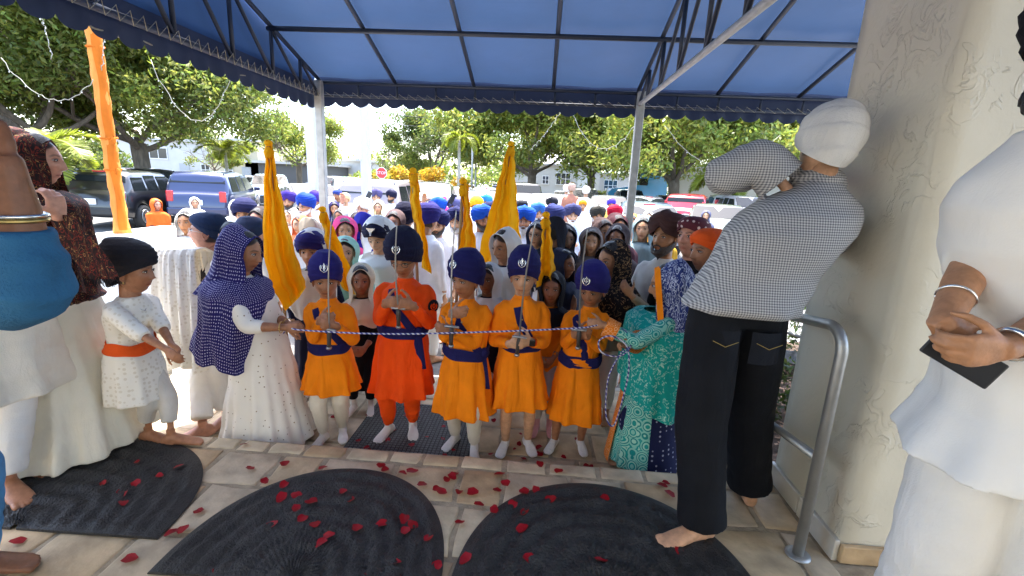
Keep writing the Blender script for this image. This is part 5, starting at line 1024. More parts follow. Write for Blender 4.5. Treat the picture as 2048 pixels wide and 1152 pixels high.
# ================================================================== patterned cloths
def dots_mat(name,base,dot,scale=30,thr=.28,rand=0.,coord='UV',rough=.8,trans=.0,stretch=(1,1,1),soft=.04):
    if name in MATS: return MATS[name]
    m=bpy.data.materials.new(name); m.use_nodes=True; nt=m.node_tree; p=nt.nodes['Principled BSDF']; L=nt.links.new; p.inputs['Roughness'].default_value=rough; p.inputs['Specular IOR Level'].default_value=.2
    tc=N(nt,'TexCoord'); mp=N(nt,'Mapping'); mp.inputs['Scale'].default_value=stretch; L(tc.outputs[coord],mp.inputs[0]); v=N(nt,'TexVoronoi'); v.inputs['Scale'].default_value=scale; v.inputs['Randomness'].default_value=rand
    if coord=='UV': v.voronoi_dimensions='2D'
    L(mp.outputs[0],v.inputs['Vector']); r=N(nt,'MapRange'); r.inputs[1].default_value=thr; r.inputs[2].default_value=thr+soft; r.inputs[3].default_value=1; r.inputs[4].default_value=0; L(v.outputs['Distance'],r.inputs[0])
    mx=N(nt,'Mix',data_type='RGBA'); mx.inputs[6].default_value=lin(base)+(1,); mx.inputs[7].default_value=lin(dot)+(1,); L(r.outputs[0],mx.inputs[0]); L(mx.outputs[2],p.inputs['Base Color'])
    nb=N(nt,'TexNoise'); nb.inputs['Scale'].default_value=200; b=N(nt,'Bump'); b.inputs['Strength'].default_value=.2; b.inputs['Distance'].default_value=.005; L(tc.outputs['Object'],nb.inputs['Vector']); L(nb.outputs[0],b.inputs['Height']); L(b.outputs[0],p.inputs['Normal'])
    MATS[name]=m; return m
def ramp_mat(name,cols,scale=14,dist=1.5,kind='noise',stretch=(1,1,1),coord='Object',rough=.8,const=True,rand=1.):
    """Printed cloth: noise or Voronoi cells mapped through a stepped colour ramp."""
    m=bpy.data.materials.new(name); m.use_nodes=True; nt=m.node_tree; p=nt.nodes['Principled BSDF']; L=nt.links.new; p.inputs['Roughness'].default_value=rough; p.inputs['Specular IOR Level'].default_value=.2
    tc=N(nt,'TexCoord'); mp=N(nt,'Mapping'); mp.inputs['Scale'].default_value=stretch; L(tc.outputs[coord],mp.inputs[0])
    if kind=='noise': t=N(nt,'TexNoise'); t.inputs['Scale'].default_value=scale; t.inputs['Distortion'].default_value=dist; t.inputs['Detail'].default_value=2; o=t.outputs[0]
    elif kind=='rings': t=N(nt,'TexVoronoi'); t.inputs['Scale'].default_value=scale; t.inputs['Randomness'].default_value=rand; s=N(nt,'Math',operation='FRACT'); mu=N(nt,'Math',operation='MULTIPLY'); mu.inputs[1].default_value=3.2; L(t.outputs['Distance'],mu.inputs[0]); L(mu.outputs[0],s.inputs[0]); o=s.outputs[0]
    else: t=N(nt,'TexVoronoi'); t.inputs['Scale'].default_value=scale; t.inputs['Randomness'].default_value=rand; s=N(nt,'SeparateColor'); L(t.outputs['Color'],s.inputs[0]); o=s.outputs[0]
    L(mp.outputs[0],t.inputs['Vector']); cr=N(nt,'ValToRGB'); cr.color_ramp.interpolation='CONSTANT' if const else 'LINEAR'; e=cr.color_ramp.elements
    while len(e)<len(cols): e.new(.5)
    for i,(pos,h) in enumerate(cols): e[i].position=pos; e[i].color=lin(h)+(1,)
    L(o,cr.inputs[0]); L(cr.outputs[0],p.inputs['Base Color']); MATS[name]=m; return m
M_polka=dots_mat('navy_polka','#221e60','#bdb9d8',scale=72,thr=.19,rand=.22)
M_bandana=dots_mat('maroon_polka','#5a2a33','#d8c4bd',scale=28,thr=.25,coord='Object')
M_seq=dots_mat('white_sequin','#ece7dd','#8a7458',scale=30,thr=.10,rand=.7,coord='Object')
M_emb=dots_mat('white_embroidered','#e6e1d5','#d6cebd',scale=42,thr=.30,rand=.5,coord='Object')
M_shawl=ramp_mat('patterned_shawl',[(0,'#191214'),(.40,'#2c1614'),(.47,'#6d2518'),(.51,'#1c1417'),(.60,'#a5794a'),(.625,'#2e1816'),(.72,'#151115')],scale=17,dist=2.2,stretch=(1.5,1.5,.9))
M_teal=ramp_mat('teal_tie_dye',[(0,'#159c93'),(.50,'#1aa79b'),(.57,'#b5dccb'),(.61,'#1aa096'),(.72,'#0f7f82')],scale=24,dist=1.8,const=True)
M_teal2=ramp_mat('teal_lattice',[(0,'#8fd0bf'),(.30,'#1f9f96'),(.55,'#a9dbc8'),(.8,'#1b8f8a')],scale=15,kind='rings',rand=.35)
M_orl=ramp_mat('orange_lattice',[(0,'#e07c1c'),(.6,'#f0c9a0'),(.75,'#e57a18')],scale=42,kind='rings',rand=.1)
M_pais=ramp_mat('navy_paisley',[(0,'#26346e'),(.44,'#22306a'),(.50,'#b9c0d4'),(.57,'#26346e'),(.66,'#1b2550')],scale=21,dist=3.0,stretch=(1,1.6,.6))
M_navdot=dots_mat('navy_small_dot','#1b2148','#a8acc0',scale=34,thr=.20,coord='Object')
M_floral=ramp_mat('floral_dress',[(0,'#3a2a34'),(.42,'#5d4a55'),(.5,'#a58a92'),(.56,'#4a3541'),(.7,'#8a6a74')],scale=30,dist=2)
M_dkflor=ramp_mat('dark_floral_scarf',[(0,'#1c1718'),(.52,'#2a2022'),(.58,'#b08d62'),(.62,'#231b1d'),(.72,'#6d4a3a')],scale=26,dist=2)
def gingham():
    m=bpy.data.materials.new('gingham_check'); m.use_nodes=True; nt=m.node_tree; p=nt.nodes['Principled BSDF']; L=nt.links.new; p.inputs['Roughness'].default_value=.8; p.inputs['Specular IOR Level'].default_value=.2
    tc=N(nt,'TexCoord'); sp=N(nt,'SeparateXYZ'); L(tc.outputs['Object'],sp.inputs[0]); o=[]
    for k in (0,2):
        mu=N(nt,'Math',operation='MULTIPLY'); mu.inputs[1].default_value=105; fr=N(nt,'Math',operation='FRACT'); gt=N(nt,'Math',operation='GREATER_THAN'); gt.inputs[1].default_value=.5; L(sp.outputs[k],mu.inputs[0]); L(mu.outputs[0],fr.inputs[0]); L(fr.outputs[0],gt.inputs[0]); o.append(gt.outputs[0])
    ad=N(nt,'Math',operation='ADD'); L(o[0],ad.inputs[0]); L(o[1],ad.inputs[1]); dv=N(nt,'Math',operation='MULTIPLY'); dv.inputs[1].default_value=.5; L(ad.outputs[0],dv.inputs[0])
    cr=N(nt,'ValToRGB'); cr.color_ramp.interpolation='CONSTANT'; e=cr.color_ramp.elements; e[0].position=0; e[0].color=lin('#c6c5c2')+(1,); e[1].position=.4; e[1].color=lin('#9b9b9c')+(1,); x=e.new(.8); x.color=lin('#66666b')+(1,); L(dv.outputs[0],cr.inputs[0]); L(cr.outputs[0],p.inputs['Base Color']); return m
M_check=gingham(); M_jean=cloth('black_denim','#14161b',var=.25,bump=.3); M_denim=cloth('blue_denim','#4f86b4',var=.25,bump=.4); M_bluek=cloth('blue_linen','#2f6288',var=.22,bump=.5,bscale=160,wrinkle=.9,wscale=5)
M_black=cloth('black_cloth','#15151a'); M_gold=cloth('gold_border','#b39a55',rough=.5); M_grey=cloth('grey_turban','#232126',var=.3,bump=.5,bscale=60); M_wturb=cloth('white_wrap','#d6d3cd',var=.06); M_orange=cloth('orange_sash','#e2571d')
M_sheer=cloth('white_veil','#efeeea',var=.04,trans=.3); M_mint=cloth('mint_veil','#a9d8c6',var=.08,trans=.25)
# ================================================================== left group
# woman in navy polka scarf pulling the rope
NY=2.52; nb=atz(525,884,Z_LO); nh=aty(488,505,NY)
f=Fig('woman in navy polka dot scarf and long white dress holding the left rope end',(nh[0]+.02,NY+.06,Z_LO),84,(nh[2]-Z_LO)/.935,head=nh,hs=.98,yaw=6,pitch=10,tone='brown',fem=1,smile=1,res=1.3,brow=.8)
m=MB(); f.torso(m,.025,flare=1.75,folds=17,fold_amp=.055,seed=4,hw=.115,waist=.108,chest=.118,dep=.088,hemd=.20,belly=.088)
for sg,hp,yy in ((-1,(573,655),2.40),(1,(580,650),2.56)):
    S,E,T=f.arm(sg,f.loc(aty(*hp,yy)),pole=(sg*.5,.5,-1)); f.sleeve(m,S,E,T,r=(.066,.062,.058,.050),frac=.42); f.forearm(E,T,f.R.T@np.array([.9,-.05,.05]),f.R.T@np.array([.1,.9 if sg<0 else -.9,-.2]),thumb=-sg,a0=.3,curl=.95)
    b=MB(); th=vrange(0,2*PI,20); c=E+(T-E)*.86; ax=nrm(T-E); u=nrm(np.cross(ax,[0,0,1])); v=np.cross(ax,u); b.tube(c+.031*(np.cos(th)[:,None]*u+np.sin(th)[:,None]*v),.003,6); b.build('bangle',M_brass,f.e)
f.garment(m,'dress',M_seq,.0105,.005,40,2,3); f.legs([(-.09,.02),(.09,-.03)],[(-.1,-1),(.15,-1)],trouser=M_white,tr=(.08,.07,.06,.06),hemz=.1)
hair_geo(f.M,M_hair,f.e); veil_geo(f.M,M_polka,f.e,sw=.215,depth=.165,drop=.36,shoulder_z=-.27,top=1.2,face=.092,brow=.108,fold=.016,seed=2,back=.15,flare=1.15); f.finish()
# woman in glasses with outstretched white shawl
WY=2.92; wh=aty(414,466,WY)
f=Fig('smiling woman in glasses and navy head wrap with a white shawl on her outstretched arm',(wh[0]+.03,WY+.05,Z_LO),-20,(wh[2]-Z_LO)/.93,head=wh,hs=.98,yaw=-48,pitch=-8,tone='rose',fem=.8,smile=1.5,res=1.3,brow=.6,group=None)
m=MB(); f.torso(m,.36*f.H,flare=1.15,folds=9,fold_amp=.05,seed=6,hw=.112,waist=.102,chest=.112)
tgt=f.loc(aty(262,505,2.72)); S,E,T=f.arm(-1,tgt,pole=(0,.2,-1)); f.sleeve(m,S,E,T,r=(.075,.07,.064,.058),frac=.95); f.forearm(E,T,T-E,[0,0,-1],thumb=1,a0=.8,curl=.3)
S,E,T=f.arm(1,f.loc(aty(470,620,2.75)),pole=(1,.3,-.6)); f.sleeve(m,S,E,T,frac=.9); f.forearm(E,T,T-E,[0,-1,0],thumb=1,a0=.7)
f.garment(m,'kurta',M_white,.010,.006,32,2,5)
f.legs([f.loc(np.r_[atz(408,872,Z_LO)[:2],Z_LO]),f.loc(np.r_[atz(455,850,Z_LO)[:2],Z_LO])],[(-.35,-1),(.1,-1)],trouser=M_white,tr=(.095,.088,.08,.078),hemz=.12,wr=.03,fl=.235)
m=MB(); g=np.zeros((26,34,3))   # the shawl hanging from the arm
for j in range(34):
    q=j/33; a=aty(296+98*q,500-2*q,2.72+.05*q); zb=aty(325+105*q,742-14*q+10*math.sin(q*9),2.62)
    for i in range(26):
        t=i/25; p=a*(1-t)+zb*t; g[i,j]=f.loc(p)+np.array([.012*math.sin(q*24+t*3)*t,-.055*t**.3*(1 if i else -.8)+.024*math.sin(q*24+t*2.2)*(.25+t)+.010*math.sin(q*57+t*5),0.])
m.grid(g); g0=g[:1].copy(); g1=g0+np.array([0,.11,-.03]); g2=g1+np.array([0,.01,-.35]); m.grid(np.r_[g0,(g0+g1)/2+[0,0,.02],g1,g2]); m.build('shawl',MATS['white_embroidered'],f.e)
turban_dome(f.M,cloth('teal_navy_cap','#1f2f4d'),w=.090,d=.104,h=.142,low=.062,back=-.05,folds=5,parent=f.e,name='head_wrap',tiltb=.03); glasses(f.M,f.e,mat('pale_frame',(.55,.5,.45),rough=.3)); 
ribbon(f,[(-.05,f.spine(.93)[2]),(.0,f.spine(.7)[2]),(.03,f.spine(.45)[2])],.07,.003,M_dkflor,'neck_panel'); f.finish()
# small child she carries, one bare foot in view
c0=aty(452,600,2.74); f=Fig('small child in white carried on a hip, one bare foot hanging down',(c0[0]+.05,2.78,c0[2]-.40),25,.86,hs=.8,yaw=0,tone='fair',child=1,fem=.5); m=MB(); f.torso(m,.36,hw=.13,waist=.12,chest=.13)
for sg in (-1,1): S,E,T=f.arm(sg,np.array([sg*.16,-.1,.5])); f.sleeve(m,S,E,T,r=(.09,.085,.08,.075),frac=.9); f.forearm(E,T,[0,-1,0],[0,0,-1],thumb=sg,a0=.8)
f.garment(m,'shirt',M_white,.010,.003); fp2=f.loc(aty(437,712,2.66)); f.legs([(fp2[0],fp2[1]),(.12,.05)],[(-.8,-.45),(.2,-1)],trouser=M_white,tr=(.14,.12,.10,.085),hemz=.13,fl=.15); hair_geo(f.M,M_hair,f.e,1.05); f.finish()
# girl in white kurta, dark turban and orange sash
GY=2.14; gh=aty(266,545,GY); gb=atz(325,886,0)
f=Fig('girl in white kurta with orange sash and dark grey turban at the left mat',(gb[0]-.10,GY+.03,0),88,(gh[2])/.925,head=gh,hs=.90,yaw=14,pitch=0,tone='brown',child=.8,fem=.6,res=1.35,brow=.7,squint=.4)
m=MB(); f.torso(m,aty(300,800,GY)[2],flare=1.22,folds=9,fold_amp=.05,hw=.115,waist=.100,chest=.112,seed=8,dep=.085,colar=.07)
for sg,hp,yy in ((-1,(335,700),2.00),(1,(352,706),2.06)):
    S,E,T=f.arm(sg,f.loc(aty(*hp,yy)),pole=(sg*.6,.9,-.6)); f.sleeve(m,S,E,T,r=(.078,.074,.066,.058),frac=.25); f.forearm(E,T,f.R.T@np.array([.55,-.15,-.35]),f.R.T@np.array([-.2,.9 if sg<0 else -.9,-.1]),thumb=-sg,a0=.1,curl=.55,r=(.036,.032,.024))
f.garment(m,'kurta',M_emb,.0095,.005,38,2,2); sash(f,M_orange,.20,.062,grow=1.07)
f.legs([f.loc(np.r_[atz(300,884,0)[:2],0]),f.loc(np.r_[atz(345,890,0)[:2],0])],[(.0,-1),(.25,-1)],trouser=cloth('grey_leggings','#c9c4bb'),tr=(.085,.075,.066,.064),hemz=.14,fl=.20)
to,_=turban_dome(f.M,M_grey,w=.104,d=.124,h=.195,low=.05,back=-.085,folds=9,parent=f.e,seed=3,tiltb=.055,wrap=2.2,ear=-.01); m=MB(); 
for sg in (-1,1): q=MB(); q.ell((sg*.083,.004,-.042),(.004,.004,.005)); m.merge(q,f.M)
m.build('earring',M_brass,f.e); m=MB(); m.tube([(0,.05,0),(.06,0,-.01),(.02,-.06,-.04),(0,-.068,-.055),(-.02,-.06,-.04),(-.06,0,-.01),(0,.05,0)],.0016,5); o=MB(); o.merge(m,Matrix.Translation(Vector(f.nk+np.array([0,0,-.02])))); o.build('necklace',M_silver,f.e); f.finish()
# woman in patterned shawl
PY=2.12; ph=aty(74,322,PY); 
f=Fig('woman wrapped in a dark red patterned shawl with a long white skirt',(ph[0]-.06,PY+.02,0),100,ph[2]/.935,head=ph,hs=.98,yaw=18,pitch=2,tone='rose',fem=1,res=1.3,brow=.8,squint=.5)
m=MB(); f.torso(m,.03,flare=2.15,folds=13,fold_amp=.065,seed=9,hw=.115,waist=.10,chest=.115,hemd=.20)
f.garment(m,'skirt',cloth('ivory_skirt','#e6dfcc',var=.07,trans=.15),.011,.006,26,2,7); m=MB(); f.torso(m,f.pel[2]+.02,hw=.122,waist=.112,chest=.124,dep=.09,belly=.09,flare=1.08,hemd=.12)
T0=f.loc(aty(118,432,1.93)); S,E,T=f.arm(1,T0,pole=(.7,.2,-1)); f.sleeve(m,S,E,T,r=(.066,.062,.058,.052),frac=.35); f.forearm(E,T,f.R.T@np.array([.05,-.1,1]),f.R.T@np.array([-1,.1,.1]),thumb=-1,a0=.3,curl=.75)
S,E,T=f.arm(-1,f.loc(aty(60,600,1.9)),pole=(-.6,.3,-1)); f.sleeve(m,S,E,T,frac=.6); f.forearm(E,T,f.R.T@np.array([.8,0,.1]),[0,1,0],thumb=1,a0=.5)
f.garment(m,'blouse',M_shawl,.011,.006,26,2,7); f.legs([(-.09,0),(.09,-.02)],[(-.1,-1),(.1,-1)],trouser=M_white,hemz=.1)
hair_geo(f.M,M_hair,f.e); veil_geo(f.M,M_shawl,f.e,sw=.225,depth=.175,drop=.42,shoulder_z=-.27,top=1.16,face=.086,brow=.10,fold=.022,seed=5,back=.15,flare=1.3)
m=MB(); g=np.zeros((20,16,3))   # end of the shawl hanging to the hip with a fringe
for i in range(20):
    for j in range(16):
        t=i/19;q=j/15; p=aty(130+72*t+ (q-.5)*60,430+128*t,1.93); g[i,j]=f.loc(p)+np.array([0,.02*math.sin(q*14+t*4),0])
m.grid(g); m.build('shawl_end',M_shawl,f.e); m=MB()
for j in range(26): p=f.loc(aty(167+70*j/25,556+4*math.sin(j),1.93)); m.tube([p,p+np.array([0,0,-.02]),p+np.array([.002,0,-.035])],.0018,4)
tag(m.build('fringe',M_black,f.e),kind='stuff'); f.finish()
# man in white kurta with gold border, bare feet on the left mat
f1=atz(40,940,0); f2=atz(20,985,0)
f=Fig('barefoot man in white kurta with gold hem at the left edge',(-2.50,1.83,0),70,1.72,yaw=10,tone='brown',stub=.6)
m=MB(); f.torso(m,aty(40,790,1.8)[2],flare=1.25,folds=9,fold_amp=.04,seed=11,hw=.13,waist=.125,chest=.125,dep=.10)
for sg in (-1,1): S,E,T=f.arm(sg,np.array([sg*.20,-.16,.92]),pole=(sg,.4,-.5)); f.sleeve(m,S,E,T,frac=.95); f.forearm(E,T,[-sg*.6,-.6,0],[0,1,0],thumb=sg,a0=.8)
f.garment(m,'kurta',M_offw,.011,.006,30,2,1); z=aty(40,790,1.8)[2]; 
f.torso(MB(),z); g=f.rg[0]; m=MB(); th=np.arange(60)*2*PI/60; m.grid(np.array([np.stack([.255*np.sin(th),-.215*np.cos(th),0*th+zz],-1) for zz in (z-.005,z+.02)]),closed_v=True); m.build('gold_hem',M_gold,f.e)
f.legs([f.loc(np.r_[f1[:2],0]),f.loc(np.r_[f2[:2],0])],[f.R.T@np.array([1,-.12,0]),f.R.T@np.array([1,-.45,0])],trouser=M_white,tr=(.10,.09,.08,.075),hemz=.11,fl=.255); turban_punjabi(f.M,M_navy,f.e); beard_geo(f.M,M_hair,f.e); f.finish(.005)
# man in blue, arm raised, at the left edge close to the camera
f=Fig('man in blue linen shirt and jeans raising his braceleted arm at the left edge',(-2.08,1.12,0),100,1.74,yaw=40,tone='deep',stub=.7,sw=.2)
m=MB(); f.torso(m,.80,hw=.13,waist=.13,chest=.13,dep=.10)
S=f.shoulder(1)
E=f.loc(aty(48,578,1.10)); T=f.loc(aty(6,330,1.10)); Sx=f.loc(aty(-220,480,1.08)); f.sleeve(m,Sx,E,T,r=(.115,.118,.112,.080),frac=.50,wr=.12,n=24)
S2,E2,T2=f.arm(-1,np.array([-.25,-.1,.8])); f.sleeve(m,S2,E2,T2,frac=.9); f.forearm(E2,T2,[0,-.2,-1],[1,0,0],thumb=1,a0=.8)
f.garment(m,'shirt',M_bluek,.009,.020,17,1,4); f.forearm(E,T,f.R.T@np.array([-.35,.1,1]),f.R.T@np.array([.2,-1,0]),thumb=1,a0=.45,curl=.9,r=(.064,.052,.042),hl=.20)
ax=nrm(T-E)
for k,(q,mt) in enumerate(((.70,M_brass),(.735,M_silver))):
    b=MB(); th=vrange(0,2*PI,24); c=E+(T-E)*(q-.12); u=nrm(np.cross(ax,[0,0,1.])); v=np.cross(ax,u); b.tube(c+.066*(np.cos(th)[:,None]*u+np.sin(th)[:,None]*v),.0055,8); b.build('bangle',mt,f.e)
fa=f.loc(np.r_[atz(-60,1290,0)[:2],0]); f.legs([(-.1,.02),(.16,-.10)],[(-.1,-1),(.1,-1)],trouser=M_denim,tr=(.10,.095,.085,.08),hemz=.1,knee=(0,-.10,0)); turban_punjabi(f.M,M_black,f.e); f.finish(.006)
# ================================================================== right group
# man in checked shirt seen from behind
cf=atz(1398,1078,0); ch=aty(1646,298,1.98)
f=Fig('barefoot man in checked shirt and black jeans seen from behind, leaning on the pier',(.98,1.90,0),180,1.80,head=ch,hs=.98,yaw=-12,pitch=8,tilt=-20,tone='fair',sw=.225,hip_f=.53)
hp=aty(1478,603,1.92); f.pel=f.loc(hp); f.sc=f.spine(.80)
m=MB(); wz=f.loc(aty(1500,575,1.9))[2]; f.torso(m,f.pel[2]-.03,hw=.118,waist=.118,chest=.128,dep=.094,belly=.092,flare=1.06,folds=7,fold_amp=.03,seed=2,hemd=.10)
E=f.loc(aty(1440,352,2.02)); S=f.shoulder(1); S=f.loc(aty(1520,318,2.0)); T=f.loc(aty(1590,340,2.30)); f.sleeve(m,S,E,T,r=(.092,.080,.076,.072),frac=.3,n=22); f.forearm(E,T,f.R.T@np.array([.6,.3,.1]),f.R.T@np.array([.5,.5,0]),thumb=1,a0=.2)
Sr=f.loc(aty(1640,360,2.0)); Er=f.loc(aty(1660,480,2.08)); Tr=f.loc(aty(1650,420,2.36)); f.sleeve(m,Sr,Er,Tr,r=(.095,.085,.08,.075),frac=.3); f.forearm(Er,Tr,[0,-.5,1],[1,0,0],thumb=1,a0=.2)
f.garment(m,'checked_shirt',M_check,.010,.008,24,2,6)
b=MB(); loftE(b,[(f.spine(.93),[.075,0,0],[0,.075,0]),(f.spine(1.0),[.068,0,0],[0,.072,0]),(f.spine(1.04),[.064,0,0],[0,.07,0])],24,caps=False); b.build('collar',M_check,f.e)
cf2=aty(1480,985,2.15); f.legs([f.loc(np.r_[atz(1492,1000,0)[:2],0])*np.array([1,1,0]),f.loc(np.r_[cf[:2],0])],[(-.1,-1),f.R.T@np.array([-1,-.35,0])],trouser=M_jean,tr=(.108,.100,.092,.098),hemz=.085,wr=.018,name='jeans',knee=(0,-.02,0),fl=.25)
# back pocket outline and waistband
for sg in (-1,1):
    zz=f.pel[2]-.145; xx=f.pel[0]+sg*.085; m=MB(); m.grid(np.array([[(xx+u*.062,f.pel[1]+.128-.05*(u*sg+.2)**2*.4-.012*abs(v)*6,zz-v) for u in (-1,-.5,0,.5,1)] for v in (-.05,0,.05,.085)])); m.build('back_pocket',cloth('denim_pocket','#1b1e25'),f.e)
    m=MB(); m.tube([(xx-.05,f.pel[1]+.134,zz+.01),(xx,f.pel[1]+.137,zz-.012),(xx+.05,f.pel[1]+.134,zz+.01)],.0014,4); m.build('pocket_stitch',M_gold,f.e)
to,_=turban_dome(f.M,M_wturb,w=.108,d=.122,h=.185,low=.035,back=-.085,folds=4,parent=f.e,seed=8,tiltb=.02,wrap=1.8,name='white_head_wrap'); f.finish()
# man in white kurta at the right edge, hands folded over a phone
rh=aty(2182,122,1.14); rb=aty(2175,500,1.22)
f=Fig('man in white kurta at the right edge, hands folded over a phone',(rb[0],1.22,0),-30,rh[2]/.935,head=rh,hs=1.0,yaw=-58,tone='tan',stub=.0,sw=.205,res=1.3)
m=MB(); hemz=aty(1880,985,1.05)[2]; f.torso(m,hemz,flare=1.34,folds=8,fold_amp=.04,seed=5,hw=.108,waist=.100,chest=.102,dep=.085,hemd=.135,belly=.082)
wr_=[]
for sg,sp,ep,tp2,fd in ((-1,(2065,312,1.20),(1948,520,1.24),(1886,648,1.08),(.55,-.1,-.62)),(1,(2260,330,1.15),(2150,625,1.12),(2008,696,1.02),(-.9,-.12,-.10))):
    S,E,T=[f.loc(aty(*q)) for q in (sp,ep,tp2)]; f.sleeve(m,S,E,T,r=(.060,.058,.054,.052),frac=.14,n=22); f.forearm(E,T,f.R.T@np.array(fd),f.R.T@np.array([.3,.9,.1]),thumb=-1 if sg<0 else 1,a0=.0,spread=.0,thumb_curl=.7,curl=.42 if sg<0 else .75,r=(.037,.034,.026),hl=.172); wr_.append((E,T))
f.garment(m,'kurta',cloth('white_kurta_cloth','#ebe9e4',var=.04,trans=.08,wrinkle=.3,wscale=4,bump=.1),.0105,.010,20,2,8)
for (E,T),mt,rr,qq in ((wr_[0],M_silver,.036,.62),(wr_[1],M_silver,.034,.90)):
    ax=nrm(T-E); u=nrm(np.cross(ax,[0,0,1.])); v=np.cross(ax,u); th=vrange(0,2*PI,24); b=MB(); b.tube(E+(T-E)*qq+rr*(np.cos(th)[:,None]*u+np.sin(th)[:,None]*v),.0038 if qq<.8 else .007,8); b.build('bangle' if qq<.8 else 'watch_strap',mt,f.e)
m=MB(); zs=[f.spine(t)[2] for t in (.95,.5)]; ribbon(f,[(f.spine(.95)[0],zs[0]),(f.spine(.5)[0],zs[1])],.032,.004,M_white,'placket')
for t in (.85,.70,.56): p=f.spine(t); b=MB(); b.ell((p[0],f.surf(p[0],p[2])-.012,p[2]),(.006,.004,.006),6,8); b.build('button',M_silver,f.e)
f.legs([(-.12,.02),(.12,0)],[(-.2,-1),(.2,-1)],trouser=M_white,tr=(.105,.10,.09,.085),hemz=.1); turban_punjabi(f.M,M_black,f.e); beard_geo(f.M,M_hair,f.e,length=.02,thick=.008); f.finish(.005)
ph=aty(1925,716,1.07); e=empty('phone',tuple(ph),label='black phone held in the folded hands at the right edge',cat='phone'); e.rotation_euler=(math.radians(70),math.radians(-62),math.radians(-10)); b=MB(); b.box((0,0,0),(.070,.142,.009),bev=.004); b.build('case',mat('phone_case',(.01,.01,.012),rough=.35),e); b=MB(); b.box((.018,.05,-.0065),(.028,.045,.004),bev=.0015); b.build('camera_bump',mat('phone_lens',(.03,.03,.035),rough=.1),e)
# woman in teal shawl holding the right rope end
TY=2.60; th_=aty(1336,572,TY)
f=Fig('woman in teal and navy printed shawl holding the coiled right rope end',(th_[0]-.02,TY+.06,Z_LO),-104,(th_[2]-Z_LO)/.93,head=th_,hs=.98,yaw=0,pitch=10,tone='tan',fem=1,res=1.2)
m=MB(); f.torso(m,.035,flare=1.42,folds=9,fold_amp=.06,seed=3,hw=.115,waist=.108,chest=.116,hemd=.155,dep=.09)
for sg,hp2,yy in ((1,(1206,650),2.44),(-1,(1262,692),2.42)):
    S,E,T=f.arm(sg,f.loc(aty(*hp2,yy)),pole=(sg*.5,.6,-.9)); f.sleeve(m,S,E,T,r=(.066,.062,.056,.050),frac=.80); f.forearm(E,T,f.R.T@np.array([-1,-.05,.1]),f.R.T@np.array([0,.8*sg,-.4]),thumb=sg,a0=.7,curl=1.0)
    b=MB(); c=E+(T-E)*.76; ax=nrm(T-E); u=nrm(np.cross(ax,[0,0,1.])); v=np.cross(ax,u); th=np.arange(24)*2*PI/24; b.grid(np.array([c+ax*q+.056*(np.cos(th)[:,None]*u+np.sin(th)[:,None]*v) for q in (-.035,0,.035)]),closed_v=True); b.build('cuff',M_orl,f.e)
f.garment(m,'dress',M_teal2,.0105,.006,32,2,5); f.legs([(-.09,.0),(.09,-.05)],[(-.1,-1),(.1,-1)],trouser=M_navdot,tr=(.10,.10,.10,.11),hemz=.06)
hair_geo(f.M,M_hair,f.e); veil_geo(f.M,M_pais,f.e,sw=.20,depth=.15,drop=.10,shoulder_z=-.25,top=1.18,face=.09,brow=.108,fold=.014,seed=8,back=.15,cape=False,flare=1.1)
m=MB(); nr,nc=26,64; C=np.zeros((nr,nc,3)); thc=np.arange(nc)*2*PI/nc; s0=f.loc(th_)
for i in range(nr):
    t=i/(nr-1); k=math.sin(min(1,t*2.0)*PI/2); z=s0[2]-.16-.10*min(1,t*2)**1.2-.40*max(0,t-.4)/.6; a=.085+(.235-.085)*k+.02*t; b_=.10+(.19-.10)*k+.02*t
    fo=1+.05*t*np.sin(thc*8+3*t)+.035*np.sin(thc*13-t*6)*t+.04*np.sin(thc*3+2); C[i]=np.stack([a*fo*np.sin(thc),-b_*fo*np.cos(thc)+.02,z-.10*t*np.cos(thc-2.6)+.012*np.sin(thc*6)*t],-1)
m.grid(C,closed_v=True); m.build('shawl',M_teal,f.e)
m=MB(); g=[]   # orange edge of the head scarf and the front panel of the dress
for q in vrange(-1,1,26):
    a=abs(q); x=math.copysign(.096*math.sin(min(a/.52,1)*PI/2),q) if a<.52 else math.copysign(.096+.05*((a-.52)/.48)**2,q); z=.114*math.cos(a/.52*PI/2) if a<.52 else -.25*(a-.52)/.48; g.append([(x*.97,-.068,z*.98),(x*1.03,-.052,z*1.02 if z>0 else z),(x*1.07,-.034,z*1.06 if z>0 else z)])
m.grid(np.array(g).transpose(1,0,2)); o=MB(); o.merge(m,f.M); o.build('scarf_border',M_tang,f.e)
for xs,mt,nm in (((.05,.55),M_orl,'front_panel'),((1.75,2.95),M_navdot,'side_panel')):
    g=np.array(f.rg); g=g[np.argsort(g[:,0])]; m=MB(); P=[]
    for z in vrange(.03,.72*f.pel[2]*1.4,20):
        cx_,cy_,a,b_=[np.interp(z,g[:,0],g[:,q]) for q in (1,2,3,4)]; P.append([(cx_+a*1.11*math.sin(t),cy_-b_*1.11*math.cos(t),z) for t in vrange(xs[0],xs[1],9)])
    m.grid(np.array(P)); m.build(nm,mt,f.e)
f.finish()
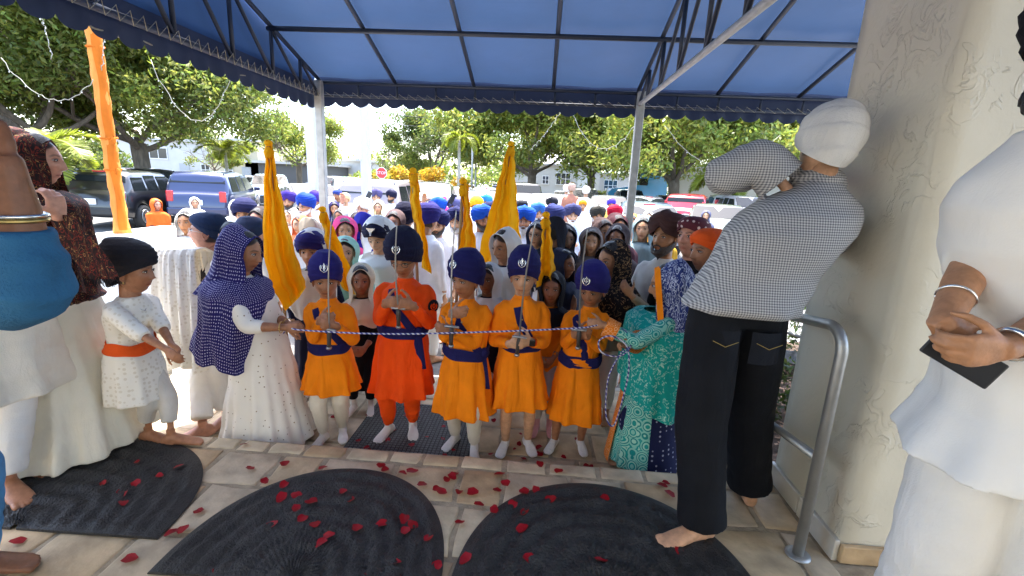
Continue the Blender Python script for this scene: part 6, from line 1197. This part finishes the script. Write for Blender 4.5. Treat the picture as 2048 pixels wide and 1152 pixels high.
# ================================================================== rope
def rope_mat():
    m=bpy.data.materials.new('striped_rope'); m.use_nodes=True; nt=m.node_tree; p=nt.nodes['Principled BSDF']; L=nt.links.new; tc=N(nt,'TexCoord'); w=N(nt,'TexWave'); w.inputs['Scale'].default_value=22; w.wave_type='BANDS'; w.bands_direction='DIAGONAL'; L(tc.outputs['Object'],w.inputs['Vector']); cr=N(nt,'ValToRGB'); cr.color_ramp.interpolation='CONSTANT'; e=cr.color_ramp.elements; e[0].color=lin('#3c3f86')+(1,); e[1].position=.55; e[1].color=lin('#c9c6d4')+(1,); L(w.outputs[0],cr.inputs[0]); L(cr.outputs[0],p.inputs['Base Color']); p.inputs['Roughness'].default_value=.8; return m
M_rope=rope_mat()
pl=[aty(x,y,d) for x,y,d in ((566,668,2.50),(578,656,2.42),(600,660,2.36),(700,666,2.34),(800,668,2.34),(900,666,2.33),(1000,663,2.34),(1100,659,2.37),(1170,655,2.40),(1200,650,2.43),(1225,655,2.42),(1250,662,2.40))]
def spline(P,n=12):
    P=np.array(P); Q=[]
    for i in range(len(P)-1):
        p0=P[max(i-1,0)];p1=P[i];p2=P[i+1];p3=P[min(i+2,len(P)-1)]
        for t in np.arange(n)/n: Q.append(.5*((2*p1)+(-p0+p2)*t+(2*p0-5*p1+4*p2-p3)*t*t+(-p0+3*p1-3*p2+p3)*t**3))
    Q.append(P[-1]); return np.array(Q)
pl+= [aty(x,y,d) for x,y,d in ((1262,690,2.38),(1240,712,2.36),(1205,706,2.36),(1198,682,2.37),(1222,672,2.37),(1252,690,2.36),(1258,730,2.36),(1250,780,2.36),(1228,850,2.38),(1212,830,2.38),(1216,760,2.37),(1236,715,2.37),(1250,700,2.39),(1262,692,2.42))]
m=MB(); m.tube(spline(pl,9),.0044,7); tag(m.build('rope',M_rope),'blue and white striped rope stretched across the children and coiled at the right','rope')
# ================================================================== flags
M_flag=cloth('yellow_flag','#ffcb22',var=.05,trans=.5,bump=.1,wrinkle=.2); M_flag2=cloth('yellow_flag_deep','#ffd12a',var=.05,trans=.5,bump=.1,wrinkle=.2)
def flag(tip,left,right,y,label,mt,seed,folds=3.0,foot=None):
    p=aty(*tip,y); gx=aty(*(foot or left[-1]),y+.12); e=empty('flag',(float(gx[0]),float(gx[1]),gz(y)),label=label,cat='flag',group='yellow flags carried upright'); o=np.array(e.location); r=np.random.default_rng(seed); ph=r.uniform(0,6,4)
    m=MB(); m.tube([np.array([0,0,.02]),(p-o)*.5+[0,.01,0],p-o],.011,8); m.build('pole',mat('flag_pole',(.35,.22,.10),rough=.6),e)
    n,k=44,36; L_=np.array(left,float);R_=np.array(right,float); g=np.zeros((n,k,3))
    for i in range(n):
        t=i/(n-1); a=np.array([np.interp(t,vrange(0,1,len(L_)),L_[:,c]) for c in (0,1)]); b=np.array([np.interp(t,vrange(0,1,len(R_)),R_[:,c]) for c in (0,1)])
        for j in range(k):
            q=j/(k-1); px=a+(b-a)*q; amp=.010+.038*t; dy=amp*math.sin(q*folds*2*PI+ph[0]+1.2*t)+amp*.2*math.sin(q*folds*4.3*PI+ph[1])+.06*(q-.5)*t+.006*math.sin(t*40+q*9+ph[2])
            g[i,j]=aty(px[0]+ (1.2*math.sin(t*31+ph[3])),px[1],y+dy)-o
    m=MB(); m.grid(g); back=g.copy(); back[:,:,1]+=.03+.02*np.sin(vrange(0,1,n))[:,None]; m.grid(np.stack([g[:,0],(g[:,0]+g[:,-1])/2+np.array([0,.05,0]),g[:,-1]],1)); m.build('cloth',mt,e)
    m=MB(); m.ell(p-o+[0,0,.005],(.026,.026,.022)); m.tube([p-o+[0,0,-.02],p-o+[0,0,-.05],p-o+[0,0,-.09]],[.02,.03,.022],10,jit=.12); m.build('knotted_tip',mt,e)
flag((537,288),[(531,290),(527,400),(526,500),(540,570),(572,622)],[(543,290),(562,390),(586,490),(604,545),(613,574)],3.0,'tallest yellow flag at the left, beside the woman in polka dots',M_flag,1,2.5)
flag((645,420),[(640,424),(650,480),(664,540),(688,580)],[(652,424),(674,470),(700,535),(712,590)],3.2,'short yellow flag behind the leftmost boy',M_flag,2,1.5)
flag((826,343),[(818,346),(822,420),(836,470),(843,535)],[(836,346),(842,420),(852,470),(863,548)],3.15,'narrow yellow flag rising behind the tallest boy',M_flag2,3,1.5)
flag((926,364),[(920,368),(928,430),(919,490),(904,545)],[(936,368),(941,430),(951,480),(962,565)],3.0,'yellow flag with a crumpled tip behind the middle boy',M_flag,4,1.5)
flag((1022,289),[(1016,292),(992,380),(966,470),(946,560)],[(1028,292),(1031,360),(1038,450),(1046,515)],3.75,'tallest yellow flag at the right, behind the woman in a white scarf',M_flag2,5,2.5)
flag((1092,431),[(1086,434),(1082,500),(1071,575)],[(1098,434),(1106,500),(1113,562)],3.1,'short yellow flag behind the fourth boy',M_flag,6,1.5)
# ================================================================== rose petals
M_pet=mat('rose_petal',(.27,.0025,.008),rough=.5,var=.35,vscale=30,spec=.25)
PM=[]
for s in range(5):
    r=np.random.default_rng(50+s); g=np.zeros((9,9,3))
    for i in range(9):
        for j in range(9):
            u=i/8*2-1; v=j/8*2-1; w=(1-.55*max(0,-v))*math.sqrt(max(0,1-.55*v*v)); x=u*w*.5; y=v*.55; z=.20*(x*x*2.2+.7*y*y)+.05*math.sin(4*x+s)+.04*math.sin(5*y+s*2); g[i,j]=(x,y,z)
    m=MB(); m.grid(g); me=m.mesh('rose_petal',[M_pet]); PM.append(me)
def petal(px,py,z,s,lab,pt=None):
    p=atz(px,py,z) if pt is None else np.r_[pt,z]; o=link('rose_petal',random.choice(PM)); o.location=(p[0],p[1],z+.006); o.rotation_euler=(random.uniform(-.25,.25),random.uniform(-.25,.25),random.uniform(0,6.28)); o.scale=(s*random.uniform(.75,1.1),s*random.uniform(.8,1.2),s); return tag(o,lab,'petal','fallen rose petals')
for px,py in ((272,926),(357,935),(320,953),(207,967),(273,969),(243,984),(246,994),(247,1008)): petal(px,py,.016,.036,'dark red rose petal lying on the left half round mat')
for px,py in ((567,972),(592,993),(562,998),(622,1005),(592,1020),(604,1040),(545,1051),(630,1052),(658,1073),(642,1088),(715,1058),(762,1050),(808,1040),(824,1051),(810,1063),(856,1079),(792,1127),(875,1132),(686,985),(700,1000)): petal(px,py,.016,.046 if py<1060 else .042,'dark red rose petal lying on the middle half round mat')
for px,py in ((1010,968),(1048,985),(1072,985),(1025,1012),(1048,1027),(1045,1058),(988,1020),(1210,998),(930,1121),(1058,1118),(1203,1123),(1357,1103),(1100,1000)): petal(px,py,.016,.045,'dark red rose petal lying on the right half round mat')
for px,py in ((343,1068),(365,1062),(262,1120),(398,1024),(35,1085),(530,965),(570,929),(763,933),(770,941),(805,948),(825,944),(843,971),(873,980),(885,986),(893,962),(905,955),(910,951),(918,986),(946,986),(993,983),(958,1011),(1080,931),(1118,944),(1325,973),(1340,990),(1332,968),(920,1047),(645,938),(490,890),(440,1144),(560,1147),(740,1148),(500,938),(1000,950)): petal(px,py,.004,.046,'dark red rose petal lying on the stones of the landing')
for k in range(85):
    x,y=rng.uniform(-1.45,1.05),2.36+abs(rng.normal(0,.32)); 
    if y<3.5: petal(0,0,Z_LO+.012 if (mx0<x<mx1 and my0<y<my1) else Z_LO+.003,rng.uniform(.018,.045),'dark red rose petal scattered round the feet of the sword bearers',(x,y))
# ================================================================== people close behind the sword bearers (built one by one)
def hor(px): return 365+(px-1085)*.0458
def autoy(px,py,H,z=None): return (1.5-(Z_GR+.935*H))*935/max(6,py-hor(px))
def mid(label,px,py,y,rz=0,H=None,tone='tan',fem=1.,child=0,hs=.97,yaw=0,pitch=0,tilt=0,tun=M_white,trs=M_white,hem=.45,head=(),hands='down',sock=None,mouth=0,old=0,stub=0,flare=1.15,feet=None,smile=0,sw=None,vox=.012,hz=None,group=None,squint=.3,gnd=None):
    h=aty(px,py,y); g=gz(y) if gnd is None else gnd; H=H or (h[2]-g)/.935; base=(h[0],y+.03,g)
    f=Fig(label,base,rz,H,head=h,hs=hs,yaw=yaw,pitch=pitch,tilt=tilt,tone=tone,fem=fem,child=child,mouth=mouth,old=old,stub=stub,smile=smile,sw=sw,res=1.,group=group,squint=squint)
    m=MB(); f.torso(m,hem*H,flare=flare,folds=9,fold_amp=.05,seed=int(px),hw=.115,waist=.105,chest=.116)
    for sg in (-1,1):
        if hands=='down': T=np.array([sg*.19*H/1.6,-.05,.47*H]); fd=(0,-.1,-1); pn=(-sg,0,0); cu=.35
        elif hands=='pray': T=f.nk+np.array([sg*.022,-.20,-.26])*H/1.5; fd=(-sg*.12,-.1,1); pn=(-sg,0,0); cu=.04
        elif hands=='front': T=np.array([sg*.055,-.17,.56*H]); fd=(-sg*.7,-.4,-.3); pn=(0,1,0); cu=.4
        elif hands=='low': T=np.array([sg*.05,-.15,.50*H]); fd=(-sg*.5,-.3,-.6); pn=(0,1,0); cu=.4
        else: T=f.loc(aty(*hands[0 if sg<0 else 1])); fd=hands[2] if sg<0 else hands[3]; pn=(0,1,0) if sg<0 else (0,1,0); cu=.55
        S,E,T=f.arm(sg,T,pole=(sg*.8,.5,-.8)); f.sleeve(m,S,E,T,frac=.9); f.forearm(E,T,fd,pn,thumb=sg if hands!='down' else -sg*-1,a0=.7,curl=cu)
    f.garment(m,'tunic',tun,vox,.005,28,2,int(px))
    ft=[(-.09*H/1.6,0),(.09*H/1.6,0)] if feet is None else [f.loc(np.r_[atz(*q,g)[:2],g]) for q in feet]
    f.legs(ft,[(-.2,-1),(.2,-1)],trouser=trs,sock=sock,vox=.012,tr=(.09,.078,.066,.055),hemz=.10)
    for hd in head:
        k=hd[0]
        if k=='dome': to,P=turban_dome(f.M,hd[1],parent=f.e,**hd[2])
        elif k=='punj': turban_punjabi(f.M,hd[1],f.e,**hd[2])
        elif k=='veil': veil_geo(f.M,hd[1],f.e,**hd[2])
        elif k=='hair': hair_geo(f.M,hd[1],f.e,**hd[2])
        elif k=='beard': beard_geo(f.M,hd[1],f.e,**hd[2])
        elif k=='glasses': glasses(f.M,f.e)
    f.finish(.007); return f
V=dict; HAIR=('hair',M_hair,{}); BD=dict(w=.112,d=.118,h=.19,low=.052,back=-.04,folds=6)
M_blkd=cloth('black_dress','#121218'); M_bscarf=cloth('black_scarf','#191a24'); M_ivory=cloth('ivory_scarf','#e8dcc0',trans=.15); M_greyn=cloth('slate_scarf','#2c3044'); M_olive=cloth('olive_scarf','#8f7c55')
f=mid('young woman in dark turban with silver ornament and white veil',755,480,4.0,rz=0,pitch=14,tone='fair',tun=M_white,head=[HAIR,('dome',M_navyd,dict(w=.118,d=.122,h=.18,low=.062,back=-.03,folds=5,vfront=.012)),('veil',M_sheer,dict(sw=.23,depth=.19,drop=.40,top=1.62,face=.128,brow=.185,fold=.016,seed=4,back=.15,flare=1.35))])
m=MB(); P=[(-.040,0,.045),(.040,0,.045),(.012,-.004,.012),(.004,-.004,-.022),(-.004,-.004,-.022),(-.012,-.004,.012)]; m.add(P+[(x,y+.006,z) for x,y,z in P],[(0,5,4,3,2,1)]+[(k,(k+1)%6,6+(k+1)%6,6+k) for k in range(6)],smooth=False); o=MB(); o.merge(m,f.M@Matrix.Translation(Vector((0,-.152,.118)))@Matrix.Rotation(-.35,4,'X')); o.build('turban_ornament',M_silver,f.e)
mid('elderly woman with a mint green scarf and lined face',690,508,3.62,rz=10,tone='fair',old=1,tun=cloth('mint_print','#7fb3a2',var=.3),head=[('hair',mat('dark_grey_hair',(.06,.055,.05),rough=.5),{}),('veil',M_mint,dict(sw=.20,depth=.15,drop=.30,top=1.14,face=.088,brow=.112,seed=6,fold=.012))],pitch=-4,yaw=10)
mid('girl in navy turban under a white scarf behind the leftmost boy',622,505,3.25,rz=12,tone='fair',child=.5,tun=M_navyd,trs=M_navyd,hem=.12,flare=1.4,head=[('dome',M_navyb,dict(w=.106,d=.114,h=.175,low=.045,back=-.05,folds=6)),('veil',M_sheer,dict(sw=.17,depth=.14,drop=.22,top=1.45,face=.112,brow=.168,seed=7,flare=1.2))],sock=M_sock,hs=.93)
mid('small girl in black dress with cream scarf between the two left boys',722,562,3.12,rz=6,tone='brown',child=1,tun=M_blkd,trs=M_blkd,hem=.16,flare=1.45,sock=M_sock,feet=((708,822),(742,822)),head=[HAIR,('veil',M_ivory,dict(sw=.15,depth=.125,drop=.05,top=1.06,face=.078,brow=.106,seed=8))],hs=.88,hands='low',yaw=14)
mid('small dark haired girl with white scarf between the middle and fourth boy',975,560,3.2,rz=-6,tone='deep',child=1,tun=M_navyd,trs=M_white,hem=.3,head=[HAIR,('veil',M_sheer,dict(sw=.15,depth=.125,drop=.06,top=1.06,face=.080,brow=.104,seed=9))],hs=.88,sock=M_sock,yaw=-6,smile=1)
mid('young woman with loose white scarf looking down, mouth open',1008,495,3.45,rz=-14,tone='tan',mouth=1,tun=M_navyd,head=[('hair',M_hair,dict(vol=1.12)),('veil',M_white,dict(sw=.17,depth=.14,drop=.26,top=1.12,face=.100,brow=.118,seed=10,fold=.012))],pitch=10,yaw=-24,squint=1.2,hs=1.0)
mid('wide eyed girl in black scarf and orange tunic between the two right boys',1103,578,3.12,rz=-4,tone='brown',child=1,tun=M_tang,trs=cloth('grey_trousers','#b9b2a8'),hem=.28,flare=1.3,feet=((1072,862),(1098,862)),sock=cloth('pink_sock','#c98f90'),head=[HAIR,('veil',M_bscarf,dict(sw=.15,depth=.13,drop=.06,top=1.05,face=.080,brow=.104,seed=11,fold=.010))],hs=.90,hands='low')
mid('girl in slate scarf with hands joined in prayer, in profile to the right',1128,530,3.55,rz=42,tone='brown',child=.6,tun=M_greyn,head=[HAIR,('veil',M_greyn,dict(sw=.17,depth=.14,drop=.2,top=1.06,face=.084,brow=.108,seed=12))],hands='pray',yaw=10,hs=.93)
f=mid('woman in dark floral scarf and yellow sleeves gesturing with a phone',1222,522,3.18,rz=-18,tone='tan',tun=cloth('beige_tunic','#a08f76',var=.2),head=[('hair',M_hair,dict(vol=1.10)),('veil',M_dkflor,dict(sw=.19,depth=.15,drop=.10,top=1.10,face=.094,brow=.098,seed=13,fold=.014))],hands=((1205,590,2.98),(1262,590,2.95),(-.6,-.3,.5),(-.5,-.2,.6)),yaw=-34,pitch=6,mouth=.6,hs=1.02)
e=empty('phone',tuple(aty(1200,575,2.94)),label='black phone raised by the woman in the dark floral scarf',cat='phone'); e.rotation_euler=(math.radians(60),math.radians(20),math.radians(15)); b=MB(); b.box((0,0,0),(.075,.155,.009),bev=.003); b.build('case',MATS['phone_case'],e); b=MB(); b.box((0,0,.0052),(.069,.147,.002)); b.build('screen',mat('phone_screen',(.02,.02,.025),rough=.05),e)
mid('man in brown turban and white shirt beside the polka dot bandana',1330,478,3.35,rz=-30,tone='tan',fem=0,tun=M_white,head=[('punj',cloth('brown_turban','#4a3230'),dict(w=.124,d=.13,h=.185,seed=4)),('beard',mat('brown_beard',(.05,.035,.028),rough=.6,bump=.6,bscale=90),dict(length=.03))],yaw=-14,pitch=-6,hs=1.04,gnd=-.2)
mid('clean shaven man in maroon polka dot bandana and black shirt',1383,478,3.10,rz=-32,tone='rose',fem=0,tun=M_black,trs=M_black,head=[('dome',M_bandana,dict(w=.092,d=.105,h=.142,low=.058,back=-.05,folds=3))],yaw=-18,pitch=-8,hs=1.05,stub=.25,gnd=-.2)
mid('man in orange head cloth half hidden by the checked shirt',1414,505,2.72,rz=-58,tone='brown',fem=0,tun=M_offw,head=[('dome',M_orange,dict(w=.092,d=.105,h=.140,low=.055,back=-.05,folds=3))],yaw=-10,hs=1.0,stub=.3,gnd=-.2)
mid('woman in dark navy head wrap seen from behind the polka dot scarf',503,470,3.55,rz=160,tone='tan',tun=M_white,head=[('hair',M_hair,dict(vol=1.14,bun=1)),('dome',cloth('navy_cap','#1d2740'),dict(w=.10,d=.112,h=.155,low=.05,back=-.05,folds=4))])
# ================================================================== the crowd: a few prototypes, every person an individual
def proto(kind):
    H=1.68; fem=1 if kind[0]=='w' else 0; f=Fig('x',(0,0,0),0,H,hs=1.,tone='tan',fem=fem,res=.62,stub=.7 if kind in('m_stub',) else 0,squint=.4,sw=.205 if not fem else .185); m=MB(); f.torso(m,.42*H,flare=1.15,folds=8,fold_amp=.05,seed=3,hw=.115,waist=.108,chest=.118)
    for sg in (-1,1):
        if kind in('m_long','w_pray'): T=f.nk+np.array([sg*.022,-.20,-.27]); fd=(-sg*.1,-.1,1); pn=(-sg,0,0); cu=.05
        elif kind=='m_phone' and sg<0: T=np.array([-.16,-.36,1.70]); fd=(.2,-.15,1); pn=(0,-1,0); cu=.5
        else: T=np.array([sg*.21,-.05,.46*H]); fd=(0,-.1,-1); pn=(-sg,0,0); cu=.35
        S,E,T=f.arm(sg,T,pole=(sg*.8,.4,-.8)); f.sleeve(m,S,E,T,frac=.9); f.forearm(E,T,fd,pn,thumb=sg,a0=.7,curl=cu)
    f.garment(m,'tunic',M_white,.016,.006,26,1,2); f.legs([(-.1,0),(.1,0)],[(-.2,-1),(.2,-1)],trouser=M_white,vox=.016,hemz=.1)
    if kind in('m_short','m_long','m_phone'): turban_punjabi(f.M,M_navy,f.e,seed=3); beard_geo(f.M,M_hair,f.e,length=.03 if kind!='m_long' else .10,thick=.012)
    if kind in('m_stub',): turban_dome(f.M,M_navy,parent=f.e,w=.098,d=.110,h=.155,low=.055,back=-.05,folds=4)
    if kind=='m_dome': turban_dome(f.M,M_navy,parent=f.e,w=.118,d=.124,h=.20,low=.052,back=-.045,folds=6,wrap=1.6); beard_geo(f.M,M_hair,f.e,length=.05)
    if fem: hair_geo(f.M,M_hair,f.e,vol=1.06); veil_geo(f.M,M_white,f.e,sw=.20,depth=.15,drop=.24,top=1.12,face=.090,brow=.110 if kind=='w_pray' else .102,seed=5 if kind=='w_pray' else 6,fold=.014)
    f.finish(.010); L_=[(o.name.split('.')[0],o.data) for o in f.e.children]
    for o in list(f.e.children): bpy.data.objects.remove(o)
    bpy.data.objects.remove(f.e); return L_
_pr={}
HM={'black':M_hair,'grey':M_hairg,'white':M_hairw}
def C(hexc): return cloth('cloth_'+hexc.strip('#'),hexc,trans=.1)
def crowd(kind,px,py,label,head='#1d1c52',tun='#e9e6e0',tone='tan',rz=None,H=None,y=None,beard='black',glass=False,sc=1.,group='crowd in the car park'):
    if kind not in _pr: _pr[kind]=proto(kind)
    r=random.Random(px*7+py); H=H or (1.66 if kind[0]=='m' else 1.56)*r.uniform(.98,1.03); y=y or autoy(px,py,H); h=aty(px,py,y); g=gz(y); s=(h[2]-g)/(.93*1.68); 
    if s<.8: s=.86
    rz=rz if rz is not None else r.uniform(-25,25); e=empty('person',(float(h[0]),float(y),g),math.radians(rz),label,'person',group); e.scale=(s*r.uniform(.97,1.03)*sc,s*r.uniform(.97,1.03)*sc,s)
    M={'tunic':C(tun),'trousers':M_white,'body':skin(tone),'turban':C(head),'scarf':C(head),'hair':M_hair,'beard':HM.get(beard,M_hair)}
    for n,me in _pr[kind]:
        if n=='beard' and beard is None: continue
        o=link(n,me,e); o.material_slots[0].link='OBJECT'; o.material_slots[0].material=M[n]
    if glass: glasses(frame((0,-.0336,.93*1.68)),e)
    return e
BLU,NAV,ROY='#1b4fb5','#1d1c52','#1c3fa0'
L_=[
('m_long',615,415,'old man in royal blue turban with long white beard left of the canopy post',ROY,'#eeece8','fair',dict(beard='white',glass=True)),
('m_short',636,405,'man in purple turban with white beard just left of the canopy post','#3f2f8a','#eeeeec','tan',dict(beard='white')),
('m_short',577,405,'man in purple turban by the right edge of the tallest left flag','#39297c','#ecebe6','tan',{}),
('w_a',586,434,'woman with pale scarf and orange clothes behind the tallest left flag','#dcd2c4','#d2562e','fair',{}),
('w_b',603,450,'woman in orange red scarf below the white bearded man','#e07a4a','#d9552f','fair',{}),
('w_a',620,462,'person in beige scarf with head turned away above the girl in navy turban','#a99a86','#b9ab95','tan',dict(rz=170,y=4.6)),
('m_stub',677,392,'bearded man in blue and white checked bandana and dark grey shirt','#2c3f86','#3a4248','brown',dict(beard=None)),
('m_stub',691,400,'man in cream head cloth right of the checked bandana','#e2c79a','#ecebe8','fair',dict(beard=None)),
('w_b',669,418,'woman in dark violet scarf right beside the left canopy post','#2a2350','#5b4a8a','tan',{}),
('w_a',683,434,'woman in pale grey scarf behind the elderly woman in mint','#a7a6a6','#b5b0b8','brown',{}),
('w_b',690,462,'woman in pink and yellow scarf right behind the elderly woman in mint','#d8457e','#e2a02c','tan',dict(y=4.4)),
('w_a',716,446,'dark haired girl left of the blue draped woman','#33282a','#cfc8c6','fair',{}),
('w_b',730,452,'person in bright blue scarf turned away left of the white veiled woman','#2a2f9a','#2a2f9a','tan',dict(rz=165,y=4.7)),
('m_phone',727,420,'person holding a phone up over the crowd in front of the minivan','#e8e4de','#efeeea','rose',dict(beard=None)),
('w_b',757,415,'woman in yellow and white scarf in front of the minivan','#efe6c8','#e8c23c','fair',dict(rz=10)),
('m_short',784,396,'man in dark turban and white shirt before the minivan window','#1b1b34','#f0eeea','tan',{}),
('m_short',752,396,'man in grey turban further back before the minivan','#55507a','#efeeea','fair',dict(beard='grey')),
('m_dome',810,440,'person in tall dark turban turned away behind the tallest boy','#14152f','#c8b08a','tan',dict(rz=175,y=5.2,beard=None)),
('w_a',790,446,'woman with dark hair behind the white veiled woman to the right','#5d4a4a','#d8cfc8','rose',dict(y=5.0)),
('w_b',850,421,'woman in sunglasses and pale scarf left of the bright blue turban','#bdb4ae','#e7e2dc','fair',dict(glass=True)),
('m_short',853,444,'man in violet navy turban turned away left of the bearded singer','#262268','#e9e7e6','tan',dict(rz=150,y=5.0,beard=None)),
('m_phone',878,419,'man in bright blue turban raising his phone arm',BLU,'#e8e8ee','tan',dict(beard='black')),
('m_short',876,452,'smiling man in navy turban with full black beard, glasses and white kurta','#1c2050','#eceaf0','fair',dict(y=5.4,rz=0,glass=True)),
('m_short',912,419,'man in faded violet turban behind the crumpled tip flag','#5b5a86','#ecebea','tan',dict(beard='grey')),
('m_short',915,446,'man in navy turban with grey moustache left of the crumpled flag','#20224e','#e6e6ea','fair',dict(beard='grey')),
('m_dome',953,414,'man in yellow turban over blue right of the crumpled flag','#e2ab22','#e4e4ea','tan',{}),
('m_short',962,442,'man in azure turban with dark beard looking right',BLU,'#dcdce2','brown',dict(rz=35)),
('m_short',981,430,'man in dark navy turban half hidden by the tallest right flag','#181b44','#e2e2e6','tan',dict(rz=40)),
('m_short',972,408,'man in light blue turban in the back left of the tallest right flag','#2f7fd0','#e8e8ea','tan',{}),
('m_stub',1043,417,'man in black cap behind the grey bearded men','#1d1d24','#eceae8','fair',dict(beard=None)),
('m_long',1049,444,'man in bright blue turban with grey beard right of the tallest right flag',BLU,'#dfe3ec','brown',dict(beard='grey',y=6.0)),
('m_long',1075,429,'man in steel blue turban with long grey beard','#2f5f9e','#c9d6ea','tan',dict(beard='grey')),
('m_short',1104,412,'young man in black turban at the back before the white sedan','#1c1d24','#ededec','fair',{}),
('w_a',1077,470,'woman in glasses and slate scarf left of the short right flag','#3a4058','#4a4f68','fair',dict(y=4.3,glass=True)),
('m_short',1111,440,'man in navy turban looking left above the short right flag','#2b3260','#e4e4ea','tan',dict(rz=-55)),
('w_b',1110,464,'person in dark hood turned away behind the short right flag','#23242e','#e5e2dc','tan',dict(rz=170,y=4.2)),
('w_a',1129,478,'woman in black hood right of the short right flag','#1f1f28','#2a2a33','fair',dict(y=4.4)),
('m_long',1144,433,'man in dark slate turban with long white beard and pale blue shirt','#37395c','#c3cde4','fair',dict(beard='white')),
('m_stub',1165,412,'man in orange head cloth and white shirt standing in the sun','#e6931f','#f2efe8','tan',dict(beard=None)),
('m_long',1194,435,'man in dark olive turban with grey beard left of the crimson turban','#33302a','#d9d2e6','tan',dict(beard='grey')),
('m_short',1228,433,'man in crimson turban beside the right canopy post','#b01230','#e6e3e6','brown',dict(beard='grey')),
('m_dome',1222,410,'person in purple and yellow turban further back by the canopy post','#4a36b0','#e8c060','tan',{}),
('w_b',1233,456,'woman in maroon scarf below the crimson turban','#4a2730','#4a2a34','brown',dict(y=4.9)),
('w_a',1235,478,'dark haired woman in front of the maroon scarf','#3a2e30','#55424a','brown',dict(y=4.5)),
('w_pray',1183,484,'woman in grey brown scarf with her hand at her mouth','#6b5f5c','#7d7068','tan',dict(y=4.25)),
('w_a',1287,458,'woman in grey teal scarf right of the canopy post','#7d9298','#8a9da2','fair',dict(y=5.2,rz=-20)),
('w_b',1296,434,'woman in white scarf behind the grey teal scarf','#efece6','#efece6','tan',{}),
('w_pray',1315,456,'woman in yellow scarf with joined hands behind the brown turban','#d6a02a','#d9a52e','fair',dict(y=5.4)),
('w_a',1262,452,'woman in orange right beside the right canopy post','#d98a3a','#3f5a9a','tan',dict(y=5.7)),
('w_b',1412,432,'woman in slate turban scarf behind the maroon bandana','#5a5a72','#e8d9a0','fair',{}),
('m_stub',1143,378,'man in brown shirt walking away far across the car park','#b09080','#a5705c','tan',dict(beard=None,rz=180,y=15.5)),
('m_stub',1133,380,'person in white far across the car park left of the brown shirt','#d8d0c8','#efefec','tan',dict(beard=None,rz=180,y=16.5)),
('m_stub',1172,384,'person in white far across the car park by the grey sedan','#d8d0c8','#efefec','tan',dict(beard=None,rz=170,y=15)),
('w_b',316,437,'woman in orange bandana and floral dress behind the white plinth','#e06a28','#6d5660','rose',dict(rz=60,y=8.6)),
('w_a',391,419,'woman in white scarf before the navy minivan','#eeece8','#e9e7e4','fair',dict(rz=40,y=9.5)),
('m_dome',492,432,'person in navy turban behind the polka dot scarf','#1e2148','#e9e6e0','tan',dict(beard=None,y=5.0)),
('w_a',521,440,'woman in glasses and brown scarf left of the tallest left flag','#3d3432','#6a5a54','rose',dict(glass=True,y=4.8)),
('w_b',472,416,'woman in white scarf behind the navy turban at the left','#ecebe6','#e4e2de','fair',{}),
('w_b',550,420,'woman in pale scarf glimpsed behind the tallest left flag','#cfc5c9','#d9d5d2','tan',{}),
('w_a',886,402,'person in bright pink scarf at the back behind the bright blue turban','#d02a78','#d9d4d0','tan',{}),
('m_short',838,405,'man in white turban at the back behind the third flag','#e2e0dc','#eceae6','tan',dict(beard='grey')),
('w_b',1205,465,'woman in brown scarf between the prayer hands and the maroon scarf','#4d3b3a','#5a4a4a','tan',dict(y=4.8)),
('w_a',385,520,'woman in jeans behind the outstretched white shawl','#e8e6e0','#e4e2dc','tan',dict(y=4.0)),
]
for kind,px,py,lab,hd,tn,to,kw in L_: crowd('w_a' if kind=='w_b' and (px%2) else kind,px,py,lab,hd,tn,to,**kw)
for px,py,y,l in ((737,392,8.0,'black phone held up over the crowd before the minivan'),(904,398,7.4,'dark phone held up beside the bright blue turban')):
    p=aty(px,py,y); e=empty('phone',tuple(p),label=l,cat='phone'); e.rotation_euler=(math.radians(80),math.radians(25),0); b=MB(); b.box((0,0,0),(.078,.16,.009),bev=.003); b.build('case',MATS['phone_case'],e); b=MB(); b.box((.015,.05,.006),(.03,.04,.004)); b.build('camera_bump',MATS['phone_lens'],e)
